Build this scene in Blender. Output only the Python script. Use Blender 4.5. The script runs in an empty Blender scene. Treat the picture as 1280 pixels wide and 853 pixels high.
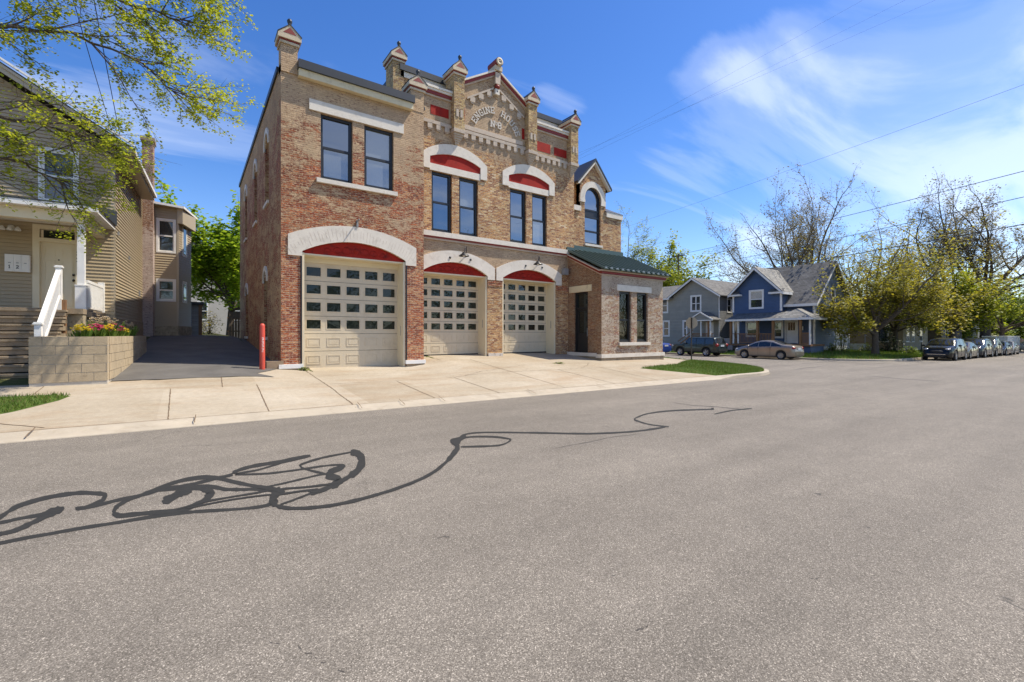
import bpy, bmesh, math, random
from mathutils import Vector, Matrix
from mathutils.geometry import tessellate_polygon
random.seed(7)
R = random.Random(11)
SC = bpy.context.scene
COL = SC.collection
PI = math.pi
OFF = {}          # world offset of each thing's Empty, so that parts can be written in world metres

# ------------------------------------------------------------------ object helpers
def thing(name, label, cat, loc=(0, 0, 0), rotz=0.0, group=None, local=False):
    o = bpy.data.objects.new(name, None)
    o.empty_display_size = 0.3
    COL.objects.link(o)
    o.location = loc
    o.rotation_euler = (0, 0, rotz)
    o['label'] = label
    o['category'] = cat
    if group:
        o['group'] = group
    OFF[o.name] = Vector((0, 0, 0)) if local else Vector(loc)
    return o

def tag(o, label, cat, group=None, kind=None):
    o['label'] = label
    o['category'] = cat
    if group:
        o['group'] = group
    if kind:
        o['kind'] = kind
    return o

class MB:
    """collects shapes; build() links them as one mesh object"""
    def __init__(s):
        s.v = []; s.f = []; s.m = []; s.cur = 0; s.sm = []; s.smooth = False
    def face(s, pts, hint=None):
        pts = [Vector(p) for p in pts]
        if hint is not None:
            n = Vector((0, 0, 0))
            for i in range(len(pts)):
                a = pts[i]; b = pts[(i + 1) % len(pts)]
                n += a.cross(b)
            if n.dot(Vector(hint)) < 0:
                pts.reverse()
        i = len(s.v)
        s.v += [tuple(p) for p in pts]
        s.f.append(tuple(range(i, i + len(pts))))
        s.m.append(s.cur); s.sm.append(s.smooth)
    def grid(s, rows, closed=False):
        """rows: list of equally long point lists"""
        i = len(s.v); n = len(rows[0])
        for r in rows:
            s.v += [tuple(p) for p in r]
        for a in range(len(rows) - 1):
            for b in range(n if closed else n - 1):
                c = (b + 1) % n
                s.f.append((i + a * n + b, i + a * n + c, i + (a + 1) * n + c, i + (a + 1) * n + b))
                s.m.append(s.cur); s.sm.append(s.smooth)
    def box(s, x0, x1, y0, y1, z0, z1):
        if x1 < x0: x0, x1 = x1, x0
        if y1 < y0: y0, y1 = y1, y0
        if z1 < z0: z0, z1 = z1, z0
        i = len(s.v)
        s.v += [(x0, y0, z0), (x1, y0, z0), (x1, y1, z0), (x0, y1, z0),
                (x0, y0, z1), (x1, y0, z1), (x1, y1, z1), (x0, y1, z1)]
        for f in ((3, 2, 1, 0), (4, 5, 6, 7), (0, 1, 5, 4), (1, 2, 6, 5), (2, 3, 7, 6), (3, 0, 4, 7)):
            s.f.append(tuple(i + k for k in f)); s.m.append(s.cur); s.sm.append(False)
    def obox(s, c, ax, ay, az, hx, hy, hz):
        """oriented box: centre, unit axes, half sizes"""
        c = Vector(c); ax = Vector(ax) * hx; ay = Vector(ay) * hy; az = Vector(az) * hz
        i = len(s.v)
        for sz in (-1, 1):
            for sx, sy in ((-1, -1), (1, -1), (1, 1), (-1, 1)):
                s.v.append(tuple(c + ax * sx + ay * sy + az * sz))
        for f in ((3, 2, 1, 0), (4, 5, 6, 7), (0, 1, 5, 4), (1, 2, 6, 5), (2, 3, 7, 6), (3, 0, 4, 7)):
            s.f.append(tuple(i + k for k in f)); s.m.append(s.cur); s.sm.append(False)
    def bar(s, p0, p1, w, h, up=(0, 0, 1)):
        p0 = Vector(p0); p1 = Vector(p1); d = p1 - p0; L = d.length; d.normalize()
        side = d.cross(Vector(up)).normalized(); u = side.cross(d)
        s.obox((p0 + p1) / 2, d, side, u, L / 2, w / 2, h / 2)
    def tube(s, pts, rad, n=6, cap=True):
        pts = [Vector(p) for p in pts]
        if not isinstance(rad, (list, tuple)): rad = [rad] * len(pts)
        rows = []; ref = None
        for k, p in enumerate(pts):
            d = pts[min(k + 1, len(pts) - 1)] - pts[max(k - 1, 0)]
            if d.length < 1e-9: d = Vector((0, 0, 1))
            d.normalize()
            if ref is None:
                ref = Vector((1, 0, 0)) if abs(d.x) < .8 else Vector((0, 1, 0))
            a = d.cross(ref)
            if a.length < 1e-4: a = d.cross(Vector((0.3, 0.7, 0.5)))
            a.normalize(); b = d.cross(a); ref = b.cross(d) if False else ref
            rows.append([p + (a * math.cos(2 * PI * j / n) + b * math.sin(2 * PI * j / n)) * rad[k] for j in range(n)])
        o = s.smooth; s.smooth = True
        s.grid(rows, True)
        s.smooth = o
        if cap:
            s.face(list(reversed(rows[0]))); s.face(rows[-1])
    def lathe(s, c, prof, n=16, axis=(0, 0, 1)):
        """prof: list of (radius, height along axis)"""
        c = Vector(c); ax = Vector(axis).normalized()
        a = ax.cross(Vector((1, 0, 0)) if abs(ax.x) < .8 else Vector((0, 1, 0))).normalized(); b = ax.cross(a)
        rows = [[c + ax * h + (a * math.cos(2 * PI * j / n) + b * math.sin(2 * PI * j / n)) * r for j in range(n)] for r, h in prof]
        o = s.smooth; s.smooth = True
        s.grid(rows, True)
        s.smooth = o
    def ellipsoid(s, c, rx, ry, rz, n=10, m=6):
        rows = []
        for i in range(m + 1):
            t = -PI / 2 + PI * i / m
            rows.append([(c[0] + rx * math.cos(t) * math.cos(2 * PI * j / n), c[1] + ry * math.cos(t) * math.sin(2 * PI * j / n), c[2] + rz * math.sin(t)) for j in range(n)])
        o = s.smooth; s.smooth = True; s.grid(rows, True); s.smooth = o
    # planar things in a wall frame -------------------------------------------------
    def prism(s, fr, outline, d0, d1, caps=(True, False)):
        """outline [(s,z)] in frame fr, extruded from depth d0 (back) to d1 (front, outward)"""
        tri = tessellate_polygon([[Vector((a, b, 0)) for a, b in outline]])
        for d, on, sg in ((d1, caps[0], 1), (d0, caps[1], -1)):
            if on:
                for t in tri:
                    s.face([fr.p(outline[k][0], outline[k][1], d) for k in t], fr.n * sg)
        area = sum(outline[i][0] * outline[(i + 1) % len(outline)][1] - outline[(i + 1) % len(outline)][0] * outline[i][1] for i in range(len(outline)))
        sg = 1 if area > 0 else -1
        for i in range(len(outline)):
            a = outline[i]; b = outline[(i + 1) % len(outline)]
            nn = fr.sv * ((b[1] - a[1]) * sg) + Vector((0, 0, 1)) * (-(b[0] - a[0]) * sg)
            s.face([fr.p(a[0], a[1], d0), fr.p(b[0], b[1], d0), fr.p(b[0], b[1], d1), fr.p(a[0], a[1], d1)], nn)
    def wall(s, fr, outer, holes, reveal, thick=0.0):
        polys = [[Vector((a, b, 0)) for a, b in outer]] + [[Vector((a, b, 0)) for a, b in h] for h in holes]
        flat = [p for q in polys for p in q]
        for t in tessellate_polygon(polys):
            s.face([fr.p(flat[k].x, flat[k].y, 0) for k in t], fr.n)
        for h in holes:
            cs = sum(p[0] for p in h) / len(h); cz = sum(p[1] for p in h) / len(h)
            for i in range(len(h)):
                a = h[i]; b = h[(i + 1) % len(h)]
                mid = ((a[0] + b[0]) / 2, (a[1] + b[1]) / 2)
                nn = fr.sv * (cs - mid[0]) + Vector((0, 0, 1)) * (cz - mid[1])
                s.face([fr.p(a[0], a[1], 0), fr.p(b[0], b[1], 0), fr.p(b[0], b[1], -reveal), fr.p(a[0], a[1], -reveal)], nn)
        if thick:
            for i in range(len(outer)):
                a = outer[i]; b = outer[(i + 1) % len(outer)]
                s.face([fr.p(a[0], a[1], 0), fr.p(b[0], b[1], 0), fr.p(b[0], b[1], -thick), fr.p(a[0], a[1], -thick)])
    def fbox(s, fr, s0, s1, z0, z1, d0, d1):
        """box in a wall frame, from depth d0 to d1 (outward positive)"""
        s.obox(fr.p((s0 + s1) / 2, (z0 + z1) / 2, (d0 + d1) / 2), fr.sv, fr.n, (0, 0, 1), abs(s1 - s0) / 2, abs(d1 - d0) / 2, abs(z1 - z0) / 2)
    def build(s, name, mats, parent=None, uv=True):
        me = bpy.data.meshes.new(name)
        off = OFF.get(parent.name, Vector((0, 0, 0))) if parent else Vector((0, 0, 0))
        me.from_pydata([(a - off.x, b - off.y, c - off.z) for a, b, c in s.v], [], s.f)
        if not isinstance(mats, (list, tuple)): mats = [mats]
        for m in mats: me.materials.append(m)
        me.polygons.foreach_set('material_index', s.m)
        me.polygons.foreach_set('use_smooth', s.sm)
        if uv and s.f:
            L = me.uv_layers.new(name='UVMap')
            buf = [0.0] * (2 * len(me.loops)); k = 0
            for f in s.f:
                n = Vector((0, 0, 0)); p0 = Vector(s.v[f[0]])
                for j in range(1, len(f) - 1):
                    n += (Vector(s.v[f[j]]) - p0).cross(Vector(s.v[f[j + 1]]) - p0)
                ax, ay, az = abs(n.x), abs(n.y), abs(n.z)
                for j in f:
                    v = s.v[j]
                    if ay >= ax and ay >= az * .5: u = (v[0], v[2])
                    elif ax >= az * .5: u = (v[1] + 3.3, v[2])
                    else: u = (v[0], v[1])
                    buf[k] = u[0]; buf[k + 1] = u[1]; k += 2
            L.data.foreach_set('uv', buf)
        me.update()
        o = bpy.data.objects.new(name, me)
        COL.objects.link(o)
        if parent:
            o.parent = parent
            OFF[o.name] = off
        return o

class Frame:
    """a vertical wall plane: s runs along the wall, z up, n points outward"""
    def __init__(f, o, sv, n):
        f.o = Vector(o); f.sv = Vector(sv).normalized(); f.n = Vector(n).normalized()
    def p(f, s, z, d=0.0):
        return f.o + f.sv * s + f.n * d + Vector((0, 0, z))
def FRONT(Y): return Frame((0, Y, 0), (1, 0, 0), (0, -1, 0))
def LEFT(X): return Frame((X, 0, 0), (0, 1, 0), (-1, 0, 0))
def RIGHT(X): return Frame((X, 0, 0), (0, 1, 0), (1, 0, 0))
def rect(a, b, c, d): return [(a, c), (b, c), (b, d), (a, d)]
def arc(x0, x1, zs, zc, n=16):
    """points of a segmental arch from x0 to x1, springing at zs, crown zc"""
    w = (x1 - x0) / 2; h = zc - zs; r = (w * w + h * h) / (2 * h); cx = (x0 + x1) / 2; cz = zc - r
    a0 = math.atan2(zs - cz, x0 - cx); a1 = math.atan2(zs - cz, x1 - cx)
    if a0 < 0: a0 += 2 * PI
    return [(cx + r * math.cos(a0 + (a1 - a0) * i / n), cz + r * math.sin(a0 + (a1 - a0) * i / n)) for i in range(n + 1)]
def interp(x, pts):
    if x <= pts[0][0]: return pts[0][1]
    for (a, b), (c, d) in zip(pts, pts[1:]):
        if x <= c: return b + (d - b) * (x - a) / (c - a)
    return pts[-1][1]

# ------------------------------------------------------------------ materials
def newmat(name):
    m = bpy.data.materials.new(name); m.use_nodes = True
    nt = m.node_tree; b = nt.nodes['Principled BSDF']
    return m, nt, b
def N(nt, t, **kw):
    n = nt.nodes.new(t)
    for k, v in kw.items():
        if k in n.inputs: n.inputs[k].default_value = v
        else: setattr(n, k, v)
    return n
def math_(nt, op, a, b=None, clamp=False):
    n = nt.nodes.new('ShaderNodeMath'); n.operation = op; n.use_clamp = clamp
    for i, x in enumerate((a, b)):
        if x is None: continue
        if isinstance(x, (int, float)): n.inputs[i].default_value = x
        else: nt.links.new(x, n.inputs[i])
    return n.outputs[0]
def mixc(nt, fac, a, b, mode='MIX'):
    n = nt.nodes.new('ShaderNodeMix'); n.data_type = 'RGBA'; n.blend_type = mode
    for sock, x in ((n.inputs[0], fac), (n.inputs[6], a), (n.inputs[7], b)):
        if isinstance(x, (int, float)): sock.default_value = x
        elif isinstance(x, tuple): sock.default_value = (x[0], x[1], x[2], 1)
        else: nt.links.new(x, sock)
    return n.outputs[2]
def ramp(nt, fac, stops, interp_='LINEAR'):
    n = nt.nodes.new('ShaderNodeValToRGB'); cr = n.color_ramp; cr.interpolation = interp_
    while len(cr.elements) < len(stops): cr.elements.new(0.5)
    for e, (p, c) in zip(cr.elements, stops):
        e.position = p
        e.color = (c[0], c[1], c[2], 1) if isinstance(c, tuple) else (c, c, c, 1)
    nt.links.new(fac, n.inputs[0])
    return n.outputs[0]
def noise(nt, vec, scale, detail=4, rough=.6, dist=0.0):
    n = N(nt, 'ShaderNodeTexNoise'); n.inputs['Scale'].default_value = scale; n.inputs['Detail'].default_value = detail
    n.inputs['Roughness'].default_value = rough; n.inputs['Distortion'].default_value = dist
    if vec is not None: nt.links.new(vec, n.inputs['Vector'])
    return n.outputs['Fac']
def mapping(nt, vec, scale=(1, 1, 1), loc=(0, 0, 0)):
    n = N(nt, 'ShaderNodeMapping'); n.inputs['Scale'].default_value = scale; n.inputs['Location'].default_value = loc
    nt.links.new(vec, n.inputs['Vector']); return n.outputs[0]
def bump(nt, b, h, strength=.4, dist=.01):
    n = N(nt, 'ShaderNodeBump'); n.inputs['Strength'].default_value = strength; n.inputs['Distance'].default_value = dist
    nt.links.new(h, n.inputs['Height']); nt.links.new(n.outputs[0], b.inputs['Normal'])
def OBJ(nt): return N(nt, 'ShaderNodeTexCoord').outputs['Object']
def UVC(nt): return N(nt, 'ShaderNodeTexCoord').outputs['UV']

def simple(name, col, rough=.6, var=.12, scale=3.0, bumpk=0.0, bscale=60, metal=0.0, spec=.5, dirt=None, dirtamt=.5):
    m, nt, b = newmat(name)
    v = OBJ(nt)
    f = noise(nt, v, scale, 6, .65)
    k = ramp(nt, f, [(.25, 1 - var), (.75, 1 + var)])
    c = mixc(nt, 1.0, col, k, 'MULTIPLY')
    if dirt:
        d = noise(nt, v, scale * 1.7 + .37, 8, .7, .4)
        c = mixc(nt, math_(nt, 'MULTIPLY', ramp(nt, d, [(.52, 0.), (.66, 1.)]), dirtamt), c, dirt)
    nt.links.new(c, b.inputs['Base Color'])
    b.inputs['Roughness'].default_value = rough; b.inputs['Metallic'].default_value = metal
    b.inputs['Specular IOR Level'].default_value = spec
    if bumpk: bump(nt, b, noise(nt, v, bscale, 4, .6), bumpk, .01)
    return m

def brick_mat(name, cols, paint, cov, seed, mortar=(.42, .37, .31), zprof=None, paint2=None, sx=1.0, dark=(.13, .05, .035), darkamt=.5, soft=.022, pscale=1.0, fleck=.85):
    """old brick under peeling paint. cov: how much paint is left (0..1); zprof: [(z, extra cover)]"""
    m, nt, b = newmat(name)
    uv = mapping(nt, UVC(nt), (1, 1, 1), (seed * 3.17, 0, 0))
    warp = N(nt, 'ShaderNodeTexNoise'); warp.inputs['Scale'].default_value = 7; nt.links.new(uv, warp.inputs['Vector'])
    off = N(nt, 'ShaderNodeVectorMath', operation='SCALE'); off.inputs['Scale'].default_value = .012
    nt.links.new(warp.outputs['Color'], off.inputs[0])
    add = N(nt, 'ShaderNodeVectorMath', operation='ADD'); nt.links.new(uv, add.inputs[0]); nt.links.new(off.outputs[0], add.inputs[1])
    br = N(nt, 'ShaderNodeTexBrick'); nt.links.new(add.outputs[0], br.inputs['Vector'])
    br.inputs['Color1'].default_value = (0, 0, 0, 1); br.inputs['Color2'].default_value = (1, 1, 1, 1); br.inputs['Mortar'].default_value = (.5, .5, .5, 1)
    br.inputs['Scale'].default_value = 1; br.inputs['Brick Width'].default_value = .20; br.inputs['Row Height'].default_value = .068
    br.inputs['Mortar Size'].default_value = .008; br.inputs['Mortar Smooth'].default_value = .3
    n = len(cols)
    rnd = br.outputs['Color']; mort = br.outputs['Fac']
    bc = ramp(nt, rnd, [(i / max(1, n - 1) * .92 + .04, c) for i, c in enumerate(cols)], 'CONSTANT' if n > 3 else 'LINEAR')
    mean = tuple(sum(c[i] for c in cols) / n for i in range(3))
    bc = mixc(nt, .12, bc, mean)
    big = noise(nt, uv, .45, 5, .6)
    bc = mixc(nt, 1.0, bc, ramp(nt, big, [(.3, .72), (.7, 1.2)]), 'MULTIPLY')
    fine = noise(nt, mapping(nt, uv, (22, 50, 1)), 1.0, 5, .7)
    bc = mixc(nt, 1.0, bc, ramp(nt, fine, [(.28, .42), (.5, 1.0), (.72, 1.6)]), 'MULTIPLY')
    bc = mixc(nt, math_(nt, 'MULTIPLY', mort, .75), bc, mortar)
    # paint mask
    uvs = mapping(nt, uv, (pscale, pscale * 1.7, 1), (seed, seed * .7, 0))
    a = noise(nt, uvs, 1.5, 11, .74, .35)
    c2 = noise(nt, mapping(nt, uv, (8, 24, 1)), 1.0, 6, .8)
    q = math_(nt, 'ADD', math_(nt, 'MULTIPLY', a, .72), math_(nt, 'MULTIPLY', c2, .28))
    q = math_(nt, 'ADD', q, math_(nt, 'MULTIPLY', rnd, .06))
    q = math_(nt, 'ADD', q, math_(nt, 'MULTIPLY', mort, .05))
    if zprof:
        sep = N(nt, 'ShaderNodeSeparateXYZ'); nt.links.new(uv, sep.inputs[0])
        zz = math_(nt, 'DIVIDE', sep.outputs['Y'], 14.0, True)
        zr = ramp(nt, zz, [(max(0, min(1, z / 14.0)), .5 + e) for z, e in zprof])
        q = math_(nt, 'ADD', q, math_(nt, 'SUBTRACT', zr, .5))
    th = 1.012 - cov
    mask = ramp(nt, math_(nt, 'MULTIPLY', q, .5), [(max(0, (th - soft) * .5), 0.), (min(1, (th + soft) * .5), 1.)])
    pv = noise(nt, uv, .9, 6, .65)
    pc = mixc(nt, ramp(nt, pv, [(.35, 0.), (.65, 1.)]), paint, paint2 or tuple(x * .8 for x in paint))
    pc = mixc(nt, 1.0, pc, ramp(nt, rnd, [(0, .88), (1, 1.08)]), 'MULTIPLY')
    pc = mixc(nt, 1.0, pc, ramp(nt, fine, [(.3, .80), (.7, 1.16)]), 'MULTIPLY')
    pc = mixc(nt, math_(nt, 'MULTIPLY', mort, .35), pc, tuple(x * .7 for x in paint))
    dk = noise(nt, mapping(nt, uv, (1.6, 2.6, 1), (seed * 1.9, 4, 0)), 1.5, 9, .75, .5)
    dm = ramp(nt, dk, [(.56, 0.), (.61, 1.)])
    bc = mixc(nt, math_(nt, 'MULTIPLY', dm, darkamt), bc, dark)
    rim = ramp(nt, math_(nt, 'MULTIPLY', q, .5), [((th - .055) * .5, 0.), ((th - .018) * .5, 1.), ((th + .004) * .5, 0.)])
    bc = mixc(nt, math_(nt, 'MULTIPLY', rim, .8), bc, dark)
    grime = noise(nt, mapping(nt, uv, (2.2, .35, 1), (seed, 2, 0)), 1.0, 6, .65)
    pc = mixc(nt, ramp(nt, grime, [(.48, 0.), (.72, .42)]), pc, tuple(x * .55 for x in paint))
    fl = noise(nt, mapping(nt, uv, (9, 27, 1), (seed * 2.3, 1, 0)), 1.0, 5, .75)
    bc = mixc(nt, ramp(nt, fl, [(.545, 0.), (.585, .8)]), bc, (min(.75, paint[0] * 1.22), min(.7, paint[1] * 1.22), min(.6, paint[2] * 1.22)))
    col = mixc(nt, mask, bc, pc)
    df = noise(nt, mapping(nt, uv, (8, 25, 1), (seed * 5.1, 7, 0)), 1.0, 6, .8)
    dz = noise(nt, uv, .8, 4, .6)
    dfm = math_(nt, 'MULTIPLY', ramp(nt, math_(nt, 'ADD', df, math_(nt, 'MULTIPLY', dz, .25)), [(.682, 0.), (.720, 1.)]), fleck)
    col = mixc(nt, dfm, col, dark)
    nt.links.new(col, b.inputs['Base Color'])
    b.inputs['Roughness'].default_value = .88; b.inputs['Specular IOR Level'].default_value = .25
    h = math_(nt, 'ADD', math_(nt, 'MULTIPLY', mort, -.8), math_(nt, 'MULTIPLY', fine, .5))
    h = math_(nt, 'ADD', h, math_(nt, 'MULTIPLY', mask, .25))
    h = math_(nt, 'ADD', h, math_(nt, 'MULTIPLY', rnd, .35))
    bump(nt, b, h, 1.0, .016)
    return m

def lap_mat(name, col, pitch=.12, rough=.55, var=.08):
    """clapboard siding for the farther houses: boards as relief"""
    m, nt, b = newmat(name)
    uv = UVC(nt)
    sep = N(nt, 'ShaderNodeSeparateXYZ'); nt.links.new(uv, sep.inputs[0])
    fr = math_(nt, 'FRACT', math_(nt, 'DIVIDE', sep.outputs['Y'], pitch))
    h = ramp(nt, fr, [(0, 0.), (.06, 1.), (1, .12)])
    row = math_(nt, 'FLOOR', math_(nt, 'DIVIDE', sep.outputs['Y'], pitch))
    wn = N(nt, 'ShaderNodeTexWhiteNoise'); wn.noise_dimensions = '1D'; nt.links.new(row, wn.inputs['W'])
    c = mixc(nt, 1.0, col, ramp(nt, wn.outputs['Value'], [(0, 1 - var), (1, 1 + var)]), 'MULTIPLY')
    c = mixc(nt, 1.0, c, ramp(nt, noise(nt, uv, 1.3, 6, .65), [(.3, .88), (.7, 1.08)]), 'MULTIPLY')
    nt.links.new(c, b.inputs['Base Color']); b.inputs['Roughness'].default_value = rough
    bump(nt, b, h, 1.0, .03)
    return m

def shingle_mat(name, col, var=.2):
    m, nt, b = newmat(name)
    v = OBJ(nt)
    br = N(nt, 'ShaderNodeTexBrick'); nt.links.new(UVC(nt), br.inputs['Vector'])
    br.inputs['Color1'].default_value = (.7, .7, .7, 1); br.inputs['Color2'].default_value = (1.2, 1.2, 1.2, 1); br.inputs['Mortar'].default_value = (.45, .45, .45, 1)
    br.inputs['Scale'].default_value = 1; br.inputs['Brick Width'].default_value = .3; br.inputs['Row Height'].default_value = .13; br.inputs['Mortar Size'].default_value = .01
    c = mixc(nt, 1.0, col, br.outputs['Color'], 'MULTIPLY')
    c = mixc(nt, 1.0, c, ramp(nt, noise(nt, v, 1.2, 7, .7), [(.3, 1 - var), (.7, 1 + var)]), 'MULTIPLY')
    nt.links.new(c, b.inputs['Base Color']); b.inputs['Roughness'].default_value = .9
    bump(nt, b, br.outputs['Fac'], .3, .01)
    return m

def glass_mat(name, col=(.012, .016, .022), refl=.30, rough=.015, fk=.45):
    """a window seen from outside: dark room behind, mirror-like front"""
    m, nt, b = newmat(name)
    out = nt.nodes['Material Output']
    b.inputs['Base Color'].default_value = (*col, 1); b.inputs['Roughness'].default_value = .25; b.inputs['Specular IOR Level'].default_value = .1
    g = N(nt, 'ShaderNodeBsdfGlossy'); g.inputs['Roughness'].default_value = rough; g.inputs['Color'].default_value = (.92, .96, 1, 1)
    lw = N(nt, 'ShaderNodeLayerWeight'); lw.inputs['Blend'].default_value = .35
    f = math_(nt, 'ADD', math_(nt, 'MULTIPLY', lw.outputs['Facing'], fk), refl * .8, True)
    mx = N(nt, 'ShaderNodeMixShader'); nt.links.new(f, mx.inputs[0]); nt.links.new(b.outputs[0], mx.inputs[1]); nt.links.new(g.outputs[0], mx.inputs[2])
    nt.links.new(mx.outputs[0], out.inputs['Surface'])
    bm_ = N(nt, 'ShaderNodeBump'); bm_.inputs['Strength'].default_value = .12; bm_.inputs['Distance'].default_value = .01
    nt.links.new(noise(nt, OBJ(nt), 1.3, 2, .5), bm_.inputs['Height']); nt.links.new(bm_.outputs[0], g.inputs['Normal'])
    return m
def clear_glass(name, refl=.25, tint=(.75, .8, .8)):
    m, nt, b = newmat(name)
    out = nt.nodes['Material Output']; nt.nodes.remove(b)
    t = N(nt, 'ShaderNodeBsdfTransparent'); t.inputs['Color'].default_value = (*tint, 1)
    g = N(nt, 'ShaderNodeBsdfGlossy'); g.inputs['Roughness'].default_value = .02
    lw = N(nt, 'ShaderNodeLayerWeight'); lw.inputs['Blend'].default_value = .3
    f = math_(nt, 'ADD', math_(nt, 'MULTIPLY', lw.outputs['Facing'], .22), refl * .5, True)
    mx = N(nt, 'ShaderNodeMixShader'); nt.links.new(f, mx.inputs[0]); nt.links.new(t.outputs[0], mx.inputs[1]); nt.links.new(g.outputs[0], mx.inputs[2])
    nt.links.new(mx.outputs[0], out.inputs['Surface'])
    return m

def leaf_mat(name, c1, c2, trans=.35):
    m, nt, b = newmat(name)
    out = nt.nodes['Material Output']
    gi = N(nt, 'ShaderNodeNewGeometry').outputs['Random Per Island']
    c = mixc(nt, gi, c1, c2)
    nt.links.new(c, b.inputs['Base Color']); b.inputs['Roughness'].default_value = .55; b.inputs['Specular IOR Level'].default_value = .25
    t = N(nt, 'ShaderNodeBsdfTranslucent'); nt.links.new(mixc(nt, 1.0, c, (1.15, 1.1, .6), 'MULTIPLY'), t.inputs['Color'])
    mx = N(nt, 'ShaderNodeMixShader'); mx.inputs[0].default_value = trans
    nt.links.new(b.outputs[0], mx.inputs[1]); nt.links.new(t.outputs[0], mx.inputs[2]); nt.links.new(mx.outputs[0], out.inputs['Surface'])
    return m

M = {}
M['white'] = simple('white_paint', (.80, .78, .73), .55, .06, 2.5, .15, 40, dirt=(.5, .45, .38), dirtamt=.25)
M['stone'] = simple('painted_stone', (.70, .635, .535), .75, .10, 2.2, .5, 28, dirt=(.42, .36, .29), dirtamt=.35)
M['stone_old'] = simple('weathered_stone', (.62, .56, .48), .85, .16, 3.0, .6, 22, dirt=(.16, .12, .09), dirtamt=.6)
M['cream'] = simple('cream_paint', (.72, .63, .44), .5, .05, 1.5, .08, 30)
M['ochre'] = simple('cream_fascia', (.66, .56, .36), .6, .10, 1.4, .1, 20, dirt=(.36, .29, .17), dirtamt=.4)
M['dcream'] = simple('door_enamel', (.60, .51, .365), .45, .05, 1.0, .03, 60, dirt=(.40, .32, .2), dirtamt=.3)
M['red'] = simple('red_paint', (.33, .019, .010), .7, .22, 2.5, .3, 20, spec=.2, dirt=(.10, .015, .012), dirtamt=.6)
M['redtrim'] = simple('red_trim', (.22, .020, .010), .55, .10, 3.0, .1, 20)
M['black'] = simple('black_metal', (.016, .016, .017), .4, .1, 4)
M['gutter'] = simple('dark_gutter', (.028, .031, .036), .45, .1, 2)
M['tantrim'] = simple('tan_trim', (.52, .42, .32), .7, .10, 3.0, .2, 30, dirt=(.3, .2, .13), dirtamt=.4)
M['corbel'] = simple('pale_corbel_brick', (.49, .405, .315), .85, .16, 6.0, .5, 25, dirt=(.3, .22, .17), dirtamt=.4)
M['green'] = simple('green_metal', (.060, .098, .085), .42, .08, 2.0, .05, 30, metal=.0)
M['glass'] = glass_mat('window_glass', (.010,.014,.022), refl=.24)
M['glass_blind'] = glass_mat('blind_glass', (.15, .165, .17), refl=.20)  # pale pane colour: blinds, and a cloud reflection painted into an upper sash
M['oldwhite'] = simple('faded_letter_paint', (.60, .54, .46), .8, .15, 5)
M['gglass'] = glass_mat('door_glass', (.012, .016, .012), .03, fk=.22)
M['hglass'] = glass_mat('house_glass', (.03, .032, .034), .10, fk=.3)
M['clear'] = clear_glass('clear_glass', .06)
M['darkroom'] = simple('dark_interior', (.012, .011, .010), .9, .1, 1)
M['shutter'] = simple('wood_shutter', (.24, .13, .045), .6, .25, 2.5)
REDS = [(.25, .052, .022), (.42, .11, .038), (.50, .18, .068), (.32, .075, .032), (.56, .29, .14), (.15, .04, .024)]
TANS = [(.50, .255, .09), (.60, .36, .15), (.38, .165, .065), (.66, .46, .23), (.25, .09, .04), (.55, .29, .11), (.72, .56, .35)]
YELS = [(.55, .37, .14), (.64, .46, .20), (.42, .26, .10), (.58, .41, .20), (.30, .17, .08), (.66, .52, .30)]
M['b_left'] = brick_mat('brick_left_bay', REDS, (.60, .425, .255), .445, 1.3, pscale=.62, zprof=[(0, -.20), (3.9, -.20), (4.5, -.02), (7, 0), (8.6, .09), (9.4, .22), (14, .22)], paint2=(.50, .345, .22))
M['b_side'] = brick_mat('brick_side_wall', [(.36, .09, .04), (.42, .13, .055), (.28, .065, .03), (.46, .17, .08)], (.58, .375, .195), .475, 4.1, paint2=(.46, .28, .145), soft=.02, darkamt=.3, pscale=.62, zprof=[(0, -.0), (1.5, .02), (8.3, -.01), (9.6, .10), (14, .2)])
M['b_main'] = brick_mat('brick_main_front', TANS, (.60, .44, .275), .385, 7.7, pscale=.7, zprof=[(0, .0), (4.3, .0), (4.75, .22), (5.5, .22), (5.9, -.06), (8.4, -.03), (9.3, .06), (9.75, .20), (14, .12)], paint2=(.45, .32, .205))
M['cap'] = simple('cap_stone', (.56, .46, .32), .75, .14, 3.0, .4, 25, dirt=(.30, .22, .13), dirtamt=.5)
M['b_pil'] = brick_mat('brick_pilaster', YELS, (.48, .37, .23), .38, 2.9, zprof=[(0, 0), (9.9, 0), (14, .05)])
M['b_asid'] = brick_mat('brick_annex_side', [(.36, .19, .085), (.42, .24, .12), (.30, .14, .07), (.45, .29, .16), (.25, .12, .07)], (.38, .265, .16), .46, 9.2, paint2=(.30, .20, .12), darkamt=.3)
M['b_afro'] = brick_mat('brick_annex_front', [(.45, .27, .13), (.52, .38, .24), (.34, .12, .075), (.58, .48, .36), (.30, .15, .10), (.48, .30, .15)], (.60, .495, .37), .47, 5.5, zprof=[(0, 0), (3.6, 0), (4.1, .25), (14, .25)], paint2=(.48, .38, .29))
M['b_tower'] = brick_mat('brick_tower', TANS, (.46, .35, .22), .34, 6.1)
M['b_chim'] = brick_mat('brick_house_chimney', [(.28, .14, .08), (.36, .20, .12), (.24, .11, .07)], (.62, .52, .46), .47, 8.8, zprof=[(0, .2), (5.5, .2), (7.5, -.2), (14, -.3)], paint2=(.52, .41, .36))
M['asphalt_drive'] = simple('driveway_asphalt', (.115, .106, .094), .85, .3, 1.2, .6, 70)
M['block'] = simple('concrete_block', (.43, .34, .22), .9, .16, 1.8, .5, 30, dirt=(.22, .17, .11), dirtamt=.5)
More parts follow.
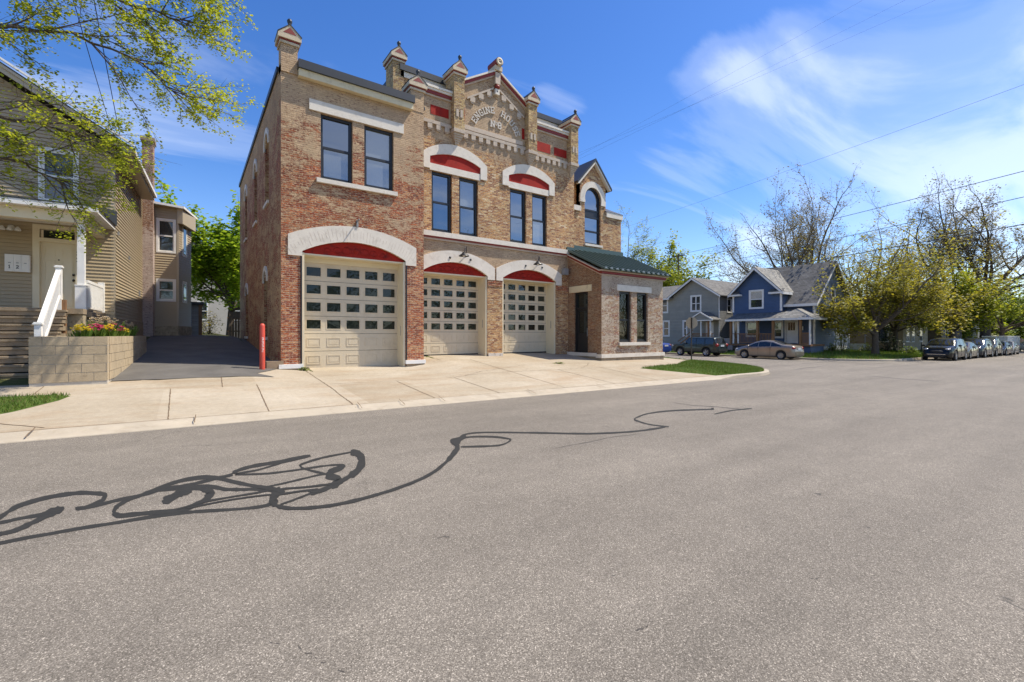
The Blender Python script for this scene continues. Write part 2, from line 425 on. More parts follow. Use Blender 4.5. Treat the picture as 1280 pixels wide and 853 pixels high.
M['mortar'] = simple('block_mortar', (.50, .45, .37), .9, .1, 5)
M['curb'] = simple('curb_concrete', (.41, .35, .265), .88, .14, 1.6, .5, 35, dirt=(.28, .22, .15), dirtamt=.45)
M['tan_siding'] = simple('tan_siding', (.41, .325, .205), .5, .05, 1.0, .03, 60)
M['tan_board'] = simple('tan_corner_board', (.44, .37, .26), .5, .05, 1.0)
M['bwood'] = simple('brown_wood', (.23, .12, .055), .7, .25, 3.0, .2, 20)
M['stepwood'] = simple('worn_step_stone', (.30, .23, .15), .85, .25, 2.2, .4, 25, dirt=(.10, .08, .05), dirtamt=.6)
M['field'] = simple('field_stone', (.38, .31, .20), .9, .35, 4.5, .9, 8, dirt=(.12, .10, .07), dirtamt=.7)
M['concrete_w'] = simple('wing_wall_concrete', (.30, .22, .14), .9, .2, 3, .4, 25)
M['bollard'] = simple('red_bollard', (.58, .075, .045), .45, .10, 4.0, .1, 20, dirt=(.35, .10, .06), dirtamt=.3)
M['bark'] = simple('bark', (.12, .092, .066), .95, .3, 5, .8, 25)
M['bark_d'] = simple('dark_bark', (.085, .064, .045), .95, .3, 5, .8, 25)
M['bark_g'] = simple('grey_bark', (.17, .14, .105), .95, .3, 5, .8, 25)
M['soil'] = simple('garden_soil', (.06, .042, .028), .95, .3, 6, .8, 20)
M['galv'] = simple('galvanised_steel', (.34, .35, .35), .45, .1, 3, metal=.6)
M['wire'] = simple('cable_rubber', (.02, .02, .022), .6, .1, 2)
M['graymet'] = simple('grey_metal', (.25, .25, .25), .5, .1, 3)
M['lamp_white'] = simple('lamp_glass', (.75, .75, .72), .3, .03, 3)
# ------------------------------------------------------------------ terrain
def z0(X): return .05 - .0077 * min(X, 320)
YC = 9.62                       # kerb line of the main street
CX, CR = 19.3, 4.6              # kerb corner: centre (CX, YC+CR)
def kerb_y(X):
    if X <= CX: return YC
    if X < CX + CR: return YC + CR - math.sqrt(max(0, CR * CR - (X - CX) ** 2))
    return YC + CR
FX, FR, FY = 37.4, 4.6, 10.6    # far kerb of the side street, its corner and the next block's kerb line
def far_kerb_y(X):
    if X >= FX + FR: return FY
    return FY + FR - math.sqrt(max(0, FR * FR - (FX + FR - X) ** 2))
SLOPE = [(-40, .092), (1.0, .090), (2.6, .065), (3.2, .060), (6.5, .058), (8.0, .094), (13, .098), (17, .094), (19.5, .076), (22, .05), (24.3, .02)]
def gz(X, Y):
    """height of the finished ground"""
    if Y < YC: return z0(X)
    if X < 24.4:
        lip = .085 + .035 * max(0, min(1, (X - 17) / 1.5))
        s = interp(X, SLOPE)
        d = Y - (YC + .45)
        if d < 0: return z0(X) + lip * min(1, (Y - YC) / .45)
        k = max(0, min(1, (X - 2.2) / 1.0))
        left = s * min(d, 4.0) + .082 * max(0, min(Y - 14.07, 13)) + .01 * max(0, Y - 27)
        right = s * min(d, 7.6)
        return z0(X) + lip + left * (1 - k) + right * k
    if X < FX: return z0(X)
    d = max(0, min(Y - far_kerb_y(X), X - FX + .01)) if X < FX + FR else Y - FY
    if X >= FX + FR: d = min(d, X - FX)
    return z0(X) + .13 * min(1, d / .2) + .05 * max(0, min(d - .3, 6))

def frange(a, b, st):
    n = max(1, int(round((b - a) / st)))
    return [a + (b - a) * i / n for i in range(n + 1)]

# asphalt
def asphalt():
    m, nt, b = newmat('asphalt')
    v = OBJ(nt)
    vor = N(nt, 'ShaderNodeTexVoronoi'); vor.inputs['Scale'].default_value = 190; nt.links.new(v, vor.inputs['Vector'])
    sepc = N(nt, 'ShaderNodeSeparateColor'); nt.links.new(vor.outputs['Color'], sepc.inputs[0])
    agg = ramp(nt, sepc.outputs[0], [(0, (.105, .090, .072)), (.3, (.155, .135, .109)), (.55, (.192, .168, .137)), (.8, (.237, .208, .170)), (.93, (.31, .272, .222)), (1, (.52, .46, .38))])
    n1 = noise(nt, v, 170, 3, .7)
    c = mixc(nt, 1.0, agg, ramp(nt, n1, [(.3, .74), (.7, 1.24)]), 'MULTIPLY')
    n2 = noise(nt, v, .22, 6, .6)
    c = mixc(nt, 1.0, c, ramp(nt, n2, [(.3, .88), (.7, 1.10)]), 'MULTIPLY')
    n3 = noise(nt, mapping(nt, v, (.16, 1.5, 1)), 1.0, 5, .6)
    c = mixc(nt, 1.0, c, ramp(nt, n3, [(.35, .91), (.65, 1.06)]), 'MULTIPLY')
    n4 = noise(nt, v, 2.6, 8, .7)
    c = mixc(nt, 1.0, c, ramp(nt, n4, [(.3, .92), (.7, 1.08)]), 'MULTIPLY')
    sepx = N(nt, 'ShaderNodeSeparateXYZ'); nt.links.new(v, sepx.inputs[0])
    lane = math_(nt, 'PINGPONG', math_(nt, 'ADD', sepx.outputs['Y'], math_(nt, 'MULTIPLY', noise(nt, v, .15, 3), 1.2)), .92)
    c = mixc(nt, 1.0, c, ramp(nt, lane, [(.0, .955), (.45, 1.02), (.92, 1.03)]), 'MULTIPLY')
    oil = noise(nt, mapping(nt, v, (.55, 1.1, 1), (3, 8, 0)), .9, 5, .6, .4)
    c = mixc(nt, ramp(nt, oil, [(.60, 0.), (.78, .28)]), c, (.10, .085, .07))
    # small dark spots and hairline cracks
    sp = noise(nt, v, 3.1, 3, .55, .6)
    c = mixc(nt, ramp(nt, sp, [(.735, 0.), (.765, .65)]), c, (.05, .047, .043))
    cv = N(nt, 'ShaderNodeTexVoronoi', feature='DISTANCE_TO_EDGE'); cv.inputs['Scale'].default_value = .33
    wn = N(nt, 'ShaderNodeTexNoise'); wn.inputs['Scale'].default_value = 1.4; wn.inputs['Detail'].default_value = 8; nt.links.new(v, wn.inputs['Vector'])
    ad = N(nt, 'ShaderNodeVectorMath', operation='MULTIPLY_ADD'); nt.links.new(wn.outputs['Color'], ad.inputs[0]); ad.inputs[1].default_value = (1.6, 1.6, 0); nt.links.new(v, ad.inputs[2])
    nt.links.new(ad.outputs[0], cv.inputs['Vector'])
    gate = ramp(nt, noise(nt, mapping(nt, v, (1, 1, 1), (9, 4, 0)), .35, 3, .5), [(.56, 0.), (.64, .55)])
    cr = math_(nt, 'MULTIPLY', ramp(nt, cv.outputs['Distance'], [(.0, 1.), (.006, 0.)]), gate)
    c = mixc(nt, cr, c, (.06, .055, .05))
    nt.links.new(c, b.inputs['Base Color']); b.inputs['Roughness'].default_value = .86; b.inputs['Specular IOR Level'].default_value = .28
    h = math_(nt, 'ADD', sepc.outputs[1], math_(nt, 'MULTIPLY', n1, .8))
    bump(nt, b, h, .35, .005)
    return m
M['asphalt'] = asphalt()

def concrete():
    m, nt, b = newmat('sidewalk_concrete')
    v = OBJ(nt)
    n1 = noise(nt, v, .5, 7, .62)
    c = mixc(nt, ramp(nt, n1, [(.32, 0.), (.68, 1.)]), (.365, .305, .22), (.45, .39, .30))
    st = noise(nt, mapping(nt, v, (.5, 1.2, 1), (4, 7, 0)), .8, 7, .65, .5)
    c = mixc(nt, ramp(nt, st, [(.48, 0.), (.70, .75)]), c, (.33, .24, .15))
    n3 = noise(nt, v, 9, 6, .75)
    c = mixc(nt, 1.0, c, ramp(nt, n3, [(.3, .86), (.7, 1.08)]), 'MULTIPLY')
    n2 = noise(nt, v, 120, 3, .6)
    c = mixc(nt, 1.0, c, ramp(nt, n2, [(.3, .84), (.7, 1.13)]), 'MULTIPLY')
    # slabs differ a little
    sep = N(nt, 'ShaderNodeSeparateXYZ'); nt.links.new(v, sep.inputs[0])
    cell = math_(nt, 'FLOOR', math_(nt, 'DIVIDE', math_(nt, 'ADD', sep.outputs['X'], .5), 1.88))
    row = math_(nt, 'FLOOR', math_(nt, 'DIVIDE', math_(nt, 'SUBTRACT', sep.outputs['Y'], 10.0), 2.9))
    cmb = N(nt, 'ShaderNodeCombineXYZ'); nt.links.new(cell, cmb.inputs[0]); nt.links.new(row, cmb.inputs[1])
    w = N(nt, 'ShaderNodeTexWhiteNoise'); w.noise_dimensions = '2D'; nt.links.new(cmb.outputs[0], w.inputs['Vector'])
    c = mixc(nt, 1.0, c, ramp(nt, w.outputs['Value'], [(0, (.90, .88, .85)), (1, (1.05, 1.05, 1.06))]), 'MULTIPLY')
    sp = noise(nt, v, 4.3, 3, .55, .4)
    c = mixc(nt, ramp(nt, sp, [(.72, 0.), (.75, .5)]), c, (.17, .13, .09))
    nt.links.new(c, b.inputs['Base Color']); b.inputs['Roughness'].default_value = .9; b.inputs['Specular IOR Level'].default_value = .25
    bump(nt, b, n2, .35, .005)
    return m
M['concrete'] = concrete()

def turf(name, c1, c2, c3):
    m, nt, b = newmat(name)
    v = OBJ(nt)
    c = mixc(nt, ramp(nt, noise(nt, v, 1.1, 6, .65), [(.35, 0.), (.65, 1.)]), c1, c2)
    c = mixc(nt, ramp(nt, noise(nt, v, 2.3, 6, .7, .5), [(.54, 0.), (.70, .8)]), c, c3)
    c = mixc(nt, 1.0, c, ramp(nt, noise(nt, v, 45, 3, .7), [(.3, .5), (.7, 1.4)]), 'MULTIPLY')
    nt.links.new(c, b.inputs['Base Color']); b.inputs['Roughness'].default_value = .95; b.inputs['Specular IOR Level'].default_value = .1
    bump(nt, b, noise(nt, v, 60, 3, .7), .9, .03)
    return m
M['turf'] = turf('lawn_turf', (.070, .12, .022), (.10, .15, .03), (.16, .12, .055))
M['dirt'] = turf('rough_ground', (.09, .11, .035), (.12, .105, .05), (.17, .125, .075))

def kindof(o, kind='structure'):
    o['kind'] = kind
    return o

# ground: one sheet to the horizon, lying just under the paving
xs = [-400, -200, -120, -80, -60, -45, -34, -26, -20] + frange(-16, 50, .75)[0:] + [54, 58, 63, 70, 80, 95, 115, 140, 180, 240, 320, 500, 900]
ys = [-600, -200, -80, -40, -25, -14, -12.9, -6, 0, 5, 9, YC, YC + .2] + frange(YC + .45, 36, .8) + [38, 42, 48, 56, 70, 90, 130, 200, 400, 900]
g = MB()
def under(X, Y):
    if Y < YC + .45 or (CX - 1 < X < FX + .9) or (X >= FX and Y < far_kerb_y(X) + .8):
        return z0(X) - .05 if Y > -12.95 else z0(X) + .10
    return gz(X, Y) - .012
g.grid([[(X, Y, under(X, Y)) for X in xs] for Y in ys])
kindof(g.build('ground', M['dirt']))

# road: main street and the side street, one surface
r = MB()
cols = [-400, -150, -80, -50, -30, -20, -12] + frange(-8, CX, 1.2) + frange(CX, CX + CR, .15)[1:] + frange(CX + CR, FX, 1.0)[1:] + frange(FX, FX + FR, .15)[1:] + frange(FX + FR, 90, 2)[1:] + [100, 120, 150, 200, 260, 320, 500, 900]
rows = [[] for _ in range(17)]
for X in cols:
    top = kerb_y(X) if X <= CX + CR else (far_kerb_y(X) if X >= FX else YC + CR)
    if X >= FX: top = far_kerb_y(X)
    for i in range(17):
        t = i / 16
        Y = -12.5 + (top + .06 + 12.5) * t
        rows[i].append((X, Y, z0(X)))
r.grid(rows)
r.grid([[(X, Y, z0(X)) for X in frange(CX + CR - .05, FX + .05, 1.5)] for Y in frange(YC + CR + .06, 200, 6)])
kindof(r.build('road', M['asphalt']))

# kerbs: swept profile, low and rounded along the driveway apron, full height round the corner
def sweep_kerb(name, path, prof):
    k = MB(); rows = []
    for i, (x, y, h) in enumerate(path):
        a = path[max(0, i - 1)]; b = path[min(len(path) - 1, i + 1)]
        d = Vector((b[0] - a[0], b[1] - a[1], 0)).normalized(); nrm = Vector((-d.y, d.x, 0))
        pr = prof(h)
        rows.append([(x + nrm.x * q, y + nrm.y * q, z0(x) + zz) for q, zz in pr])
    k.grid(rows)
    return kindof(k.build(name, M['curb']))
def kprof(h):
    low = [(-.02, -.03), (.0, .012), (.05, .030), (.27, .045), (.32, .078), (.45, .090), (.47, .05)]
    hi = [(-.02, -.03), (.0, .10), (.015, .125), (.05, .135), (.10, .138), (.17, .135), (.175, .05)]
    return [(a + (c - a) * h, b + (d - b) * h) for (a, b), (c, d) in zip(low, hi)]
path = [(X, YC, max(0, min(1, (X - 16.6) / 1.0))) for X in [-400, -60, -20] + frange(-8, CX, .6)]
path += [(CX + CR * math.sin(a), YC + CR - CR * math.cos(a), 1) for a in frange(0, PI / 2, .06)[1:]]
path += [(CX + CR, Y, 1) for Y in frange(YC + CR, 200, 8)[1:]]
sweep_kerb('kerb', path, kprof)
path = [(FX, Y, 1) for Y in frange(200, FY + FR, 8)] + [(FX + FR - FR * math.cos(a), FY + FR - FR * math.sin(a), 1) for a in frange(0, PI / 2, .06)[1:]] + [(X, FY, 1) for X in frange(FX + FR, 400, 10)[1:]]
sweep_kerb('kerb', path, kprof)

# sidewalk and apron: one concrete sheet from the kerb to the building line
s = MB()
cols = [-60, -40, -25, -16, -10] + frange(-8, 16.5, .7) + frange(16.5, CX + CR, .25)[1:]
rows = [[] for _ in range(15)]
for X in cols:
    w = .45 - .28 * max(0, min(1, (X - 16.6)))
    ya = kerb_y(X) + w if X <= CX else YC + CR - math.sqrt(max(0, (CR - w) ** 2 - (X - CX) ** 2)) if X < CX + CR - w else YC + CR
    yb = 17.9
    if X < -.6: yb = 14.3
    for i in range(15):
        Y = ya + (yb - ya) * (i / 14)
        rows[i].append((X, Y, gz(X, Y)))
s.grid(rows)
s.grid([[(X, Y, gz(X, Y)) for X in (19.4, 20.6, 21.8, 23.0, CX + CR - .15)] for Y in frange(17.9, 60, 3)])
kindof(s.build('sidewalk', M['concrete']))

# driveway beside the house
s = MB()
rows = []
for Y in frange(14.32, 29.5, .6):
    xl = -1.55 + max(0, Y - 24) * .02; xr = 2.33 if Y > 15.9 else 1.75 + .3 * math.sin(Y * 5)
    e = .06 * math.sin(Y * 3.1)
    rows.append([(xl + (xr - xl) * i / 8, Y + (.05 * math.sin(i * 2.1) if Y < 14.5 else 0), gz(xl + (xr - xl) * i / 8, Y) + .012) for i in range(9)])
s.grid(rows)
kindof(s.build('driveway', M['asphalt_drive']))

# joints and cracks in the concrete, as narrow dark ribbons
M['joint'] = simple('sidewalk_joint', (.16, .11, .065), .95, .3, 8)
M['roadcrack'] = simple('road_crack', (.075, .065, .055), .9, .3, 9)
M['crackseal'] = simple('bitumen_sealer', (.019, .018, .015), .85, .25, 9, .3, 40)
jb = MB()
def ribbon(mb, pts, w, zoff, jit=0.0, rnd=R):
    pts2 = []
    for a, b in zip(pts, pts[1:]):
        L = math.hypot(b[0] - a[0], b[1] - a[1]); n = max(1, int(L / .12))
        for i in range(n): pts2.append((a[0] + (b[0] - a[0]) * i / n, a[1] + (b[1] - a[1]) * i / n))
    pts2.append(pts[-1])
    rows = []
    for i, p in enumerate(pts2):
        a = pts2[max(0, i - 1)]; b = pts2[min(len(pts2) - 1, i + 1)]
        d = Vector((b[0] - a[0], b[1] - a[1])); d.normalize(); nx, ny = -d.y, d.x
        o = rnd.uniform(-jit, jit); ww = w * rnd.uniform(.6, 1.3) / 2
        q = [(p[0] + nx * (o + ww), p[1] + ny * (o + ww)), (p[0] + nx * (o - ww), p[1] + ny * (o - ww))]
        rows.append([(x, y, gz(x, y) + zoff) for x, y in q])
    mb.grid(rows)
J = .005
ribbon(jb, [(-8, 10.09), (2.9, 10.09)], .022, J, .006)
ribbon(jb, [(2.9, 10.09), (16.6, 10.09)], .016, J, .006)
for x0, x1, y1 in ((-.33, -.38, 13.0), (1.26, 1.36, 13.1), (4.84, 4.95, 12.9), (6.72, 6.85, 12.9), (9.05, 9.2, 16), (11.2, 11.2, 12.9), (13.4, 13.5, 12.9)):
    ribbon(jb, [(x0, 10.1), (x1, y1)], .020, J, .004)
ribbon(jb, [(2.88, 9.9), (2.98, 12.4), (3.02, 15.8)], .024, J, .012)
ribbon(jb, [(-2.6, 13.1), (-2.62, 14.0)], .018, J, .004)
ribbon(jb, [(.62, 12.9), (.66, 14.3)], .018, J, .004)
ribbon(jb, [(3.1, 13.0), (6.2, 12.98), (9.5, 12.95), (14, 12.9), (18, 12.8)], .016, J, .010)
ribbon(jb, [(3.0, 14.6), (4.2, 14.62), (6.2, 14.6)], .012, J, .03)
ribbon(jb, [(7.3, 13.0), (8.9, 13.6), (10.5, 14.2), (12.1, 14.3), (14.2, 14.0)], .014, J, .03)
ribbon(jb, [(-2.9, 11.2), (-2.45, 10.65), (-1.9, 10.2)], .018, J, .010)
ribbon(jb, [(12.5, 13.0), (13.3, 13.5), (14.0, 14.1)], .02, J, .03)
for x in (-2.0, .05, 2.95, 3.9, 4.9, 7.6, 10.3, 13.6):
    ribbon(jb, [(x, 9.66), (x + .02, 10.08)], .018, .055, .006)
kindof(jb.build('sidewalk_joints', M['joint']))

# bitumen crack sealer poured over the road in loops: left and right edge of every stroke, on the ground
SEAL = [
[(-1.39,4.97,-1.42,5.03),(-1.36,4.97,-1.38,5.06),(-1.31,5,-1.33,5.07),(-1.25,5.02,-1.27,5.09),(-1.17,5.03,-1.2,5.12),(-1.1,5.04,-1.12,5.13),(-1.01,5.05,-1.03,5.14),(-0.91,5.05,-0.93,5.13),(-0.82,5.05,-0.84,5.14),(-0.74,5.05,-0.75,5.14),(-0.65,5.04,-0.67,5.14),(-0.57,5.04,-0.58,5.12),(-0.49,5.03,-0.5,5.12),(-0.4,5.03,-0.41,5.12),(-0.3,5.02,-0.31,5.12),(-0.21,5.01,-0.22,5.12),(-0.11,4.99,-0.11,5.1),(0.01,4.96,0.01,5.05),(0.14,4.9,0.14,5),(0.26,4.85,0.27,4.93),(0.37,4.81,0.37,4.88),(0.44,4.78,0.44,4.86),(0.49,4.76,0.49,4.86),(0.53,4.76,0.53,4.85),(0.56,4.76,0.57,4.85),(0.59,4.76,0.6,4.87),(0.62,4.78,0.62,4.88),(0.64,4.8,0.64,4.89),(0.66,4.83,0.66,4.89)],
[(-1.41,5.47,-1.43,5.53),(-1.39,5.5,-1.42,5.6),(-1.37,5.58,-1.41,5.67),(-1.35,5.65,-1.39,5.77),(-1.33,5.72,-1.38,5.86),(-1.32,5.8,-1.36,5.93),(-1.32,5.88,-1.35,5.99),(-1.3,5.93,-1.35,6.08),(-1.28,5.99,-1.33,6.15),(-1.25,6.04,-1.29,6.2),(-1.21,6.08,-1.26,6.25),(-1.17,6.12,-1.21,6.28),(-1.13,6.14,-1.17,6.31),(-1.08,6.17,-1.11,6.32),(-1.03,6.16,-1.06,6.34),(-0.98,6.16,-1.01,6.34),(-0.93,6.17,-0.96,6.31),(-0.89,6.14,-0.92,6.32),(-0.86,6.13,-0.88,6.29),(-0.83,6.11,-0.85,6.26),(-0.8,6.08,-0.82,6.23),(-0.77,6.05,-0.79,6.2),(-0.74,6.01,-0.75,6.18),(-0.71,5.99,-0.72,6.13),(-0.7,5.96,-0.69,6.08),(-0.7,5.98,-0.67,5.96),(-0.71,5.98,-0.67,5.87),(-0.71,5.94,-0.67,5.81),(-0.71,5.89,-0.68,5.77),(-0.73,5.86,-0.7,5.72),(-0.75,5.82,-0.72,5.67),(-0.77,5.78,-0.74,5.64),(-0.79,5.75,-0.76,5.62),(-0.81,5.73,-0.79,5.62),(-0.83,5.74,-0.81,5.62),(-0.86,5.75,-0.83,5.61),(-0.87,5.73,-0.85,5.64)],
[(-0.84,5.62,-0.86,5.71),(-0.82,5.62,-0.84,5.72),(-0.79,5.61,-0.81,5.73),(-0.76,5.62,-0.78,5.73),(-0.73,5.62,-0.75,5.75),(-0.69,5.64,-0.71,5.76),(-0.64,5.66,-0.66,5.78),(-0.6,5.69,-0.61,5.8),(-0.55,5.7,-0.57,5.82),(-0.51,5.71,-0.52,5.84),(-0.47,5.73,-0.48,5.84),(-0.43,5.74,-0.44,5.85),(-0.39,5.75,-0.4,5.87),(-0.35,5.76,-0.36,5.9),(-0.31,5.79,-0.32,5.92),(-0.27,5.83,-0.28,5.94),(-0.23,5.83,-0.24,5.97),(-0.18,5.84,-0.19,5.98),(-0.13,5.84,-0.14,5.99),(-0.08,5.85,-0.09,5.97),(-0.03,5.85,-0.04,5.99),(0.03,5.88,0.03,5.99),(0.1,5.89,0.09,6.03),(0.16,5.92,0.16,6.05),(0.22,5.95,0.22,6.07),(0.27,5.95,0.27,6.11),(0.32,5.99,0.32,6.11),(0.36,6,0.36,6.14),(0.39,6.02,0.39,6.15)],
[(-1.31,5.25,-1.33,5.33),(-1.29,5.24,-1.32,5.35),(-1.27,5.23,-1.31,5.37),(-1.25,5.24,-1.28,5.36),(-1.22,5.24,-1.26,5.37),(-1.21,5.26,-1.23,5.36),(-1.19,5.25,-1.22,5.37),(-1.17,5.26,-1.2,5.37),(-1.14,5.27,-1.18,5.4),(-1.12,5.31,-1.16,5.42),(-1.09,5.34,-1.14,5.49),(-1.08,5.41,-1.11,5.52),(-1.05,5.44,-1.09,5.58),(-1.04,5.5,-1.07,5.61),(-1.02,5.54,-1.05,5.66),(-1,5.57,-1.04,5.72),(-0.99,5.62,-1.02,5.75),(-0.97,5.65,-1.01,5.78),(-0.96,5.66,-0.99,5.82),(-0.94,5.68,-0.98,5.83),(-0.94,5.72,-0.96,5.82)],
[(-1.39,5.58,-1.42,5.67),(-1.38,5.58,-1.4,5.66),(-1.36,5.58,-1.38,5.66),(-1.33,5.57,-1.35,5.66),(-1.3,5.57,-1.33,5.67),(-1.27,5.57,-1.3,5.68),(-1.24,5.59,-1.27,5.68),(-1.21,5.6,-1.23,5.7),(-1.18,5.61,-1.2,5.7),(-1.15,5.61,-1.17,5.71),(-1.12,5.6,-1.15,5.72),(-1.09,5.6,-1.12,5.72),(-1.06,5.61,-1.09,5.73),(-1.03,5.64,-1.06,5.75),(-0.99,5.66,-1.02,5.79),(-0.96,5.7,-0.99,5.82),(-0.94,5.74,-0.96,5.82)],
[(-1.06,5.48,-1.1,5.64),(-1.04,5.46,-1.11,5.71),(-1.03,5.5,-1.09,5.72),(-1.01,5.54,-1.07,5.75),(-0.99,5.55,-1.06,5.8),(-0.98,5.55,-1.05,5.84),(-0.97,5.61,-1.02,5.83),(-0.95,5.6,-1.01,5.87),(-0.94,5.65,-0.99,5.84)],
[(-0.55,5.34,-0.57,5.38),(-0.55,5.36,-0.58,5.41),(-0.55,5.4,-0.58,5.48),(-0.55,5.45,-0.58,5.53),(-0.54,5.48,-0.58,5.59),(-0.54,5.52,-0.56,5.64),(-0.52,5.57,-0.55,5.67),(-0.51,5.59,-0.53,5.73),(-0.49,5.64,-0.51,5.75),(-0.47,5.67,-0.49,5.78),(-0.44,5.7,-0.46,5.81),(-0.41,5.72,-0.43,5.84),(-0.39,5.75,-0.4,5.87),(-0.35,5.77,-0.38,5.92),(-0.32,5.81,-0.34,5.95),(-0.29,5.83,-0.31,6),(-0.26,5.87,-0.28,6.04),(-0.22,5.91,-0.24,6.09),(-0.18,5.98,-0.2,6.13),(-0.14,6.02,-0.15,6.18),(-0.09,6.06,-0.1,6.21),(-0.04,6.07,-0.04,6.24),(0.03,6.07,0.02,6.25),(0.09,6.06,0.09,6.25),(0.14,6.04,0.14,6.23),(0.18,6.03,0.18,6.19),(0.21,5.99,0.22,6.15),(0.23,5.95,0.25,6.11),(0.26,5.91,0.28,6.04),(0.3,5.84,0.32,5.97),(0.34,5.76,0.36,5.9),(0.38,5.69,0.4,5.82),(0.42,5.61,0.44,5.76),(0.46,5.56,0.48,5.68),(0.5,5.5,0.51,5.62),(0.53,5.44,0.55,5.57),(0.56,5.39,0.58,5.51),(0.6,5.34,0.62,5.46),(0.63,5.28,0.66,5.41),(0.67,5.24,0.69,5.37),(0.69,5.22,0.71,5.31)],
[(-0.57,5.35,-0.57,5.42),(-0.57,5.32,-0.56,5.4),(-0.55,5.26,-0.55,5.38),(-0.53,5.21,-0.53,5.36),(-0.5,5.18,-0.52,5.33),(-0.47,5.17,-0.49,5.3),(-0.44,5.16,-0.45,5.3),(-0.39,5.15,-0.41,5.29),(-0.35,5.15,-0.36,5.26),(-0.28,5.12,-0.29,5.25),(-0.21,5.09,-0.22,5.22),(-0.14,5.07,-0.14,5.19),(-0.08,5.06,-0.08,5.18),(-0.03,5.05,-0.04,5.2),(-0,5.08,-0.01,5.21),(0.03,5.11,0.01,5.24),(0.05,5.13,0.04,5.29),(0.08,5.17,0.07,5.31),(0.11,5.21,0.09,5.34),(0.13,5.24,0.11,5.4),(0.15,5.32,0.12,5.42),(0.16,5.4,0.13,5.44),(0.16,5.49,0.12,5.47),(0.15,5.57,0.12,5.51),(0.14,5.65,0.12,5.54),(0.13,5.73,0.1,5.56),(0.1,5.77,0.09,5.61),(0.08,5.79,0.07,5.66),(0.05,5.84,0.05,5.67),(0.03,5.86,0.03,5.69),(0.01,5.87,0.01,5.69),(-0.01,5.86,-0.01,5.7),(-0.04,5.85,-0.02,5.68),(-0.06,5.8,-0.04,5.67),(-0.08,5.76,-0.06,5.62),(-0.11,5.72,-0.09,5.57),(-0.13,5.69,-0.11,5.51),(-0.16,5.62,-0.14,5.49),(-0.19,5.59,-0.17,5.43),(-0.21,5.53,-0.19,5.4),(-0.23,5.5,-0.21,5.38)],
[(-0.2,5.38,-0.22,5.57),(-0.18,5.36,-0.22,5.62),(-0.16,5.37,-0.2,5.65),(-0.15,5.41,-0.18,5.66),(-0.13,5.45,-0.16,5.67),(-0.11,5.49,-0.14,5.71),(-0.09,5.53,-0.13,5.75),(-0.07,5.52,-0.11,5.83),(-0.06,5.56,-0.09,5.86),(-0.04,5.55,-0.06,5.9),(-0.02,5.57,-0.03,5.89),(0,5.61,-0.01,5.86),(0.01,5.62,0,5.86)],
[(0.14,5.25,0.11,5.41),(0.15,5.25,0.11,5.46),(0.16,5.3,0.13,5.49),(0.18,5.36,0.14,5.52),(0.2,5.47,0.14,5.5),(0.19,5.6,0.13,5.47),(0.17,5.67,0.13,5.52),(0.16,5.74,0.12,5.56),(0.15,5.75,0.12,5.62)],
[(-0.26,5.83,-0.26,5.95),(-0.21,5.81,-0.22,5.95),(-0.15,5.79,-0.16,5.94),(-0.09,5.77,-0.09,5.91),(-0.03,5.77,-0.03,5.88),(0.02,5.76,0.02,5.87),(0.06,5.74,0.06,5.87),(0.11,5.73,0.11,5.85),(0.14,5.7,0.15,5.83),(0.18,5.65,0.19,5.78),(0.21,5.59,0.23,5.73),(0.25,5.54,0.26,5.66),(0.28,5.48,0.29,5.61),(0.31,5.47,0.32,5.57),(0.35,5.44,0.35,5.55),(0.38,5.4,0.39,5.54),(0.41,5.4,0.42,5.5),(0.45,5.37,0.45,5.48),(0.49,5.36,0.49,5.46),(0.52,5.34,0.53,5.44),(0.56,5.3,0.57,5.43),(0.59,5.26,0.6,5.4),(0.62,5.24,0.63,5.35),(0.65,5.21,0.66,5.3),(0.67,5.18,0.69,5.27),(0.69,5.15,0.71,5.24),(0.71,5.11,0.73,5.22),(0.73,5.08,0.75,5.19),(0.74,5.08,0.76,5.16)],
[(0.41,6.1,0.39,6.1),(0.41,6.12,0.39,6.11),(0.42,6.11,0.39,6.16),(0.41,6.09,0.4,6.24),(0.42,6.11,0.42,6.27),(0.45,6.16,0.45,6.29),(0.49,6.19,0.49,6.34),(0.54,6.21,0.54,6.38),(0.59,6.25,0.6,6.4),(0.66,6.25,0.68,6.44),(0.75,6.27,0.77,6.43),(0.84,6.27,0.86,6.45),(0.94,6.29,0.95,6.45),(1.03,6.29,1.05,6.5),(1.13,6.33,1.15,6.52),(1.22,6.36,1.24,6.54),(1.29,6.41,1.3,6.53)],
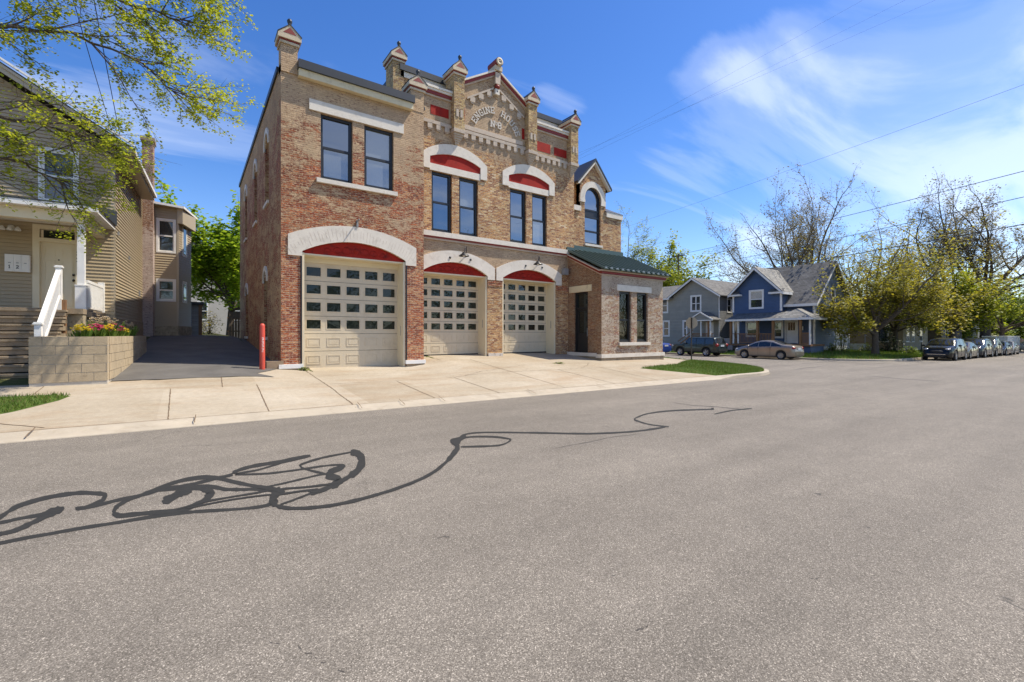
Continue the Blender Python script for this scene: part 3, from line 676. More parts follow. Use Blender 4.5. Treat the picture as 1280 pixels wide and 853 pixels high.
[(1.3,6.51,1.29,6.44),(1.23,6.48,1.22,6.4),(1.13,6.44,1.12,6.35),(1.03,6.39,1.02,6.29),(0.94,6.33,0.93,6.26),(0.86,6.29,0.85,6.2),(0.78,6.24,0.78,6.16),(0.71,6.19,0.71,6.12),(0.65,6.16,0.64,6.08),(0.57,6.15,0.57,6.06),(0.49,6.14,0.49,6.06),(0.43,6.13,0.43,6.05),(0.41,6.03,0.42,6.11),(0.45,6,0.46,6.07),(0.53,5.95,0.54,6.03),(0.63,5.9,0.64,5.98),(0.72,5.86,0.73,5.94),(0.8,5.84,0.81,5.93),(0.89,5.84,0.9,5.91),(0.97,5.83,0.98,5.91),(1.05,5.83,1.06,5.9),(1.13,5.83,1.14,5.91),(1.21,5.82,1.22,5.91),(1.28,5.83,1.3,5.91),(1.35,5.83,1.36,5.89),(1.4,5.81,1.42,5.89),(1.45,5.79,1.47,5.87),(1.49,5.77,1.51,5.85),(1.51,5.75,1.54,5.83),(1.53,5.73,1.55,5.81),(1.53,5.73,1.55,5.75),(1.53,5.74,1.54,5.69),(1.52,5.72,1.52,5.66),(1.5,5.68,1.5,5.62),(1.47,5.64,1.47,5.57),(1.44,5.61,1.43,5.53),(1.4,5.57,1.39,5.51),(1.36,5.56,1.34,5.48),(1.3,5.56,1.29,5.48),(1.25,5.55,1.23,5.49),(1.19,5.55,1.17,5.48),(1.12,5.53,1.11,5.47),(1.05,5.51,1.04,5.45),(0.98,5.5,0.97,5.42),(0.91,5.47,0.91,5.41),(0.85,5.46,0.84,5.39),(0.78,5.44,0.77,5.38),(0.71,5.43,0.71,5.37),(0.67,5.42,0.66,5.36),(0.63,5.42,0.62,5.36),(0.6,5.43,0.6,5.37),(0.59,5.45,0.58,5.37),(0.57,5.44,0.57,5.4)],
[(1.3,5.54,1.32,5.64),(1.33,5.53,1.35,5.69),(1.37,5.54,1.4,5.73),(1.41,5.58,1.44,5.75),(1.45,5.6,1.48,5.78),(1.48,5.63,1.5,5.79),(1.5,5.64,1.52,5.82),(1.52,5.67,1.54,5.83),(1.53,5.7,1.54,5.82)],
[(1.81,6.39,1.79,6.31),(1.73,6.38,1.71,6.29),(1.62,6.36,1.6,6.27),(1.51,6.35,1.49,6.24),(1.41,6.31,1.39,6.22),(1.32,6.28,1.31,6.17),(1.25,6.24,1.23,6.13),(1.18,6.18,1.17,6.09),(1.13,6.15,1.12,6.05),(1.1,6.11,1.1,6.02),(1.08,6.06,1.1,6.02),(1.08,5.99,1.1,6.03),(1.08,5.95,1.1,6.01),(1.08,5.9,1.1,5.97),(1.09,5.86,1.11,5.93),(1.11,5.81,1.13,5.88),(1.13,5.75,1.15,5.82),(1.16,5.68,1.18,5.76),(1.19,5.6,1.22,5.69),(1.23,5.54,1.25,5.61),(1.26,5.46,1.28,5.53),(1.28,5.39,1.31,5.45),(1.3,5.31,1.33,5.37),(1.31,5.23,1.34,5.29),(1.32,5.19,1.34,5.19),(1.3,5.16,1.31,5.11),(1.27,5.11,1.27,5.05),(1.23,5.07,1.23,5),(1.19,5.04,1.18,4.96),(1.14,5,1.14,4.94),(1.09,4.99,1.08,4.92),(1.04,4.97,1.03,4.91),(0.99,4.95,0.98,4.89),(0.94,4.92,0.93,4.86),(0.89,4.89,0.89,4.83),(0.84,4.86,0.84,4.81),(0.81,4.84,0.8,4.78),(0.77,4.82,0.77,4.77),(0.74,4.81,0.74,4.75),(0.71,4.79,0.71,4.74),(0.69,4.78,0.69,4.74)],
[(1.23,5.37,1.3,5.59),(1.23,5.31,1.32,5.58),(1.25,5.27,1.34,5.52),(1.28,5.23,1.35,5.45),(1.29,5.2,1.37,5.4),(1.29,5.16,1.38,5.36),(1.3,5.15,1.38,5.3),(1.3,5.18,1.37,5.2),(1.32,5.26,1.34,5.06),(1.31,5.21,1.3,5.03),(1.28,5.21,1.26,4.95),(1.24,5.15,1.22,4.94),(1.21,5.09,1.2,4.94)],
[(1.74,6.21,1.82,6.47),(1.74,6.17,1.84,6.49),(1.76,6.13,1.87,6.49),(1.78,6.12,1.89,6.43),(1.77,6.08,1.91,6.37),(1.78,6.05,1.9,6.25),(1.76,5.96,1.9,6.15),(1.75,5.91,1.87,6),(1.75,5.87,1.82,5.84),(1.72,5.81,1.78,5.69),(1.69,5.73,1.73,5.55),(1.65,5.63,1.67,5.46),(1.62,5.55,1.62,5.37),(1.59,5.51,1.57,5.29),(1.56,5.47,1.53,5.24),(1.53,5.46,1.49,5.18),(1.49,5.38,1.47,5.2)],
[(1.66,5.57,1.65,5.46),(1.63,5.55,1.62,5.39),(1.59,5.48,1.57,5.35),(1.54,5.43,1.52,5.27),(1.49,5.37,1.48,5.22),(1.45,5.31,1.44,5.18),(1.41,5.28,1.4,5.13),(1.37,5.23,1.36,5.1),(1.33,5.2,1.32,5.05),(1.29,5.16,1.27,5.01),(1.24,5.11,1.22,4.98),(1.19,5.07,1.17,4.94),(1.14,5.05,1.13,4.9),(1.1,5.02,1.08,4.88),(1.06,5.01,1.04,4.87),(1.02,5,1,4.85),(0.99,4.97,0.98,4.86)],
[(0.76,5.3,0.77,5.1),(0.75,5.32,0.75,5.03),(0.72,5.26,0.73,5.04),(0.7,5.23,0.71,5),(0.67,5.19,0.7,4.97),(0.66,5.12,0.69,4.96),(0.64,5.07,0.68,4.93),(0.63,5,0.68,4.92),(0.61,4.91,0.69,4.92),(0.61,4.83,0.68,4.93),(0.62,4.77,0.68,4.91),(0.62,4.72,0.69,4.9),(0.64,4.73,0.68,4.83)],
[(0.63,4.88,0.66,4.91),(0.63,4.86,0.65,4.87),(0.63,4.81,0.65,4.84),(0.63,4.75,0.66,4.81),(0.65,4.7,0.67,4.77),(0.66,4.65,0.69,4.75),(0.69,4.61,0.71,4.71),(0.72,4.57,0.74,4.67),(0.76,4.55,0.77,4.63),(0.8,4.52,0.82,4.6),(0.85,4.49,0.86,4.57),(0.9,4.46,0.92,4.56),(0.95,4.45,0.97,4.53),(1,4.44,1.02,4.52),(1.05,4.42,1.07,4.51),(1.11,4.42,1.13,4.5),(1.18,4.42,1.2,4.5),(1.27,4.41,1.29,4.52),(1.38,4.44,1.39,4.52),(1.49,4.46,1.51,4.55),(1.59,4.49,1.61,4.57),(1.69,4.51,1.71,4.6),(1.77,4.54,1.8,4.64),(1.86,4.58,1.89,4.67),(1.95,4.61,1.98,4.71),(2.03,4.66,2.06,4.75),(2.12,4.7,2.15,4.8),(2.2,4.75,2.23,4.86),(2.29,4.82,2.32,4.92),(2.38,4.89,2.41,5),(2.48,4.98,2.51,5.1),(2.58,5.09,2.61,5.19),(2.68,5.19,2.7,5.29),(2.78,5.29,2.81,5.42),(2.89,5.43,2.91,5.54),(2.98,5.54,3,5.67),(3.06,5.65,3.07,5.73)],
[(2.68,5.19,2.7,5.3),(2.73,5.22,2.76,5.39),(2.81,5.32,2.84,5.47),(2.89,5.41,2.92,5.58),(2.97,5.5,2.99,5.67),(3.03,5.58,3.05,5.73),(3.08,5.64,3.09,5.8),(3.14,5.75,3.11,5.82),(3.21,5.88,3.11,5.82),(3.26,6.01,3.12,5.85),(3.28,6.11,3.14,5.94),(3.31,6.22,3.14,5.99),(3.29,6.24,3.18,6.09)],
[(3.17,6.09,3.26,6.27),(3.18,6.06,3.3,6.3),(3.2,6.04,3.34,6.33),(3.25,6.05,3.38,6.33),(3.3,6.08,3.42,6.35),(3.37,6.13,3.46,6.36),(3.44,6.19,3.53,6.41),(3.5,6.23,3.6,6.47),(3.57,6.31,3.63,6.46)],
[(3.1,5.77,3.1,5.79),(3.15,5.83,3.14,5.88),(3.22,5.95,3.22,5.98),(3.3,6.06,3.3,6.12),(3.37,6.17,3.38,6.22),(3.43,6.25,3.44,6.31),(3.48,6.32,3.49,6.38),(3.52,6.37,3.56,6.46),(3.58,6.4,3.63,6.51),(3.66,6.44,3.7,6.52),(3.73,6.45,3.78,6.54),(3.82,6.43,3.88,6.53),(3.94,6.39,4,6.48),(4.1,6.29,4.15,6.38),(4.27,6.16,4.34,6.26),(4.47,6.02,4.53,6.1),(4.64,5.87,4.73,5.98),(4.81,5.74,4.9,5.83),(4.99,5.6,5.06,5.68),(5.15,5.46,5.25,5.56),(5.33,5.35,5.41,5.43),(5.5,5.26,5.59,5.35),(5.68,5.18,5.78,5.27),(5.87,5.13,5.95,5.2),(6.02,5.07,6.12,5.16),(6.18,5.05,6.26,5.12),(6.31,5.03,6.4,5.1),(6.42,5.01,6.54,5.11),(6.54,5,6.66,5.1),(6.64,5,6.75,5.09),(6.73,5,6.85,5.09),(6.79,5,6.92,5.1),(6.87,5.02,6.95,5.08)],
[(7,5.04,6.92,4.99),(6.98,5.11,6.89,5.05),(6.94,5.19,6.86,5.13),(6.91,5.29,6.83,5.23),(6.9,5.38,6.81,5.32),(6.9,5.47,6.82,5.4),(6.93,5.55,6.83,5.49),(6.96,5.64,6.86,5.56),(6.99,5.71,6.88,5.63),(7.02,5.77,6.89,5.69),(7.04,5.82,6.91,5.73),(7.05,5.85,6.95,5.79),(7.04,5.84,7.04,5.87),(7.06,5.85,7.15,5.94),(7.14,5.9,7.22,5.97),(7.23,5.93,7.31,6.01),(7.31,5.95,7.42,6.06),(7.42,5.99,7.53,6.09),(7.54,6.04,7.64,6.13),(7.66,6.07,7.77,6.16),(7.8,6.09,7.92,6.18),(7.96,6.09,8.09,6.19),(8.14,6.08,8.27,6.19),(8.33,6.06,8.46,6.17),(8.51,6.02,8.68,6.13),(8.73,5.94,8.9,6.06),(8.98,5.84,9.14,5.94),(9.21,5.74,9.37,5.84),(9.38,5.67,9.53,5.77),(9.46,5.65,9.63,5.77),(9.68,5.79,9.48,5.68),(9.66,5.82,9.5,5.73),(9.66,5.84,9.52,5.76)],
[(3.21,5.91,3.22,5.95),(3.27,5.97,3.27,6.03),(3.34,6.08,3.35,6.13),(3.42,6.16,3.45,6.25),(3.51,6.22,3.55,6.31),(3.6,6.22,3.65,6.31),(3.7,6.17,3.76,6.27),(3.79,6.1,3.86,6.2),(3.87,6.04,3.94,6.14),(3.93,5.97,4,6.07),(3.97,5.9,4.04,6),(4,5.83,4.06,5.92),(4.02,5.78,4.07,5.85),(4.01,5.74,4.08,5.81),(4.01,5.74,4.04,5.74),(4.02,5.75,3.98,5.67),(3.98,5.72,3.94,5.64),(3.92,5.67,3.89,5.61),(3.86,5.63,3.82,5.56),(3.79,5.6,3.75,5.53),(3.73,5.59,3.67,5.51),(3.66,5.6,3.6,5.52),(3.58,5.62,3.54,5.55),(3.52,5.66,3.46,5.57),(3.45,5.7,3.39,5.6),(3.38,5.73,3.32,5.64),(3.3,5.76,3.26,5.68),(3.24,5.79,3.2,5.72),(3.19,5.81,3.16,5.75)],
[(8.88,5.3,8.97,5.35),(9,5.3,9.12,5.37),(9.21,5.32,9.31,5.39),(9.42,5.33,9.56,5.41),(9.63,5.34,9.76,5.41),(9.82,5.32,9.94,5.39),(10,5.29,10.14,5.36),(10.16,5.26,10.31,5.34),(10.3,5.25,10.4,5.3)],
[(-0.1,5.13,-0.1,5.18),(-0.05,5.15,-0.06,5.19),(0.01,5.17,0.01,5.23),(0.09,5.2,0.08,5.25),(0.17,5.21,0.17,5.28),(0.26,5.22,0.26,5.27),(0.36,5.22,0.36,5.27),(0.46,5.21,0.46,5.27),(0.55,5.21,0.55,5.27),(0.62,5.22,0.62,5.28),(0.68,5.23,0.68,5.3),(0.73,5.25,0.73,5.3),(0.76,5.26,0.76,5.31)],
[(-0.03,5.11,-0.03,5.15),(0.03,5.11,0.03,5.17),(0.13,5.12,0.13,5.17),(0.24,5.13,0.24,5.18),(0.34,5.13,0.34,5.18),(0.43,5.12,0.43,5.17),(0.52,5.11,0.52,5.16),(0.6,5.09,0.61,5.14),(0.66,5.08,0.66,5.12)],
[(0.75,5.21,0.76,5.25),(0.8,5.18,0.81,5.25),(0.87,5.16,0.88,5.22),(0.95,5.13,0.96,5.19),(1.02,5.11,1.03,5.17),(1.08,5.09,1.09,5.16),(1.13,5.08,1.14,5.16),(1.18,5.08,1.19,5.14),(1.22,5.07,1.24,5.15),(1.27,5.08,1.28,5.15),(1.31,5.09,1.32,5.17),(1.34,5.11,1.36,5.18),(1.37,5.13,1.38,5.18)],
[(0.69,5.03,0.69,5.07),(0.7,5.01,0.7,5.08),(0.71,5.02,0.72,5.08),(0.74,5.03,0.74,5.08),(0.77,5.02,0.78,5.09),(0.84,5.02,0.85,5.08),(0.93,5.01,0.93,5.07),(1.01,4.99,1.02,5.05),(1.07,4.99,1.08,5.04)],
[(0.56,5.39,0.58,5.5),(0.59,5.35,0.61,5.48),(0.62,5.3,0.64,5.43),(0.66,5.25,0.68,5.38),(0.69,5.2,0.71,5.34),(0.71,5.17,0.74,5.27),(0.73,5.11,0.76,5.24),(0.75,5.08,0.78,5.18),(0.77,5.06,0.79,5.14)],
[(0.98,5,0.99,5.04),(0.98,4.98,0.99,5.02),(0.99,4.96,1,5),(1,4.93,1.01,4.98),(1.01,4.91,1.02,4.96),(1.03,4.91,1.03,4.96),(1.04,4.91,1.05,4.95),(1.05,4.91,1.06,4.96),(1.06,4.91,1.07,4.95)]]
k = MB()
for i, L in enumerate(SEAL):
    zz = .002 + .00013 * i
    k.grid([[(a, b, z0(a) + zz), (c, d, z0(c) + zz)] for a, b, c, d in L])
kindof(k.build('crack_sealer', M['crackseal']))
CRACKS = [
[(0.45,2.55,0.45,2.55),(0.45,2.53,0.46,2.53),(0.46,2.5,0.46,2.5),(0.47,2.48,0.47,2.48),(0.47,2.46,0.47,2.47),(0.49,2.45,0.49,2.46),(0.5,2.44,0.5,2.44),(0.5,2.42,0.5,2.42),(0.51,2.39,0.51,2.4),(0.51,2.37,0.51,2.37),(0.52,2.36,0.52,2.36),(0.52,2.35,0.53,2.35),(0.53,2.34,0.54,2.34)],
[(0.55,2.31,0.55,2.31),(0.55,2.3,0.55,2.3),(0.56,2.28,0.56,2.28),(0.57,2.26,0.57,2.26),(0.58,2.24,0.58,2.25),(0.59,2.23,0.59,2.24),(0.6,2.22,0.6,2.22)],
[(0.31,2.72,0.32,2.72),(0.32,2.71,0.32,2.71),(0.33,2.68,0.33,2.68),(0.34,2.65,0.34,2.66),(0.35,2.64,0.35,2.64),(0.37,2.62,0.37,2.63),(0.38,2.61,0.38,2.61)],
[(1.98,1.64,1.98,1.64),(1.99,1.63,1.99,1.64),(2.01,1.63,2.01,1.64),(2.02,1.62,2.03,1.63),(2.04,1.63,2.04,1.63),(2.06,1.62,2.06,1.63),(2.08,1.63,2.08,1.63),(2.11,1.63,2.11,1.63),(2.12,1.64,2.13,1.64),(2.14,1.64,2.14,1.64)],
[(3.37,1.35,3.37,1.35),(3.37,1.33,3.37,1.34),(3.37,1.32,3.38,1.33),(3.38,1.31,3.39,1.31),(3.4,1.3,3.41,1.31),(3.43,1.3,3.44,1.3),(3.46,1.3,3.46,1.3)],
[(1.59,3.27,1.59,3.28),(1.61,3.27,1.62,3.28),(1.63,3.27,1.64,3.28),(1.65,3.27,1.66,3.29),(1.66,3.25,1.67,3.26),(1.66,3.25,1.68,3.26),(1.68,3.23,1.68,3.24)],
[(9.71,6.9,9.73,6.91),(9.59,6.67,9.66,6.71),(9.62,6.46,9.69,6.5),(9.58,6.22,9.67,6.27),(9.7,6.08,9.8,6.14),(9.8,5.91,9.91,5.98),(9.9,5.78,9.98,5.83),(9.91,5.57,10.02,5.62),(10,5.41,10.09,5.46),(10.09,5.32,10.11,5.32)],
[(31.18,12.91,31.29,12.96),(31.55,12.76,31.99,12.94),(32.33,12.64,32.73,12.8),(33.95,12.81,34.39,12.97),(35.32,12.76,36.18,13.07),(37.84,13.01,38.36,13.19),(40.02,13.32,40.08,13.34)],
[(24.47,10.46,24.54,10.49),(25.31,10.54,25.8,10.75),(26.84,10.77,27.26,10.94),(27.81,10.71,28.16,10.85),(30.33,11.24,30.47,11.3),(31.57,11.21,31.73,11.27),(33.19,11.45,33.35,11.51)],
[(23.36,7.16,23.42,7.18),(23.43,6.84,23.69,6.91),(23.16,6.29,23.48,6.37),(22.93,5.74,23.13,5.79),(22.99,5.32,23.22,5.37),(22.83,4.86,23.16,4.93),(23.26,4.66,23.32,4.67)],
[(4.22,4.98,4.22,4.99),(4.29,4.95,4.31,4.97),(4.48,4.97,4.5,4.99),(4.66,4.96,4.67,4.98),(4.85,4.95,4.88,4.99),(5.12,4.97,5.15,5),(5.37,5,5.4,5.03),(5.62,4.98,5.66,5.01),(5.87,4.94,5.89,4.96),(6.07,4.92,6.08,4.93)]]
k = MB()
for i, L in enumerate(CRACKS):
    k.grid([[(a, b, z0(a) + .0015), (c, d, z0(c) + .0015)] for a, b, c, d in L])
kindof(k.build('road_cracks', M['roadcrack']))


# grass: the strip on the left and the corner patch, as blades on a turf mound
M['grass'] = leaf_mat('grass_blade', (.075, .15, .018), (.15, .21, .035), .25)
M['grass_dry'] = leaf_mat('dry_grass_blade', (.22, .17, .06), (.14, .16, .04), .2)
def in_poly(x, y, poly):
    c = False; j = len(poly) - 1
    for i in range(len(poly)):
        if (poly[i][1] > y) != (poly[j][1] > y) and x < (poly[j][0] - poly[i][0]) * (y - poly[i][1]) / (poly[j][1] - poly[i][1]) + poly[i][0]: c = not c
        j = i
    return c
def lawn(name, poly, n, h, seed, rise=.03, wid=.008):
    rr = random.Random(seed)
    x0 = min(p[0] for p in poly); x1 = max(p[0] for p in poly); y0 = min(p[1] for p in poly); y1 = max(p[1] for p in poly)
    t = MB()
    # soil under the blades: polygon with a raised middle
    cx = sum(p[0] for p in poly) / len(poly); cy = sum(p[1] for p in poly) / len(poly)
    rings = []
    for k, zz in ((1.0, .003), (.93, rise), (.6, rise), (.3, rise)):
        rings.append([(cx + (x - cx) * k, cy + (y - cy) * k, gz(cx + (x - cx) * k, cy + (y - cy) * k) + zz) for x, y in poly])
    t.grid(rings, True)
    t.face([p for p in rings[-1]], (0, 0, 1))
    base = t.build(name, [M['turf']])
    kindof(base)
    b = MB()
    for _ in range(n):
        for _try in range(20):
            x = rr.uniform(x0, x1); y = rr.uniform(y0, y1)
            if in_poly(x, y, poly): break
        else: continue
        a = rr.uniform(0, 2 * PI); l = h * rr.uniform(.45, 1.25); w = wid * rr.uniform(.6, 1.3)
        lean = l * rr.uniform(.1, .8); la = rr.uniform(0, 2 * PI)
        z = gz(x, y) + rise * .6
        b.cur = 1 if rr.random() < .14 else 0
        dx, dy = math.cos(a) * w, math.sin(a) * w
        b.face([(x - dx, y - dy, z), (x + dx, y + dy, z), (x + math.cos(la) * lean, y + math.sin(la) * lean, z + l)])
    kindof(b.build('grass', [M['grass'], M['grass_dry']], uv=False), 'stuff')
lawn('lawn_strip', [(-9, 10.35), (-3.1, 11.0), (-2.55, 11.55), (-2.1, 12.35), (-2.0, 12.75), (-2.2, 12.9), (-5, 12.95), (-9, 12.9)], 15000, .075, 3)
kp = [(CX + (CR - .2) * math.sin(a), YC + CR - (CR - .2) * math.cos(a)) for a in frange(0, PI / 2, .1)]
lawn('corner_lawn', [(17.2, 9.95), (18.4, 9.83)] + kp + [(23.55, 14.6), (22.3, 14.7), (20.0, 13.6), (18.4, 12.8), (16.3, 12.6), (15.2, 12.35)], 21000, .07, 4)
lawn('verge', [(23.0, 17.0), (23.65, 15.6), (23.68, 30), (22.9, 30)], 4000, .07, 5)

# ------------------------------------------------------------------ sun, sky, camera
sun_dir = Vector((.58, -.24, 1.0)).normalized()
el = math.asin(sun_dir.z); az = math.atan2(sun_dir.x, sun_dir.y)
ld = bpy.data.lights.new('sun', 'SUN'); ld.energy = 4.6; ld.angle = math.radians(.53); ld.color = (1.0, .925, .80)
lo = bpy.data.objects.new('sun', ld); COL.objects.link(lo); lo.rotation_euler = sun_dir.to_track_quat('Z', 'Y').to_euler(); lo.location = sun_dir * 60
w = bpy.data.worlds.new('World'); SC.world = w; w.use_nodes = True
nt = w.node_tree; bg = nt.nodes['Background']
sky = N(nt, 'ShaderNodeTexSky', sky_type='NISHITA', sun_disc=False, sun_elevation=el, sun_rotation=az, altitude=300, air_density=1.0, dust_density=.35, ozone_density=2.6)
tc = N(nt, 'ShaderNodeTexCoord').outputs['Generated']
sepw = N(nt, 'ShaderNodeSeparateXYZ'); nt.links.new(tc, sepw.inputs[0])
hs = N(nt, 'ShaderNodeHueSaturation'); hs.inputs['Saturation'].default_value = 1.30; hs.inputs['Value'].default_value = 1.0; hs.inputs['Hue'].default_value = .512
nt.links.new(sky.outputs[0], hs.inputs['Color'])
# cirrus: streaky noise on a high flat layer, gathered where the photograph has it and scattered elsewhere
den = math_(nt, 'ADD', math_(nt, 'MAXIMUM', sepw.outputs['Z'], 0.0), .10)
cx_ = math_(nt, 'DIVIDE', sepw.outputs['X'], den); cy_ = math_(nt, 'DIVIDE', sepw.outputs['Y'], den)
cmb = N(nt, 'ShaderNodeCombineXYZ'); nt.links.new(cx_, cmb.inputs[0]); nt.links.new(cy_, cmb.inputs[1])
rot = N(nt, 'ShaderNodeMapping'); rot.inputs['Rotation'].default_value = (0, 0, math.radians(-28)); rot.inputs['Scale'].default_value = (.8, 2.6, 1)
nt.links.new(cmb.outputs[0], rot.inputs['Vector'])
n1 = noise(nt, rot.outputs[0], .62, 9, .56, .9)
n2 = noise(nt, mapping(nt, cmb.outputs[0], (1, 1, 1), (5.2, 1.7, 0)), .33, 4, .5, .3)
def lobe(d, inner, outer):
    dn = Vector(d).normalized()
    v = N(nt, 'ShaderNodeVectorMath', operation='DOT_PRODUCT'); nt.links.new(tc, v.inputs[0]); v.inputs[1].default_value = dn
    mr = N(nt, 'ShaderNodeMapRange'); mr.interpolation_type = 'SMOOTHSTEP'
    nt.links.new(v.outputs['Value'], mr.inputs[0]); mr.inputs[1].default_value = math.cos(outer); mr.inputs[2].default_value = math.cos(inner)
    return mr.outputs[0]
def pix(x, y):
    th = math.radians(35.2); u = (x - 640) / 569.0
    return (math.sin(th) + math.cos(th) * u, math.cos(th) - math.sin(th) * u, (418 - y) / 569.0)
tot = None
LOBES = [(880, 150, 2, 9, .55), (1000, 120, 3, 13, .55), (1130, 90, 4, 15, .7), (1230, 70, 3, 13, .6), (1180, 210, 3, 13, .75), (1040, 190, 2, 10, .5), (1270, 230, 2, 12, .6), (712, 108, .2, 4.6, .62), (935, 318, .3, 5.5, .66), (960, 330, .3, 5.5, .6), (640, 75, .5, 7, .3), (130, 120, 2, 14, .42)]
for (x, y, i, o, a) in LOBES:
    l = math_(nt, 'MULTIPLY', lobe(pix(x, y), math.radians(i), math.radians(o)), a)
    tot = l if tot is None else math_(nt, 'ADD', tot, l)
n3 = noise(nt, mapping(nt, cmb.outputs[0], (1, 1, 1), (2.2, 6.7, 0)), .95, 6, .55, .5)
base = ramp(nt, n3, [(.40, 0.), (.60, 1.5)])
back = math_(nt, 'MULTIPLY', base, ramp(nt, sepw.outputs['Y'], [(.0, 1.), (.12, 0.)]))
tot = math_(nt, 'ADD', tot, back)
streak = ramp(nt, n1, [(.34, 0.), (.66, 1.)])
cf = math_(nt, 'MULTIPLY', math_(nt, 'SUBTRACT', math_(nt, 'ADD', math_(nt, 'MULTIPLY', math_(nt, 'MINIMUM', tot, 1.0), .62), math_(nt, 'MULTIPLY', streak, .80)), .56), .95, True)
cf = ramp(nt, cf, [(0, 0.), (.25, .13), (.7, .43), (1, .52)], 'EASE')
hz = ramp(nt, math_(nt, 'ABSOLUTE', sepw.outputs['Z']), [(0, .10), (.10, .05), (.30, .0)])
c1 = mixc(nt, hz, hs.outputs[0], (5.6, 6.6, 7.6))
c2 = mixc(nt, cf, c1, (6.6, 7.0, 7.5))
nt.links.new(c2, bg.inputs['Color'])
bg.inputs['Strength'].default_value = .140

cam = bpy.data.cameras.new('camera'); co = bpy.data.objects.new('camera', cam); COL.objects.link(co)
cam.sensor_width = 36; cam.lens = 569 / 1280 * 36; cam.shift_y = -8.5 / 1280
co.location = (0, 0, 1.65); co.rotation_euler = (PI / 2, 0, math.radians(-35.2))
cam.clip_end = 3000; cam.clip_start = .05
SC.camera = co
SC.view_settings.view_transform = 'Standard'; SC.view_settings.look = 'None'; SC.view_settings.gamma = 1.0; SC.view_settings.exposure = .50
# ------------------------------------------------------------------ the brick fire station
EH = thing('fire_station', 'old two-storey brick engine house with peeling tan paint, stepped gable front and three garage doors', 'building', (9.0, 16.8, .5))
YA, YB = 16.0, 16.8            # left bay front, main front
FA, FB = FRONT(YA), FRONT(YB)

def window(fr, s0, s1, z0, z1, d, parent=EH, meeting=.5, fw=.085, mats=None, name='window', glass='glass', arch_top=None, bars=None, label=None, tones=(0, 0)):
    """double-hung window set back d behind the wall plane; the glass is its sub-part"""
    fm = mats or M['black']
    f = MB()
    top = [(s1, z1), (s0, z1)] if arch_top is None else list(reversed(arc(s0, s1, z1, arch_top, 18)))
    outer = [(s0, z0), (s1, z0)] + top
    cs = (s0 + s1) / 2
    def inset(p, k):
        s_, z_ = p
        s2 = s0 + k if s_ <= s0 + 1e-4 else s1 - k if s_ >= s1 - 1e-4 else s_
        if arch_top is not None and z_ > z1 + 1e-4:
            v = Vector((s_ - cs, z_ - z1)); L = v.length; v = v * ((L - k) / L); return (cs + v.x, z1 + v.y)
        return (s2, z0 + k if z_ <= z0 + 1e-4 else (z_ - k if arch_top is None else z_))
    inner = [inset(p, fw) for p in outer]
    n = len(outer)
    for i in range(n):
        j = (i + 1) % n
        a, b, c, e = outer[i], outer[j], inner[j], inner[i]
        f.face([fr.p(*a, -d + .03), fr.p(*b, -d + .03), fr.p(*c, -d + .03), fr.p(*e, -d + .03)], fr.n)
        mid = Vector((cs, (z0 + z1) / 2, 0)) - Vector(((c[0] + e[0]) / 2, (c[1] + e[1]) / 2, 0))
        f.face([fr.p(*c, -d + .03), fr.p(*e, -d + .03), fr.p(*e, -d - .06), fr.p(*c, -d - .06)], fr.sv * mid.x + Vector((0, 0, mid.y)))
    zm = z0 + (z1 - z0) * meeting
    for zb in ([zm] if bars is None else bars):
        f.fbox(fr, s0 + fw, s1 - fw, zb - .04, zb + .04, -d - .055, -d + .02)
    o = f.build(name, fm, parent)
    g = MB()
    # lower sash sits forward of the upper one, as in a real double-hung window
    zl = (zm if bars is None else bars[-1])
    if arch_top is None:
        g.cur = tones[0]
        g.face([fr.p(*p, -d - .045) for p in rect(s0 + fw, s1 - fw, zm, z1 - fw)], fr.n)
        g.cur = tones[1]
        g.face([fr.p(*p, -d - .015) for p in rect(s0 + fw + .03, s1 - fw - .03, z0 + fw + .04, zm - .04)], fr.n)
        g2 = MB()
        for a, b, c, e in ((s0 + fw, s0 + fw + .035, z0 + fw, zm), (s1 - fw - .035, s1 - fw, z0 + fw, zm), (s0 + fw, s1 - fw, z0 + fw, z0 + fw + .05)):
            g2.fbox(fr, a, b, c, e, -d - .05, -d - .002)
        g2.build('sash', fm, o)
    else:
        tri = tessellate_polygon([[Vector((a, b, 0)) for a, b in inner]])
        for t in tri: g.face([fr.p(*inner[k], -d - .03) for k in t], fr.n)
    g.build('pane', [M[glass], M['glass_blind']], o)
    if label: o['label'] = label
    return o

def ring(fr, s0, s1, zs, zc, w, zs2=None, zfoot=None, n=24, legs=None):
    """outline of an arch surround: inner arc s0..s1, outer arc w wider, legs down to zfoot"""
    inn = arc(s0, s1, zs, zc, n)
    out = arc(s0 - w, s1 + w, zs2, zc + w * 1.28, n)
    return [(s0 - w, zfoot)] + out + [(s1 + w, zfoot), (s1, zfoot)] + list(reversed(inn)) + [(s0, zfoot)]

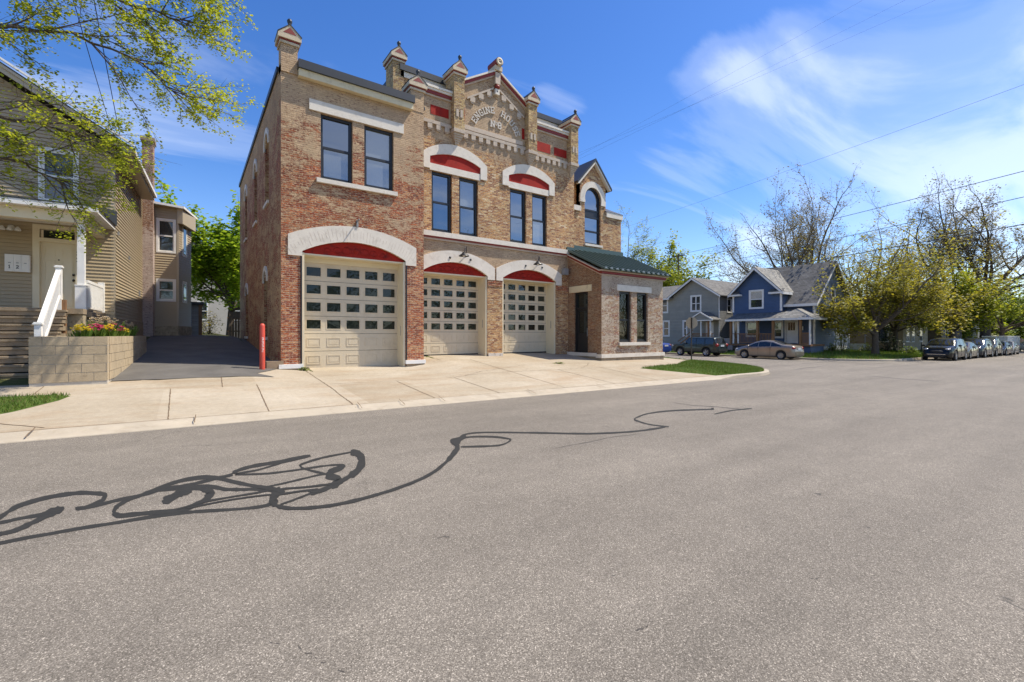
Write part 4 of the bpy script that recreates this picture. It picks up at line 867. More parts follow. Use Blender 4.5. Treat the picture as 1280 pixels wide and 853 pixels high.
# ---- left bay -----------------------------------------------------
D1 = (2.95, 6.47)
o1 = [(D1[0], .2), (D1[1], .2)] + list(reversed(arc(D1[0], D1[1], 4.35, 4.82, 20)))
W1 = (3.52, 4.56); W2 = (4.96, 6.02); WZ = (6.82, 9.0)
m = MB()
m.wall(FA, [(2.33, .0), (7.2, .0), (7.2, 10.2), (2.33, 10.2)], [o1, rect(*W1, *WZ), rect(*W2, *WZ)], .62)
m.face([FA.p(7.2, 0), FA.p(7.2, 10.2), (7.2, YB + .2, 10.2), (7.2, YB + .2, 0)], (1, 0, 0))
m.build('wall', M['b_left'], EH)
m = MB()
FS = LEFT(2.33)
side_up = [(18.75, 19.75), (22.4, 23.4), (26.6, 27.6)]
side_lo = [(19.15, 20.05), (26.2, 27.2)]
holes = [[(a, 6.55), (b, 6.55)] + list(reversed(arc(a, b, 8.75, 9.15, 8))) for a, b in side_up] + [[(a, 1.55), (b, 1.55)] + list(reversed(arc(a, b, 3.75, 4.05, 8))) for a, b in side_lo]
m.wall(FS, [(16.0, .0), (30.7, .0), (30.7, 10.2), (16.0, 10.2)], holes, .3)
m.face([(2.33, 30.7, 0), (15.6, 30.7, 0), (15.6, 30.7, 10.2), (2.33, 30.7, 10.2)], (0, 1, 0))
m.build('wall', M['b_side'], EH)['label'] = 'side wall with rusty brick showing through tan paint'
for (a, b), (za, zb, zc) in [(w_, (6.55, 8.75, 9.15)) for w_ in side_up] + [(w_, (1.55, 3.75, 4.05)) for w_ in side_lo]:
    window(FS, a + .01, b - .01, za + .01, zb, .24, arch_top=zc - .01, bars=[(za + zb) / 2], fw=.07)
    m = MB()
    m.prism(FS, [(a - .14, zb - .12)] + arc(a - .14, b + .14, zb + .03, zc + .2, 10) + [(b + .14, zb - .12), (b, zb - .12)] + list(reversed(arc(a, b, zb, zc, 10))) + [(a, zb - .12)], -.03, .05)
    m.build('window_hood', M['stone'], EH)
    m = MB(); m.fbox(FS, a - .08, b + .08, za - .12, za - .002, -.2, .07); m.build('window_sill', M['stone'], EH)
# garage opening: reveal boards, header, tympanum
def garage(fr, s0, s1, zs, zc, ztrim, zpan, zfloor, rec, cols, cw, rows, rh, secs, plain, parts_label=None):
    k = MB()
    # jamb boards on the reveals
    k.fbox(fr, s0 + .002, s0 + .07, zfloor - .1, ztrim, -rec, -.02)
    k.fbox(fr, s1 - .07, s1 - .002, zfloor - .1, ztrim, -rec, -.02)
    k.fbox(fr, s0 + .07, s1 - .07, ztrim - .05, ztrim, -rec, -.10)
    k.fbox(fr, s0 + .07, s1 - .07, zpan, ztrim - .05, -rec - .02, -rec + .05)
    k.build('door_frame', M['cream'], EH)
    k = MB()
    out = [(s0, ztrim), (s1, ztrim)] + list(reversed(arc(s0, s1, zs, zc, 20)))
    k.prism(fr, out, -.16, -.10)
    # painted swag ornament on the tympanum
    cs = (s0 + s1) / 2
    hh = zc - ztrim
    for sg in (-1, 1):
        for q, (a, r_) in enumerate(((.30, .16), (.62, .14), (.95, .10))):
            pts = [fr.p(cs + sg * (a + r_ * math.cos(t)), ztrim + hh * .40 + r_ * .7 * math.sin(t) - q * .02, -.095) for t in [PI * 1.9 * i / 14 for i in range(15)]]
            k.tube(pts, .012, 5)
        k.tube([fr.p(cs + sg * (.05 + i * .12), ztrim + hh * (.22 + .05 * math.sin(i * 1.4)), -.095) for i in range(10)], .012, 5)
    k.ellipsoid(tuple(fr.p(cs, ztrim + hh * .45, -.095)), .09, .02, .08)
    k.build('tympanum', M['red'], EH)
    # the sectional door itself
    d = MB()
    P0, P1 = s0 + .07, s1 - .07
    holes = []
    for rz in rows:
        for c in cols: holes.append(rect(c, c + cw, rz, rz + rh))
    d.wall(Frame(fr.p(0, 0, -rec), fr.sv, fr.n), [(P0, zfloor - .02), (P1, zfloor - .02), (P1, zpan), (P0, zpan)], holes, .03)
    fd = Frame(fr.p(0, 0, -rec), fr.sv, fr.n)
    for h in holes:
        (a, z_a), (b, _), (_, z_b), _ = h
        t = .028
        for q in ((a - t, b + t, z_a - t, z_a), (a - t, b + t, z_b, z_b + t), (a - t, a, z_a, z_b), (b, b + t, z_a, z_b)):
            d.fbox(fd, *q, -.01, .010)
    for zz in secs:                                   # grooves between the sections
        d.cur = 1
        d.fbox(fd, P0, P1, zz - .006, zz + .006, -.004, .0015)
        d.cur = 0
        d.fbox(fd, P0, P1, zz + .006, zz + .016, -.004, .004)
    for rz, rh2 in plain:                             # raised panels of the blank sections
        for c in cols:
            a, b = c, c + cw
            for k_, dd in ((0, .007), (.045, .012)):
                q = [(a + k_, rz + k_), (b - k_, rz + k_), (b - k_, rz + rh2 - k_), (a + k_, rz + rh2 - k_)]
            t = .03
            for q in ((a, b, rz, rz + t), (a, b, rz + rh2 - t, rz + rh2), (a, a + t, rz + t, rz + rh2 - t), (b - t, b, rz + t, rz + rh2 - t)):
                d.fbox(fd, *q, -.01, .012)
            d.fbox(fd, a + .07, b - .07, rz + .07, rz + rh2 - .07, -.01, .007)
    d.cur = 1
    d.fbox(fd, P0, P1, zfloor - .03, zfloor + .012, -.02, .012)     # rubber bottom seal
    do = d.build('garage_door', [M['dcream'], M['black']], EH)
    if parts_label: do['label'] = parts_label
    for h in holes:
        gmb = MB(); gmb.face([fd.p(*p, -.022 + R.uniform(-.003, .003)) for p in h], fr.n)
        gmb.build('pane', M['gglass'], do)
    hb = MB(); hb.fbox(fr, s1 - .074, s1 - .066, zfloor + 1.15, zfloor + 1.5, -.3, -.26); hb.build('handle', M['graymet'], do)
cols1 = [3.2 + .66 * i for i in range(5)]
garage(FA, D1[0], D1[1], 4.35, 4.82, 4.31, 4.09, .45, .62, cols1, .455, [3.64, 3.04, 2.44, 1.84], .30, [3.47, 2.87, 2.27, 1.67, 1.07], [(1.22, .31), (.62, .31)], 'widest garage door with four rows of panes')
m = MB()
m.prism(FA, ring(FA, D1[0], D1[1], 4.35, 4.82, .42, 4.86, 4.19), -.05, .03)
ar = m.build('arch_surround', M['stone'], EH)
m = MB()
w_ = (D1[1] - D1[0]) / 2; h_ = 4.82 - 4.35; rr_ = (w_ * w_ + h_ * h_) / (2 * h_); cc = ((D1[0] + D1[1]) / 2, 4.82 - rr_)
for i in range(41):
    t = PI / 2 + (i - 20) * .0305 + R.uniform(-.004, .004); u = Vector((math.cos(t), 0, math.sin(t)))
    p = Vector((cc[0], YA - .031, cc[1])); l0, l1 = R.uniform(.0, .18), R.uniform(.25, .47)
    m.obox(p + u * (rr_ + .02 + (l0 + l1) / 2), u, (u.z, 0, -u.x), (0, 1, 0), (l1 - l0) / 2, R.uniform(.002, .005), .0015)
m.build('arch_joints', M['tantrim'], ar)
window(FA, *W1, *WZ, .13, tones=(0, 1)); window(FA, *W2, *WZ, .13, tones=(1, 1))  # right window: pale upper sash paints the cloud reflection, lower sashes are blinds
m = MB(); m.fbox(FA, 3.16, 6.39, 9.01, 9.36, -.1, .045); m.build('lintel', M['stone'], EH)
m = MB(); m.fbox(FA, 3.38, 6.14, 6.67, 6.81, -.12, .10); m.build('sill', M['stone'], EH)
# soldier-course patches of old relief under the sill
# cornice and gutter
m = MB(); m.fbox(FA, 2.82, 6.7, 9.93, 10.16, -.02, .20); m.build('fascia', M['ochre'], EH)
m = MB(); m.fbox(FA, 2.80, 6.74, 10.162, 10.43, -.05, .27)
m.fbox(FS, 16.5, 30.75, 10.18, 10.36, -.05, .06)
m.box(2.33, 7.3, 16.1, 30.7, 10.2, 10.3)
m.build('roof_edge', M['gutter'], EH)
# plinth
for a, b in ((2.26, 2.97), (6.46, 7.24)):
    m = MB(); m.fbox(FA, a, b, .555, .69, -.02, .10); m.build('plinth', M['white'], EH)
    m = MB(); m.fbox(FA, a + .04, b - .03, .1, .553, -.02, .065); m.build('plinth_base', M['stepwood'], EH)
m = MB(); m.box(1.92, 2.40, 15.93, 16.6, .3, .80); m.build('wing_wall', M['concrete_w'], EH)

# ---- piers with little pediment caps -----------------------------------
def gcap(x0, x1, yf, yb, zb, ov=.10, hb=.14, hr=.32, red=True, finial=True, body=None, zbot=None, bm_='b_pil', parent=EH, stain='white'):
    """brick pier x0..x1, yf..yb from zbot to zb under a gabled stone cap"""
    if zbot is not None:
        k = MB(); k.box(x0, x1, yf, yb, zbot, zb); p = k.build('pier', M[bm_], parent)
    else: p = parent
    k = MB()
    k.box(x0 - ov * .45, x1 + ov * .45, yf - ov * .45, yb + ov * .45, zb, zb + hb * .55)
    k.box(x0 - ov, x1 + ov, yf - ov, yb + ov, zb + hb * .95, zb + hb * 1.9)
    z1 = zb + hb * 1.9; xm = (x0 + x1) / 2
    a0, a1 = x0 - ov, x1 + ov; y0, y1 = yf - ov, yb + ov
    # gabled top, ridge running back
    k.face([(a0, y0, z1 + .002), (a1, y0, z1 + .002), (xm, y0, z1 + hr)], (0, -1, 0))
    k.face([(a0, y1, z1), (a1, y1, z1), (xm, y1, z1 + hr)], (0, 1, 0))
    k.face([(a0, y0, z1), (xm, y0, z1 + hr), (xm, y1, z1 + hr), (a0, y1, z1)], (-1, 0, 1))
    k.face([(a1, y0, z1), (xm, y0, z1 + hr), (xm, y1, z1 + hr), (a1, y1, z1)], (1, 0, 1))
    c = k.build('pier_cap', M['cap'], p if zbot is not None else parent)
    if zbot is not None: par = c
    k = MB()
    k.box(x0 - ov * .55, x1 + ov * .55, yf - ov * .55, yb + ov * .55, zb + hb * .62, zb + hb * .93)
    if red:
        k.prism(FRONT(y0), [(a0 + .14, z1 + .03), (a1 - .14, z1 + .03), (xm, z1 + hr - .09)], -.02, .004)
    k.build('cap_trim', M['redtrim'], p)
    k = MB()
    if finial:
        k.tube([(xm, y0 - .02, z1 + hr + .015), (xm, y1 + .02, z1 + hr + .015)], .035, 6)
        k.lathe((xm, y0 + .06, z1 + hr), [(.05, 0), (.055, .06), (.075, .10), (.08, .15), (.05, .2), (0, .215)], 10)
    k.bar((a0 - .01, (y0 + y1) / 2, z1 + .02), (xm, (y0 + y1) / 2, z1 + hr + .012), y1 - y0 + .03, .02)
    k.bar((a1 + .01, (y0 + y1) / 2, z1 + .02), (xm, (y0 + y1) / 2, z1 + hr + .012), y1 - y0 + .03, .02)
    k.build('cap_roof', M['gutter'] if red != 'dark' else M['redtrim'], p)
    return p
gcap(2.33, 2.81, 15.96, 16.45, 10.88, zbot=10.0, bm_='b_left')
gcap(6.68, 7.2, 15.985, 16.55, 10.76, zbot=10.0, bm_='b_left', hr=.30)
gcap(6.58, 7.04, 17.55, 18.35, 12.58, zbot=10.2)

# ---- main front --------------------------------------------------------
D2 = (7.47, 10.53); D3 = (11.33, 14.44)
def ohole(D): return [(D[0], .3), (D[1], .3)] + list(reversed(arc(D[0], D[1], 4.17, 4.63, 20)))
UW = [(7.9, 8.82), (9.15, 10.07), (11.74, 12.66), (13.0, 13.9)]; UZ = (5.8, 8.24)
m = MB()
m.wall(FB, [(7.1, .2), (15.65, .2), (15.65, 11.25), (12.82, 11.25), (12.82, 12.06), (10.985, 13.1), (9.0, 12.0), (9.0, 11.25), (7.1, 11.25)],
       [ohole(D2), ohole(D3)] + [rect(a, b, *UZ) for a, b in UW], .65, .45)
m.build('wall', M['b_main'], EH)['label'] = 'main front of orange and tan brick with a central gable'
cols2 = [7.6 + .588 * i for i in range(5)]
rows2 = [3.73 - .47 * i for i in range(5)]
for k_, D in enumerate((D2, D3)):
    dx = 0 if k_ == 0 else 3.905
    garage(FB, D[0], D[1], 4.17, 4.63, 4.16, 4.09, .79, .65, [c + dx for c in cols2], .405, rows2, .255, [3.60, 3.13, 2.66, 2.19, 1.745, 1.27], [(1.38, .26), (.92, .26)],
           ('garage door beside the central brick pier with five rows of panes', 'garage door nearest the annex with five rows of panes')[k_])
    w_ = .37 if k_ == 0 else .345
    m = MB(); m.prism(FB, ring(FB, D[0], D[1], 4.17, 4.63, w_, 4.55, 4.02), -.05, .05 + k_ * .004); m.build('arch_surround', M['stone'], EH)
    # gooseneck lamp
    cx = (D[0] + D[1]) / 2 + .12
    l = MB()
    l.tube([FB.p(cx + .3, 4.93, .05), FB.p(cx + .28, 5.08, .16), FB.p(cx + .24, 5.26, .24), FB.p(cx + .18, 5.30, .30), FB.p(cx + .13, 5.2, .34), FB.p(cx + .08, 5.0, .36)], .016, 8)
    l.lathe(FB.p(cx + .3, 4.93, .04), [(.05, 0), (.05, .02), (.0, .02)], 10, (0, -1, 0))
    lo_ = l.build('gooseneck_lamp', M['black'], EH)
    l = MB(); l.lathe(FB.p(cx + .06, 4.86, .36), [(.22, 0), (.20, .03), (.10, .10), (.06, .16), (0, .17)], 16)
    l.build('lamp_shade', M['black'], lo_)
    l = MB(); l.ellipsoid(tuple(FB.p(cx + .06, 4.88, .36)), .06, .06, .05); l.build('bulb', M['lamp_white'], lo_)
    for dd in (-.42, .55):
        l = MB(); l.lathe(FB.p(cx + dd, 4.80, .05), [(.05, 0), (.045, .03), (0, .04)], 8, (0, -1, 0)); l.build('tie_rod_plate', M['black'], EH)
for i in (0, 2):
    a = UW[i][0] - .07; b = UW[i + 1][1] + .12
    dx = (UW[i][0] + UW[i + 1][1]) / 2
    s0_, s1_ = dx - 1.18, dx + 1.18
    m = MB(); m.prism(FB, ring(FB, s0_, s1_, 8.78, 9.04, .33, 8.90, 8.30), -.05, .06); m.build('arch_surround', M['stone'], EH)
    m = MB(); m.prism(FB, [(s0_, 8.52), (s1_, 8.52)] + list(reversed(arc(s0_, s1_, 8.78, 9.04, 16))), -.05, .012); m.build('tympanum', M['red'], EH)
    m = MB(); m.fbox(FB, s0_ + .004, s1_ - .004, 8.245, 8.518, -.06, .035); m.build('lintel', M['stone'], EH)
for i, (a, b) in enumerate(UW): window(FB, a, b, *UZ, .13, fw=.10, tones=((0, 0), (1, 0), (0, 0), (0, 1))[i])
# string course
m = MB(); m.fbox(FB, 7.2, 15.22, 5.585, 5.785, -.02, .14); m.build('string_course', M['stone'], EH)
m = MB(); m.fbox(FB, 7.2, 15.22, 5.525, 5.583, -.02, .10); m.build('string_moulding', M['redtrim'], EH)
m = MB(); m.fbox(FB, 7.2, 15.22, 5.455, 5.523, -.02, .06); m.build('string_moulding', M['tantrim'], EH)
# rough rusty brick caps of the ground-floor piers
for a, b in ((10.545, 11.315), (14.46, 15.235)):
    m = MB(); m.fbox(FB, a, b, 3.90, 4.0, -.02, .035); m.fbox(FB, a, b, 3.77, 3.82, -.02, .03); m.fbox(FB, a + .01, b - .01, 3.815, 3.905, -.02, .02)
    m.build('pier_band', M['b_left'], EH)
m = MB(); m.fbox(FB, 10.55, 11.31, .60, .82, -.02, .07); m.build('plinth', M['stone_old'], EH)
# pilasters hanging from corbelled pendants
for x0, x1, zt in ((8.76, 9.24, 12.25), (12.57, 13.06, 12.16), (15.17, 15.65, 11.84)):
    p = gcap(x0, x1, 16.5, 17.25, zt, zbot=9.98, hr=.34)
    k = MB()
    zt_ = 9.98
    for i in range(7):
        w_ = (x1 - x0) / 2 * (1 - i / 7.5) + .01; dd = .30 * (1 - i / 7.2)
        k.box((x0 + x1) / 2 - w_, (x0 + x1) / 2 + w_, YB - dd, YB + .02, zt_ - .075, zt_); zt_ -= .075
    k.build('pendant', M['corbel'], p)
    k = MB(); k.box(x0 - .02, x1 + .02, 16.47, 16.8, 9.92, 10.06); k.build('pilaster_trim', M['corbel'], p)
    for q in (x0 + .09, x1 - .2):
        k = MB(); k.box(q, q + .11, 16.475, 16.6, 10.55, 10.85); k.build('pilaster_block', M['corbel'], p)
# corbel tables
def corbel_table(x0, x1, z, n, tw=.2, th=.2):
    k = MB()
    k.fbox(FB, x0, x1, z, z + .13, -.02, .085)
    for i in range(n):
        c = x0 + (x1 - x0) * (i + .5) / n
        k.fbox(FB, c - tw / 2, c + tw / 2, z - th, z - .001, -.02, .08)
        k.fbox(FB, c - tw / 2 + .03, c + tw / 2 - .03, z - th - .05, z - th - .001, -.02, .055)
    k.build('corbel_table', M['corbel'], EH)
corbel_table(7.22, 8.75, 10.10, 4)
corbel_table(9.25, 12.56, 10.10, 9)
corbel_table(13.07, 15.16, 10.0, 6)
m = MB(); m.fbox(FB, 9.26, 12.4, 10.27, 10.45, -.02, .07); m.build('stucco_band', M['tantrim'], EH)
# red panels
for a, b, c, d_ in ((7.85, 8.66, 10.5, 10.87), (13.25, 14.1, 10.3, 10.73), (14.33, 15.14, 10.3, 10.69)):
    m = MB()
    m.fbox(FB, a, b, c, d_, -.02, .012); m.build('red_panel', M['red'], EH)
for a, b, c, d_ in ((9.27, 9.42, 10.62, 11.15), (12.40, 12.55, 10.6, 11.1)):
    m = MB(); m.fbox(FB, a, b, c, d_, -.02, .010); m.build('red_strip', M['red'], EH)
m = MB(); m.fbox(FB, 7.30, 7.42, 10.4, 10.85, -.02, .03); m.build('vent', M['graymet'], EH)
# parapet cornices
for x0, x1 in ((7.2, 8.76), (13.06, 15.2)):
    for za, zb_, dd, mm in ((11.20, 11.27, .06, 'tantrim'), (11.272, 11.40, .10, 'redtrim'), (11.402, 11.49, .14, 'stone'), (11.492, 11.58, .18, 'stone')):
        m = MB(); m.fbox(FB, x0, x1, za, zb_, -.4, dd); m.build('cornice', M[mm], EH)
# central gable: raking cornice in three bands
def rake(p0, p1, lo, hi, dd, mat_):
    k = MB()
    (xa, za), (xb, zb_) = p0, p1
    k.prism(FB, [(xa, za + lo), (xb, zb_ + lo), (xb, zb_ + hi), (xa, za + hi)], -.4, dd)
    k.build('raking_cornice', M[mat_], EH)
AP = (10.985, 13.26); EL = (9.24, 12.24); ER = (12.57, 12.27)
for P, Q in ((EL, AP), (AP, ER)):
    rake(P, Q, -.255, -.185, .07, 'tantrim'); rake(P, Q, -.184, -.062, .12, 'redtrim'); rake(P, Q, -.06, .02, .17, 'stone')
m = MB(); m.fbox(FB, 10.80, 11.17, 13.16, 13.36, -.35, .24)
m.build('finial_base', M['cap'], EH)
m = MB(); m.lathe((10.985, 16.48, 13.52), [(0, .03), (.06, .03), (.06, 0), (.17, 0), (.175, .03), (.175, .66), (.16, .7), (0, .7)], 20, (0, 1, 0)); fo = m.build('scroll_finial', M['cap'], EH)
m = MB(); m.lathe((10.985, 16.478, 13.52), [(0, .02), (.055, .02), (.055, .006), (.0, .006)], 12, (0, 1, 0)); m.build('finial_eye', M['black'], fo)
m = MB(); rows = []
for t in frange(-.35 * PI, 1.35 * PI, .25): rows.append([(10.985 + .185 * math.cos(t), y, 13.52 + .185 * math.sin(t)) for y in (16.5, 17.2)])
m.grid(rows); m.build('finial_band', M['redtrim'], fo)
m = MB(); m.fbox(FB, 10.86, 11.11, 12.60, 13.1, -.02, .17); b_ = m.build('apex_bracket', M['tantrim'], EH)
m = MB(); m.ellipsoid((10.985, YB - .10, 12.50), .13, .11, .10); m.build('bracket_bulb', M['redtrim'], b_)
m = MB(); m.fbox(FB, 10.88, 11.09, 12.16, 12.40, -.02, .13); m.build('bracket_block', M['stone'], b_)
m = MB(); m.fbox(FB, 10.955, 11.015, 12.26, 12.32, .1, .133); m.build('bracket_hole', M['black'], b_)
# stepped inner rake
k = MB()
for sg, x0, x1 in ((-1, 9.5, 10.83), (1, 11.13, 12.47)):
    def zr(x): return 12.46 - .62 * (abs(x - 10.985) - .15)
    k.prism(FB, [(x0, zr(x0) - .085), (x1, zr(x1) - .085), (x1, zr(x1)), (x0, zr(x0))], -.02, .08)
    for i in range(3):
        c = 10.985 + sg * (.38 + .42 * i)
        k.fbox(FB, c - .12, c + .12, zr(c) - .30, zr(c) - .085, -.02, .078)
        k.fbox(FB, c - .08, c + .08, zr(c) - .36, zr(c) - .301, -.02, .055)
k.build('stepped_rake', M['corbel'], EH)
# lettering
GL = {
 'E': (.62, [((0, 0), (0, 1)), ((0, 1), (.6, 1)), ((0, .5), (.45, .5)), ((0, 0), (.6, 0)), ((.6, 0), (.6, .22)), ((.6, 1), (.6, .8)), ((-.12, 0), (0, 0)), ((-.12, 1), (0, 1))]),
 'N': (.72, [((0, 0), (0, 1)), ((0, 1), (.62, 0)), ((.62, 0), (.62, 1)), ((-.12, 0), (.14, 0)), ((.5, 1), (.76, 1)), ((-.12, 1), (.02, 1))]),
 'G': (.66, [((.6, .8), (.5, 1)), ((.5, 1), (.12, 1)), ((.12, 1), (0, .85)), ((0, .85), (0, .15)), ((0, .15), (.12, 0)), ((.12, 0), (.5, 0)), ((.5, 0), (.6, .12)), ((.6, .12), (.6, .45)), ((.6, .45), (.34, .45))]),
 'I': (.24, [((.06, 0), (.06, 1)), ((-.1, 0), (.22, 0)), ((-.1, 1), (.22, 1))]),
 'H': (.72, [((0, 0), (0, 1)), ((.6, 0), (.6, 1)), ((0, .5), (.6, .5)), ((-.12, 0), (.12, 0)), ((-.12, 1), (.12, 1)), ((.48, 0), (.72, 0)), ((.48, 1), (.72, 1))]),
 'O': (.68, [((.12, 0), (.48, 0)), ((.48, 0), (.6, .15)), ((.6, .15), (.6, .85)), ((.6, .85), (.48, 1)), ((.48, 1), (.12, 1)), ((.12, 1), (0, .85)), ((0, .85), (0, .15)), ((0, .15), (.12, 0))]),
 'U': (.70, [((0, 1), (0, .15)), ((0, .15), (.12, 0)), ((.12, 0), (.48, 0)), ((.48, 0), (.6, .15)), ((.6, .15), (.6, 1)), ((-.12, 1), (.12, 1)), ((.48, 1), (.72, 1))]),
 'S': (.64, [((.6, .8), (.5, 1)), ((.5, 1), (.12, 1)), ((.12, 1), (0, .86)), ((0, .86), (0, .64)), ((0, .64), (.6, .38)), ((.6, .38), (.6, .14)), ((.6, .14), (.48, 0)), ((.48, 0), (.1, 0)), ((.1, 0), (0, .2))]),
 '8': (.64, [((.12, 0), (.48, 0)), ((.48, 0), (.6, .12)), ((.6, .12), (.6, .42)), ((.6, .42), (.12, .54)), ((.12, .54), (.02, .64)), ((.02, .64), (.02, .88)), ((.02, .88), (.14, 1)), ((.14, 1), (.46, 1)), ((.46, 1), (.58, .88)), ((.58, .88), (.58, .64)), ((.58, .64), (.48, .54)), ((.48, .54), (0, .42)), ((0, .42), (0, .12)), ((0, .12), (.12, 0))]),
 '1': (.36, [((.14, 0), (.14, 1)), ((.14, 1), (0, .8)), ((0, 0), (.28, 0))]),
 '2': (.6, [((0, .75), (.1, .95)), ((.1, .95), (.4, 1)), ((.4, 1), (.55, .8)), ((.55, .8), (.5, .55)), ((.5, .55), (0, 0)), ((0, 0), (.58, 0))]),
 '3': (.6, [((0, .85), (.15, 1)), ((.15, 1), (.42, 1)), ((.42, 1), (.55, .85)), ((.55, .85), (.55, .62)), ((.55, .62), (.25, .52)), ((.25, .52), (.58, .4)), ((.58, .4), (.58, .15)), ((.58, .15), (.42, 0)), ((.42, 0), (.12, 0)), ((.12, 0), (0, .16))]),
}
def glyph(k, ch, fr, s, z, h, ang=0.0, t=.16, depth=.05, d0=0.0):
    w_, strokes = GL[ch]
    ca, sa = math.cos(ang), math.sin(ang)
    def P(a, b):
        x = (a - w_ / 2) * h; y = b * h
        return (s + x * ca - y * sa, z + x * sa + y * ca)
    for q, ((a, b), (c, d_)) in enumerate(strokes):
        p = Vector(P(a, b)); e = Vector(P(c, d_)); v = e - p; L = v.length; v.normalize(); nrm = Vector((-v.y, v.x)) * (t * h / 2)
        p = p - v * (t * h * .35); e = e + v * (t * h * .35)
        k.prism(fr, [tuple(p - nrm), tuple(e - nrm), tuple(e + nrm), tuple(p + nrm)], d0, d0 + depth + q * .0006)
AC = (10.985, 10.20)
txt = 'ENGINE HOUSE'; wid = {c: GL[c][0] for c in GL}; wid[' '] = .95
tot_ = sum(wid[c] + .34 for c in txt); a = math.radians(66); st = a * 2 / (tot_ - .5)
ang = a
for ch in txt:
    ww = wid[ch]
    am = ang - st * ww / 2
    if ch != ' ':
        k = MB(); r_ = 1.14
        glyph(k, ch, FB, AC[0] + r_ * math.cos(PI / 2 + am), AC[1] + r_ * math.sin(PI / 2 + am), .24, am, .17, .05)
        k.build('letter', M['oldwhite'], EH)
    ang -= st * (ww + .34)
for ch, dx, dz, h in (('N', -.17, 0, .25), ('O', .015, .11, .12), ('8', .18, 0, .25)):
    k = MB(); glyph(k, ch, FB, 10.975 + dx, 10.74 + dz, h, 0, .20, .045); k.build('letter', M['oldwhite'], EH)

# roof mass behind the parapet
m = MB()
m.box(6.95, 15.9, 17.62, 30.6, 10.1, 12.05)
m.build('attic_wall', M['b_side'], EH)
m = MB(); m.box(6.9, 16.0, 17.55, 30.65, 12.052, 12.28); m.build('eave_fascia', M['stone'], EH)
m = MB(); m.box(6.85, 16.1, 17.48, 30.7, 12.282, 12.53)
m.build('main_roof', M['gutter'], EH)
# ---- stair tower with its gabled dormer -------------------------------------
FT = FRONT(17.2)
TW = (16.77, 17.94)
arcw = arc(TW[0], TW[1], 8.62, 9.38, 20)
hole = [(TW[0], 6.39), (TW[1], 6.39)] + list(reversed(arcw))
m = MB()
m.wall(FT, [(15.5, .3), (19.55, .3), (19.55, 8.02), (18.33, 8.02), (18.33, 9.62), (17.4, 10.66), (16.44, 9.62), (16.44, 8.02), (15.5, 8.02)], [hole], .28, .3)
m.face([(19.55, 17.2, .3), (19.55, 30.6, .3), (19.55, 30.6, 8.02), (19.55, 17.2, 8.02)], (1, 0, 0))
m.face([(15.65, 17.2, 8.02), (15.65, 30.6, 8.02), (15.65, 30.6, 12.0), (15.65, 17.2, 12.0)], (1, 0, 0))
m.build('tower_wall', M['b_tower'], EH)
window(FT, *TW, 6.39, 8.62, .12, arch_top=9.38, bars=[7.84, 7.09, 8.2], fw=.09)
m = MB(); m.fbox(FT, TW[0] + .08, TW[1] - .08, 7.84, 8.2, -.14, -.12); m.build('spandrel', M['black'], EH)
m = MB(); m.prism(FT, [(16.42, 8.52)] + arc(16.42, 18.29, 8.62, 9.69, 24) + [(18.29, 8.52), (TW[1], 8.52)] + list(reversed(arcw)) + [(TW[0], 8.52)], -.05, .05); m.build('arch_surround', M['stone'], EH)
m = MB(); m.fbox(FT, TW[0] - .04, TW[1] + .08, 6.27, 6.385, -.1, .09); m.build('sill', M['stone'], EH)
m = MB(); m.fbox(FT, 18.34, 19.62, 7.98, 8.26, -.05, .08); m.fbox(RIGHT(19.55), 17.2, 30.6, 7.98, 8.26, -.05, .08); m.build('eave_fascia', M['stone'], EH)
m = MB(); m.fbox(FT, 15.66, 16.43, 8.0, 8.26, -.05, .10); m.build('eave_fascia', M['stone'], EH)
m = MB()
# hipped roof of the tower, gabled roof of the dormer
m.face([(18.3, 17.1, 8.262), (19.65, 17.1, 8.262), (17.6, 19.4, 9.6), (16.5, 19.4, 9.6)], (0, -1, 1))
m.face([(19.65, 17.1, 8.262), (19.65, 30.7, 8.262), (17.6, 28.4, 9.6), (17.6, 19.4, 9.6)], (1, 0, 1))
m.build('tower_roof', M['gutter'], EH)
m = MB()
for sx, xe in ((-1, 16.10), (1, 18.62)):
    p = [(xe, 17.0, 9.50), (17.4, 17.0, 10.90), (17.4, 21.5, 10.90), (xe, 21.5, 9.50)]
    q = [(a_, b_2, c_ - .12) for a_, b_2, c_ in p]
    m.face(p, (sx, 0, 1)); m.face(q, (-sx, 0, -1))
    m.face([p[0], p[1], q[1], q[0]], (0, -1, 0)); m.face([p[0], p[3], q[3], q[0]], (sx, 0, 0))
m.build('dormer_roof', M['gutter'], EH)
m = MB()
for xe in (16.13, 18.60):
    m.prism(FT, [(xe, 9.40), (17.4, 10.76), (17.4, 10.64), (xe + (.10 if xe < 17 else -.10), 9.36)], .0, .17)
m.build('bargeboard', M['stone'], EH)
for x_, sx in ((16.44, -1), (18.33, 1)):
    m = MB(); m.face([(x_, 17.2, 8.0), (x_, 19.5, 8.0), (x_, 19.5, 9.62), (x_, 17.2, 9.62)], (sx, 0, 0)); m.build('dormer_cheek', M['b_tower'], EH)
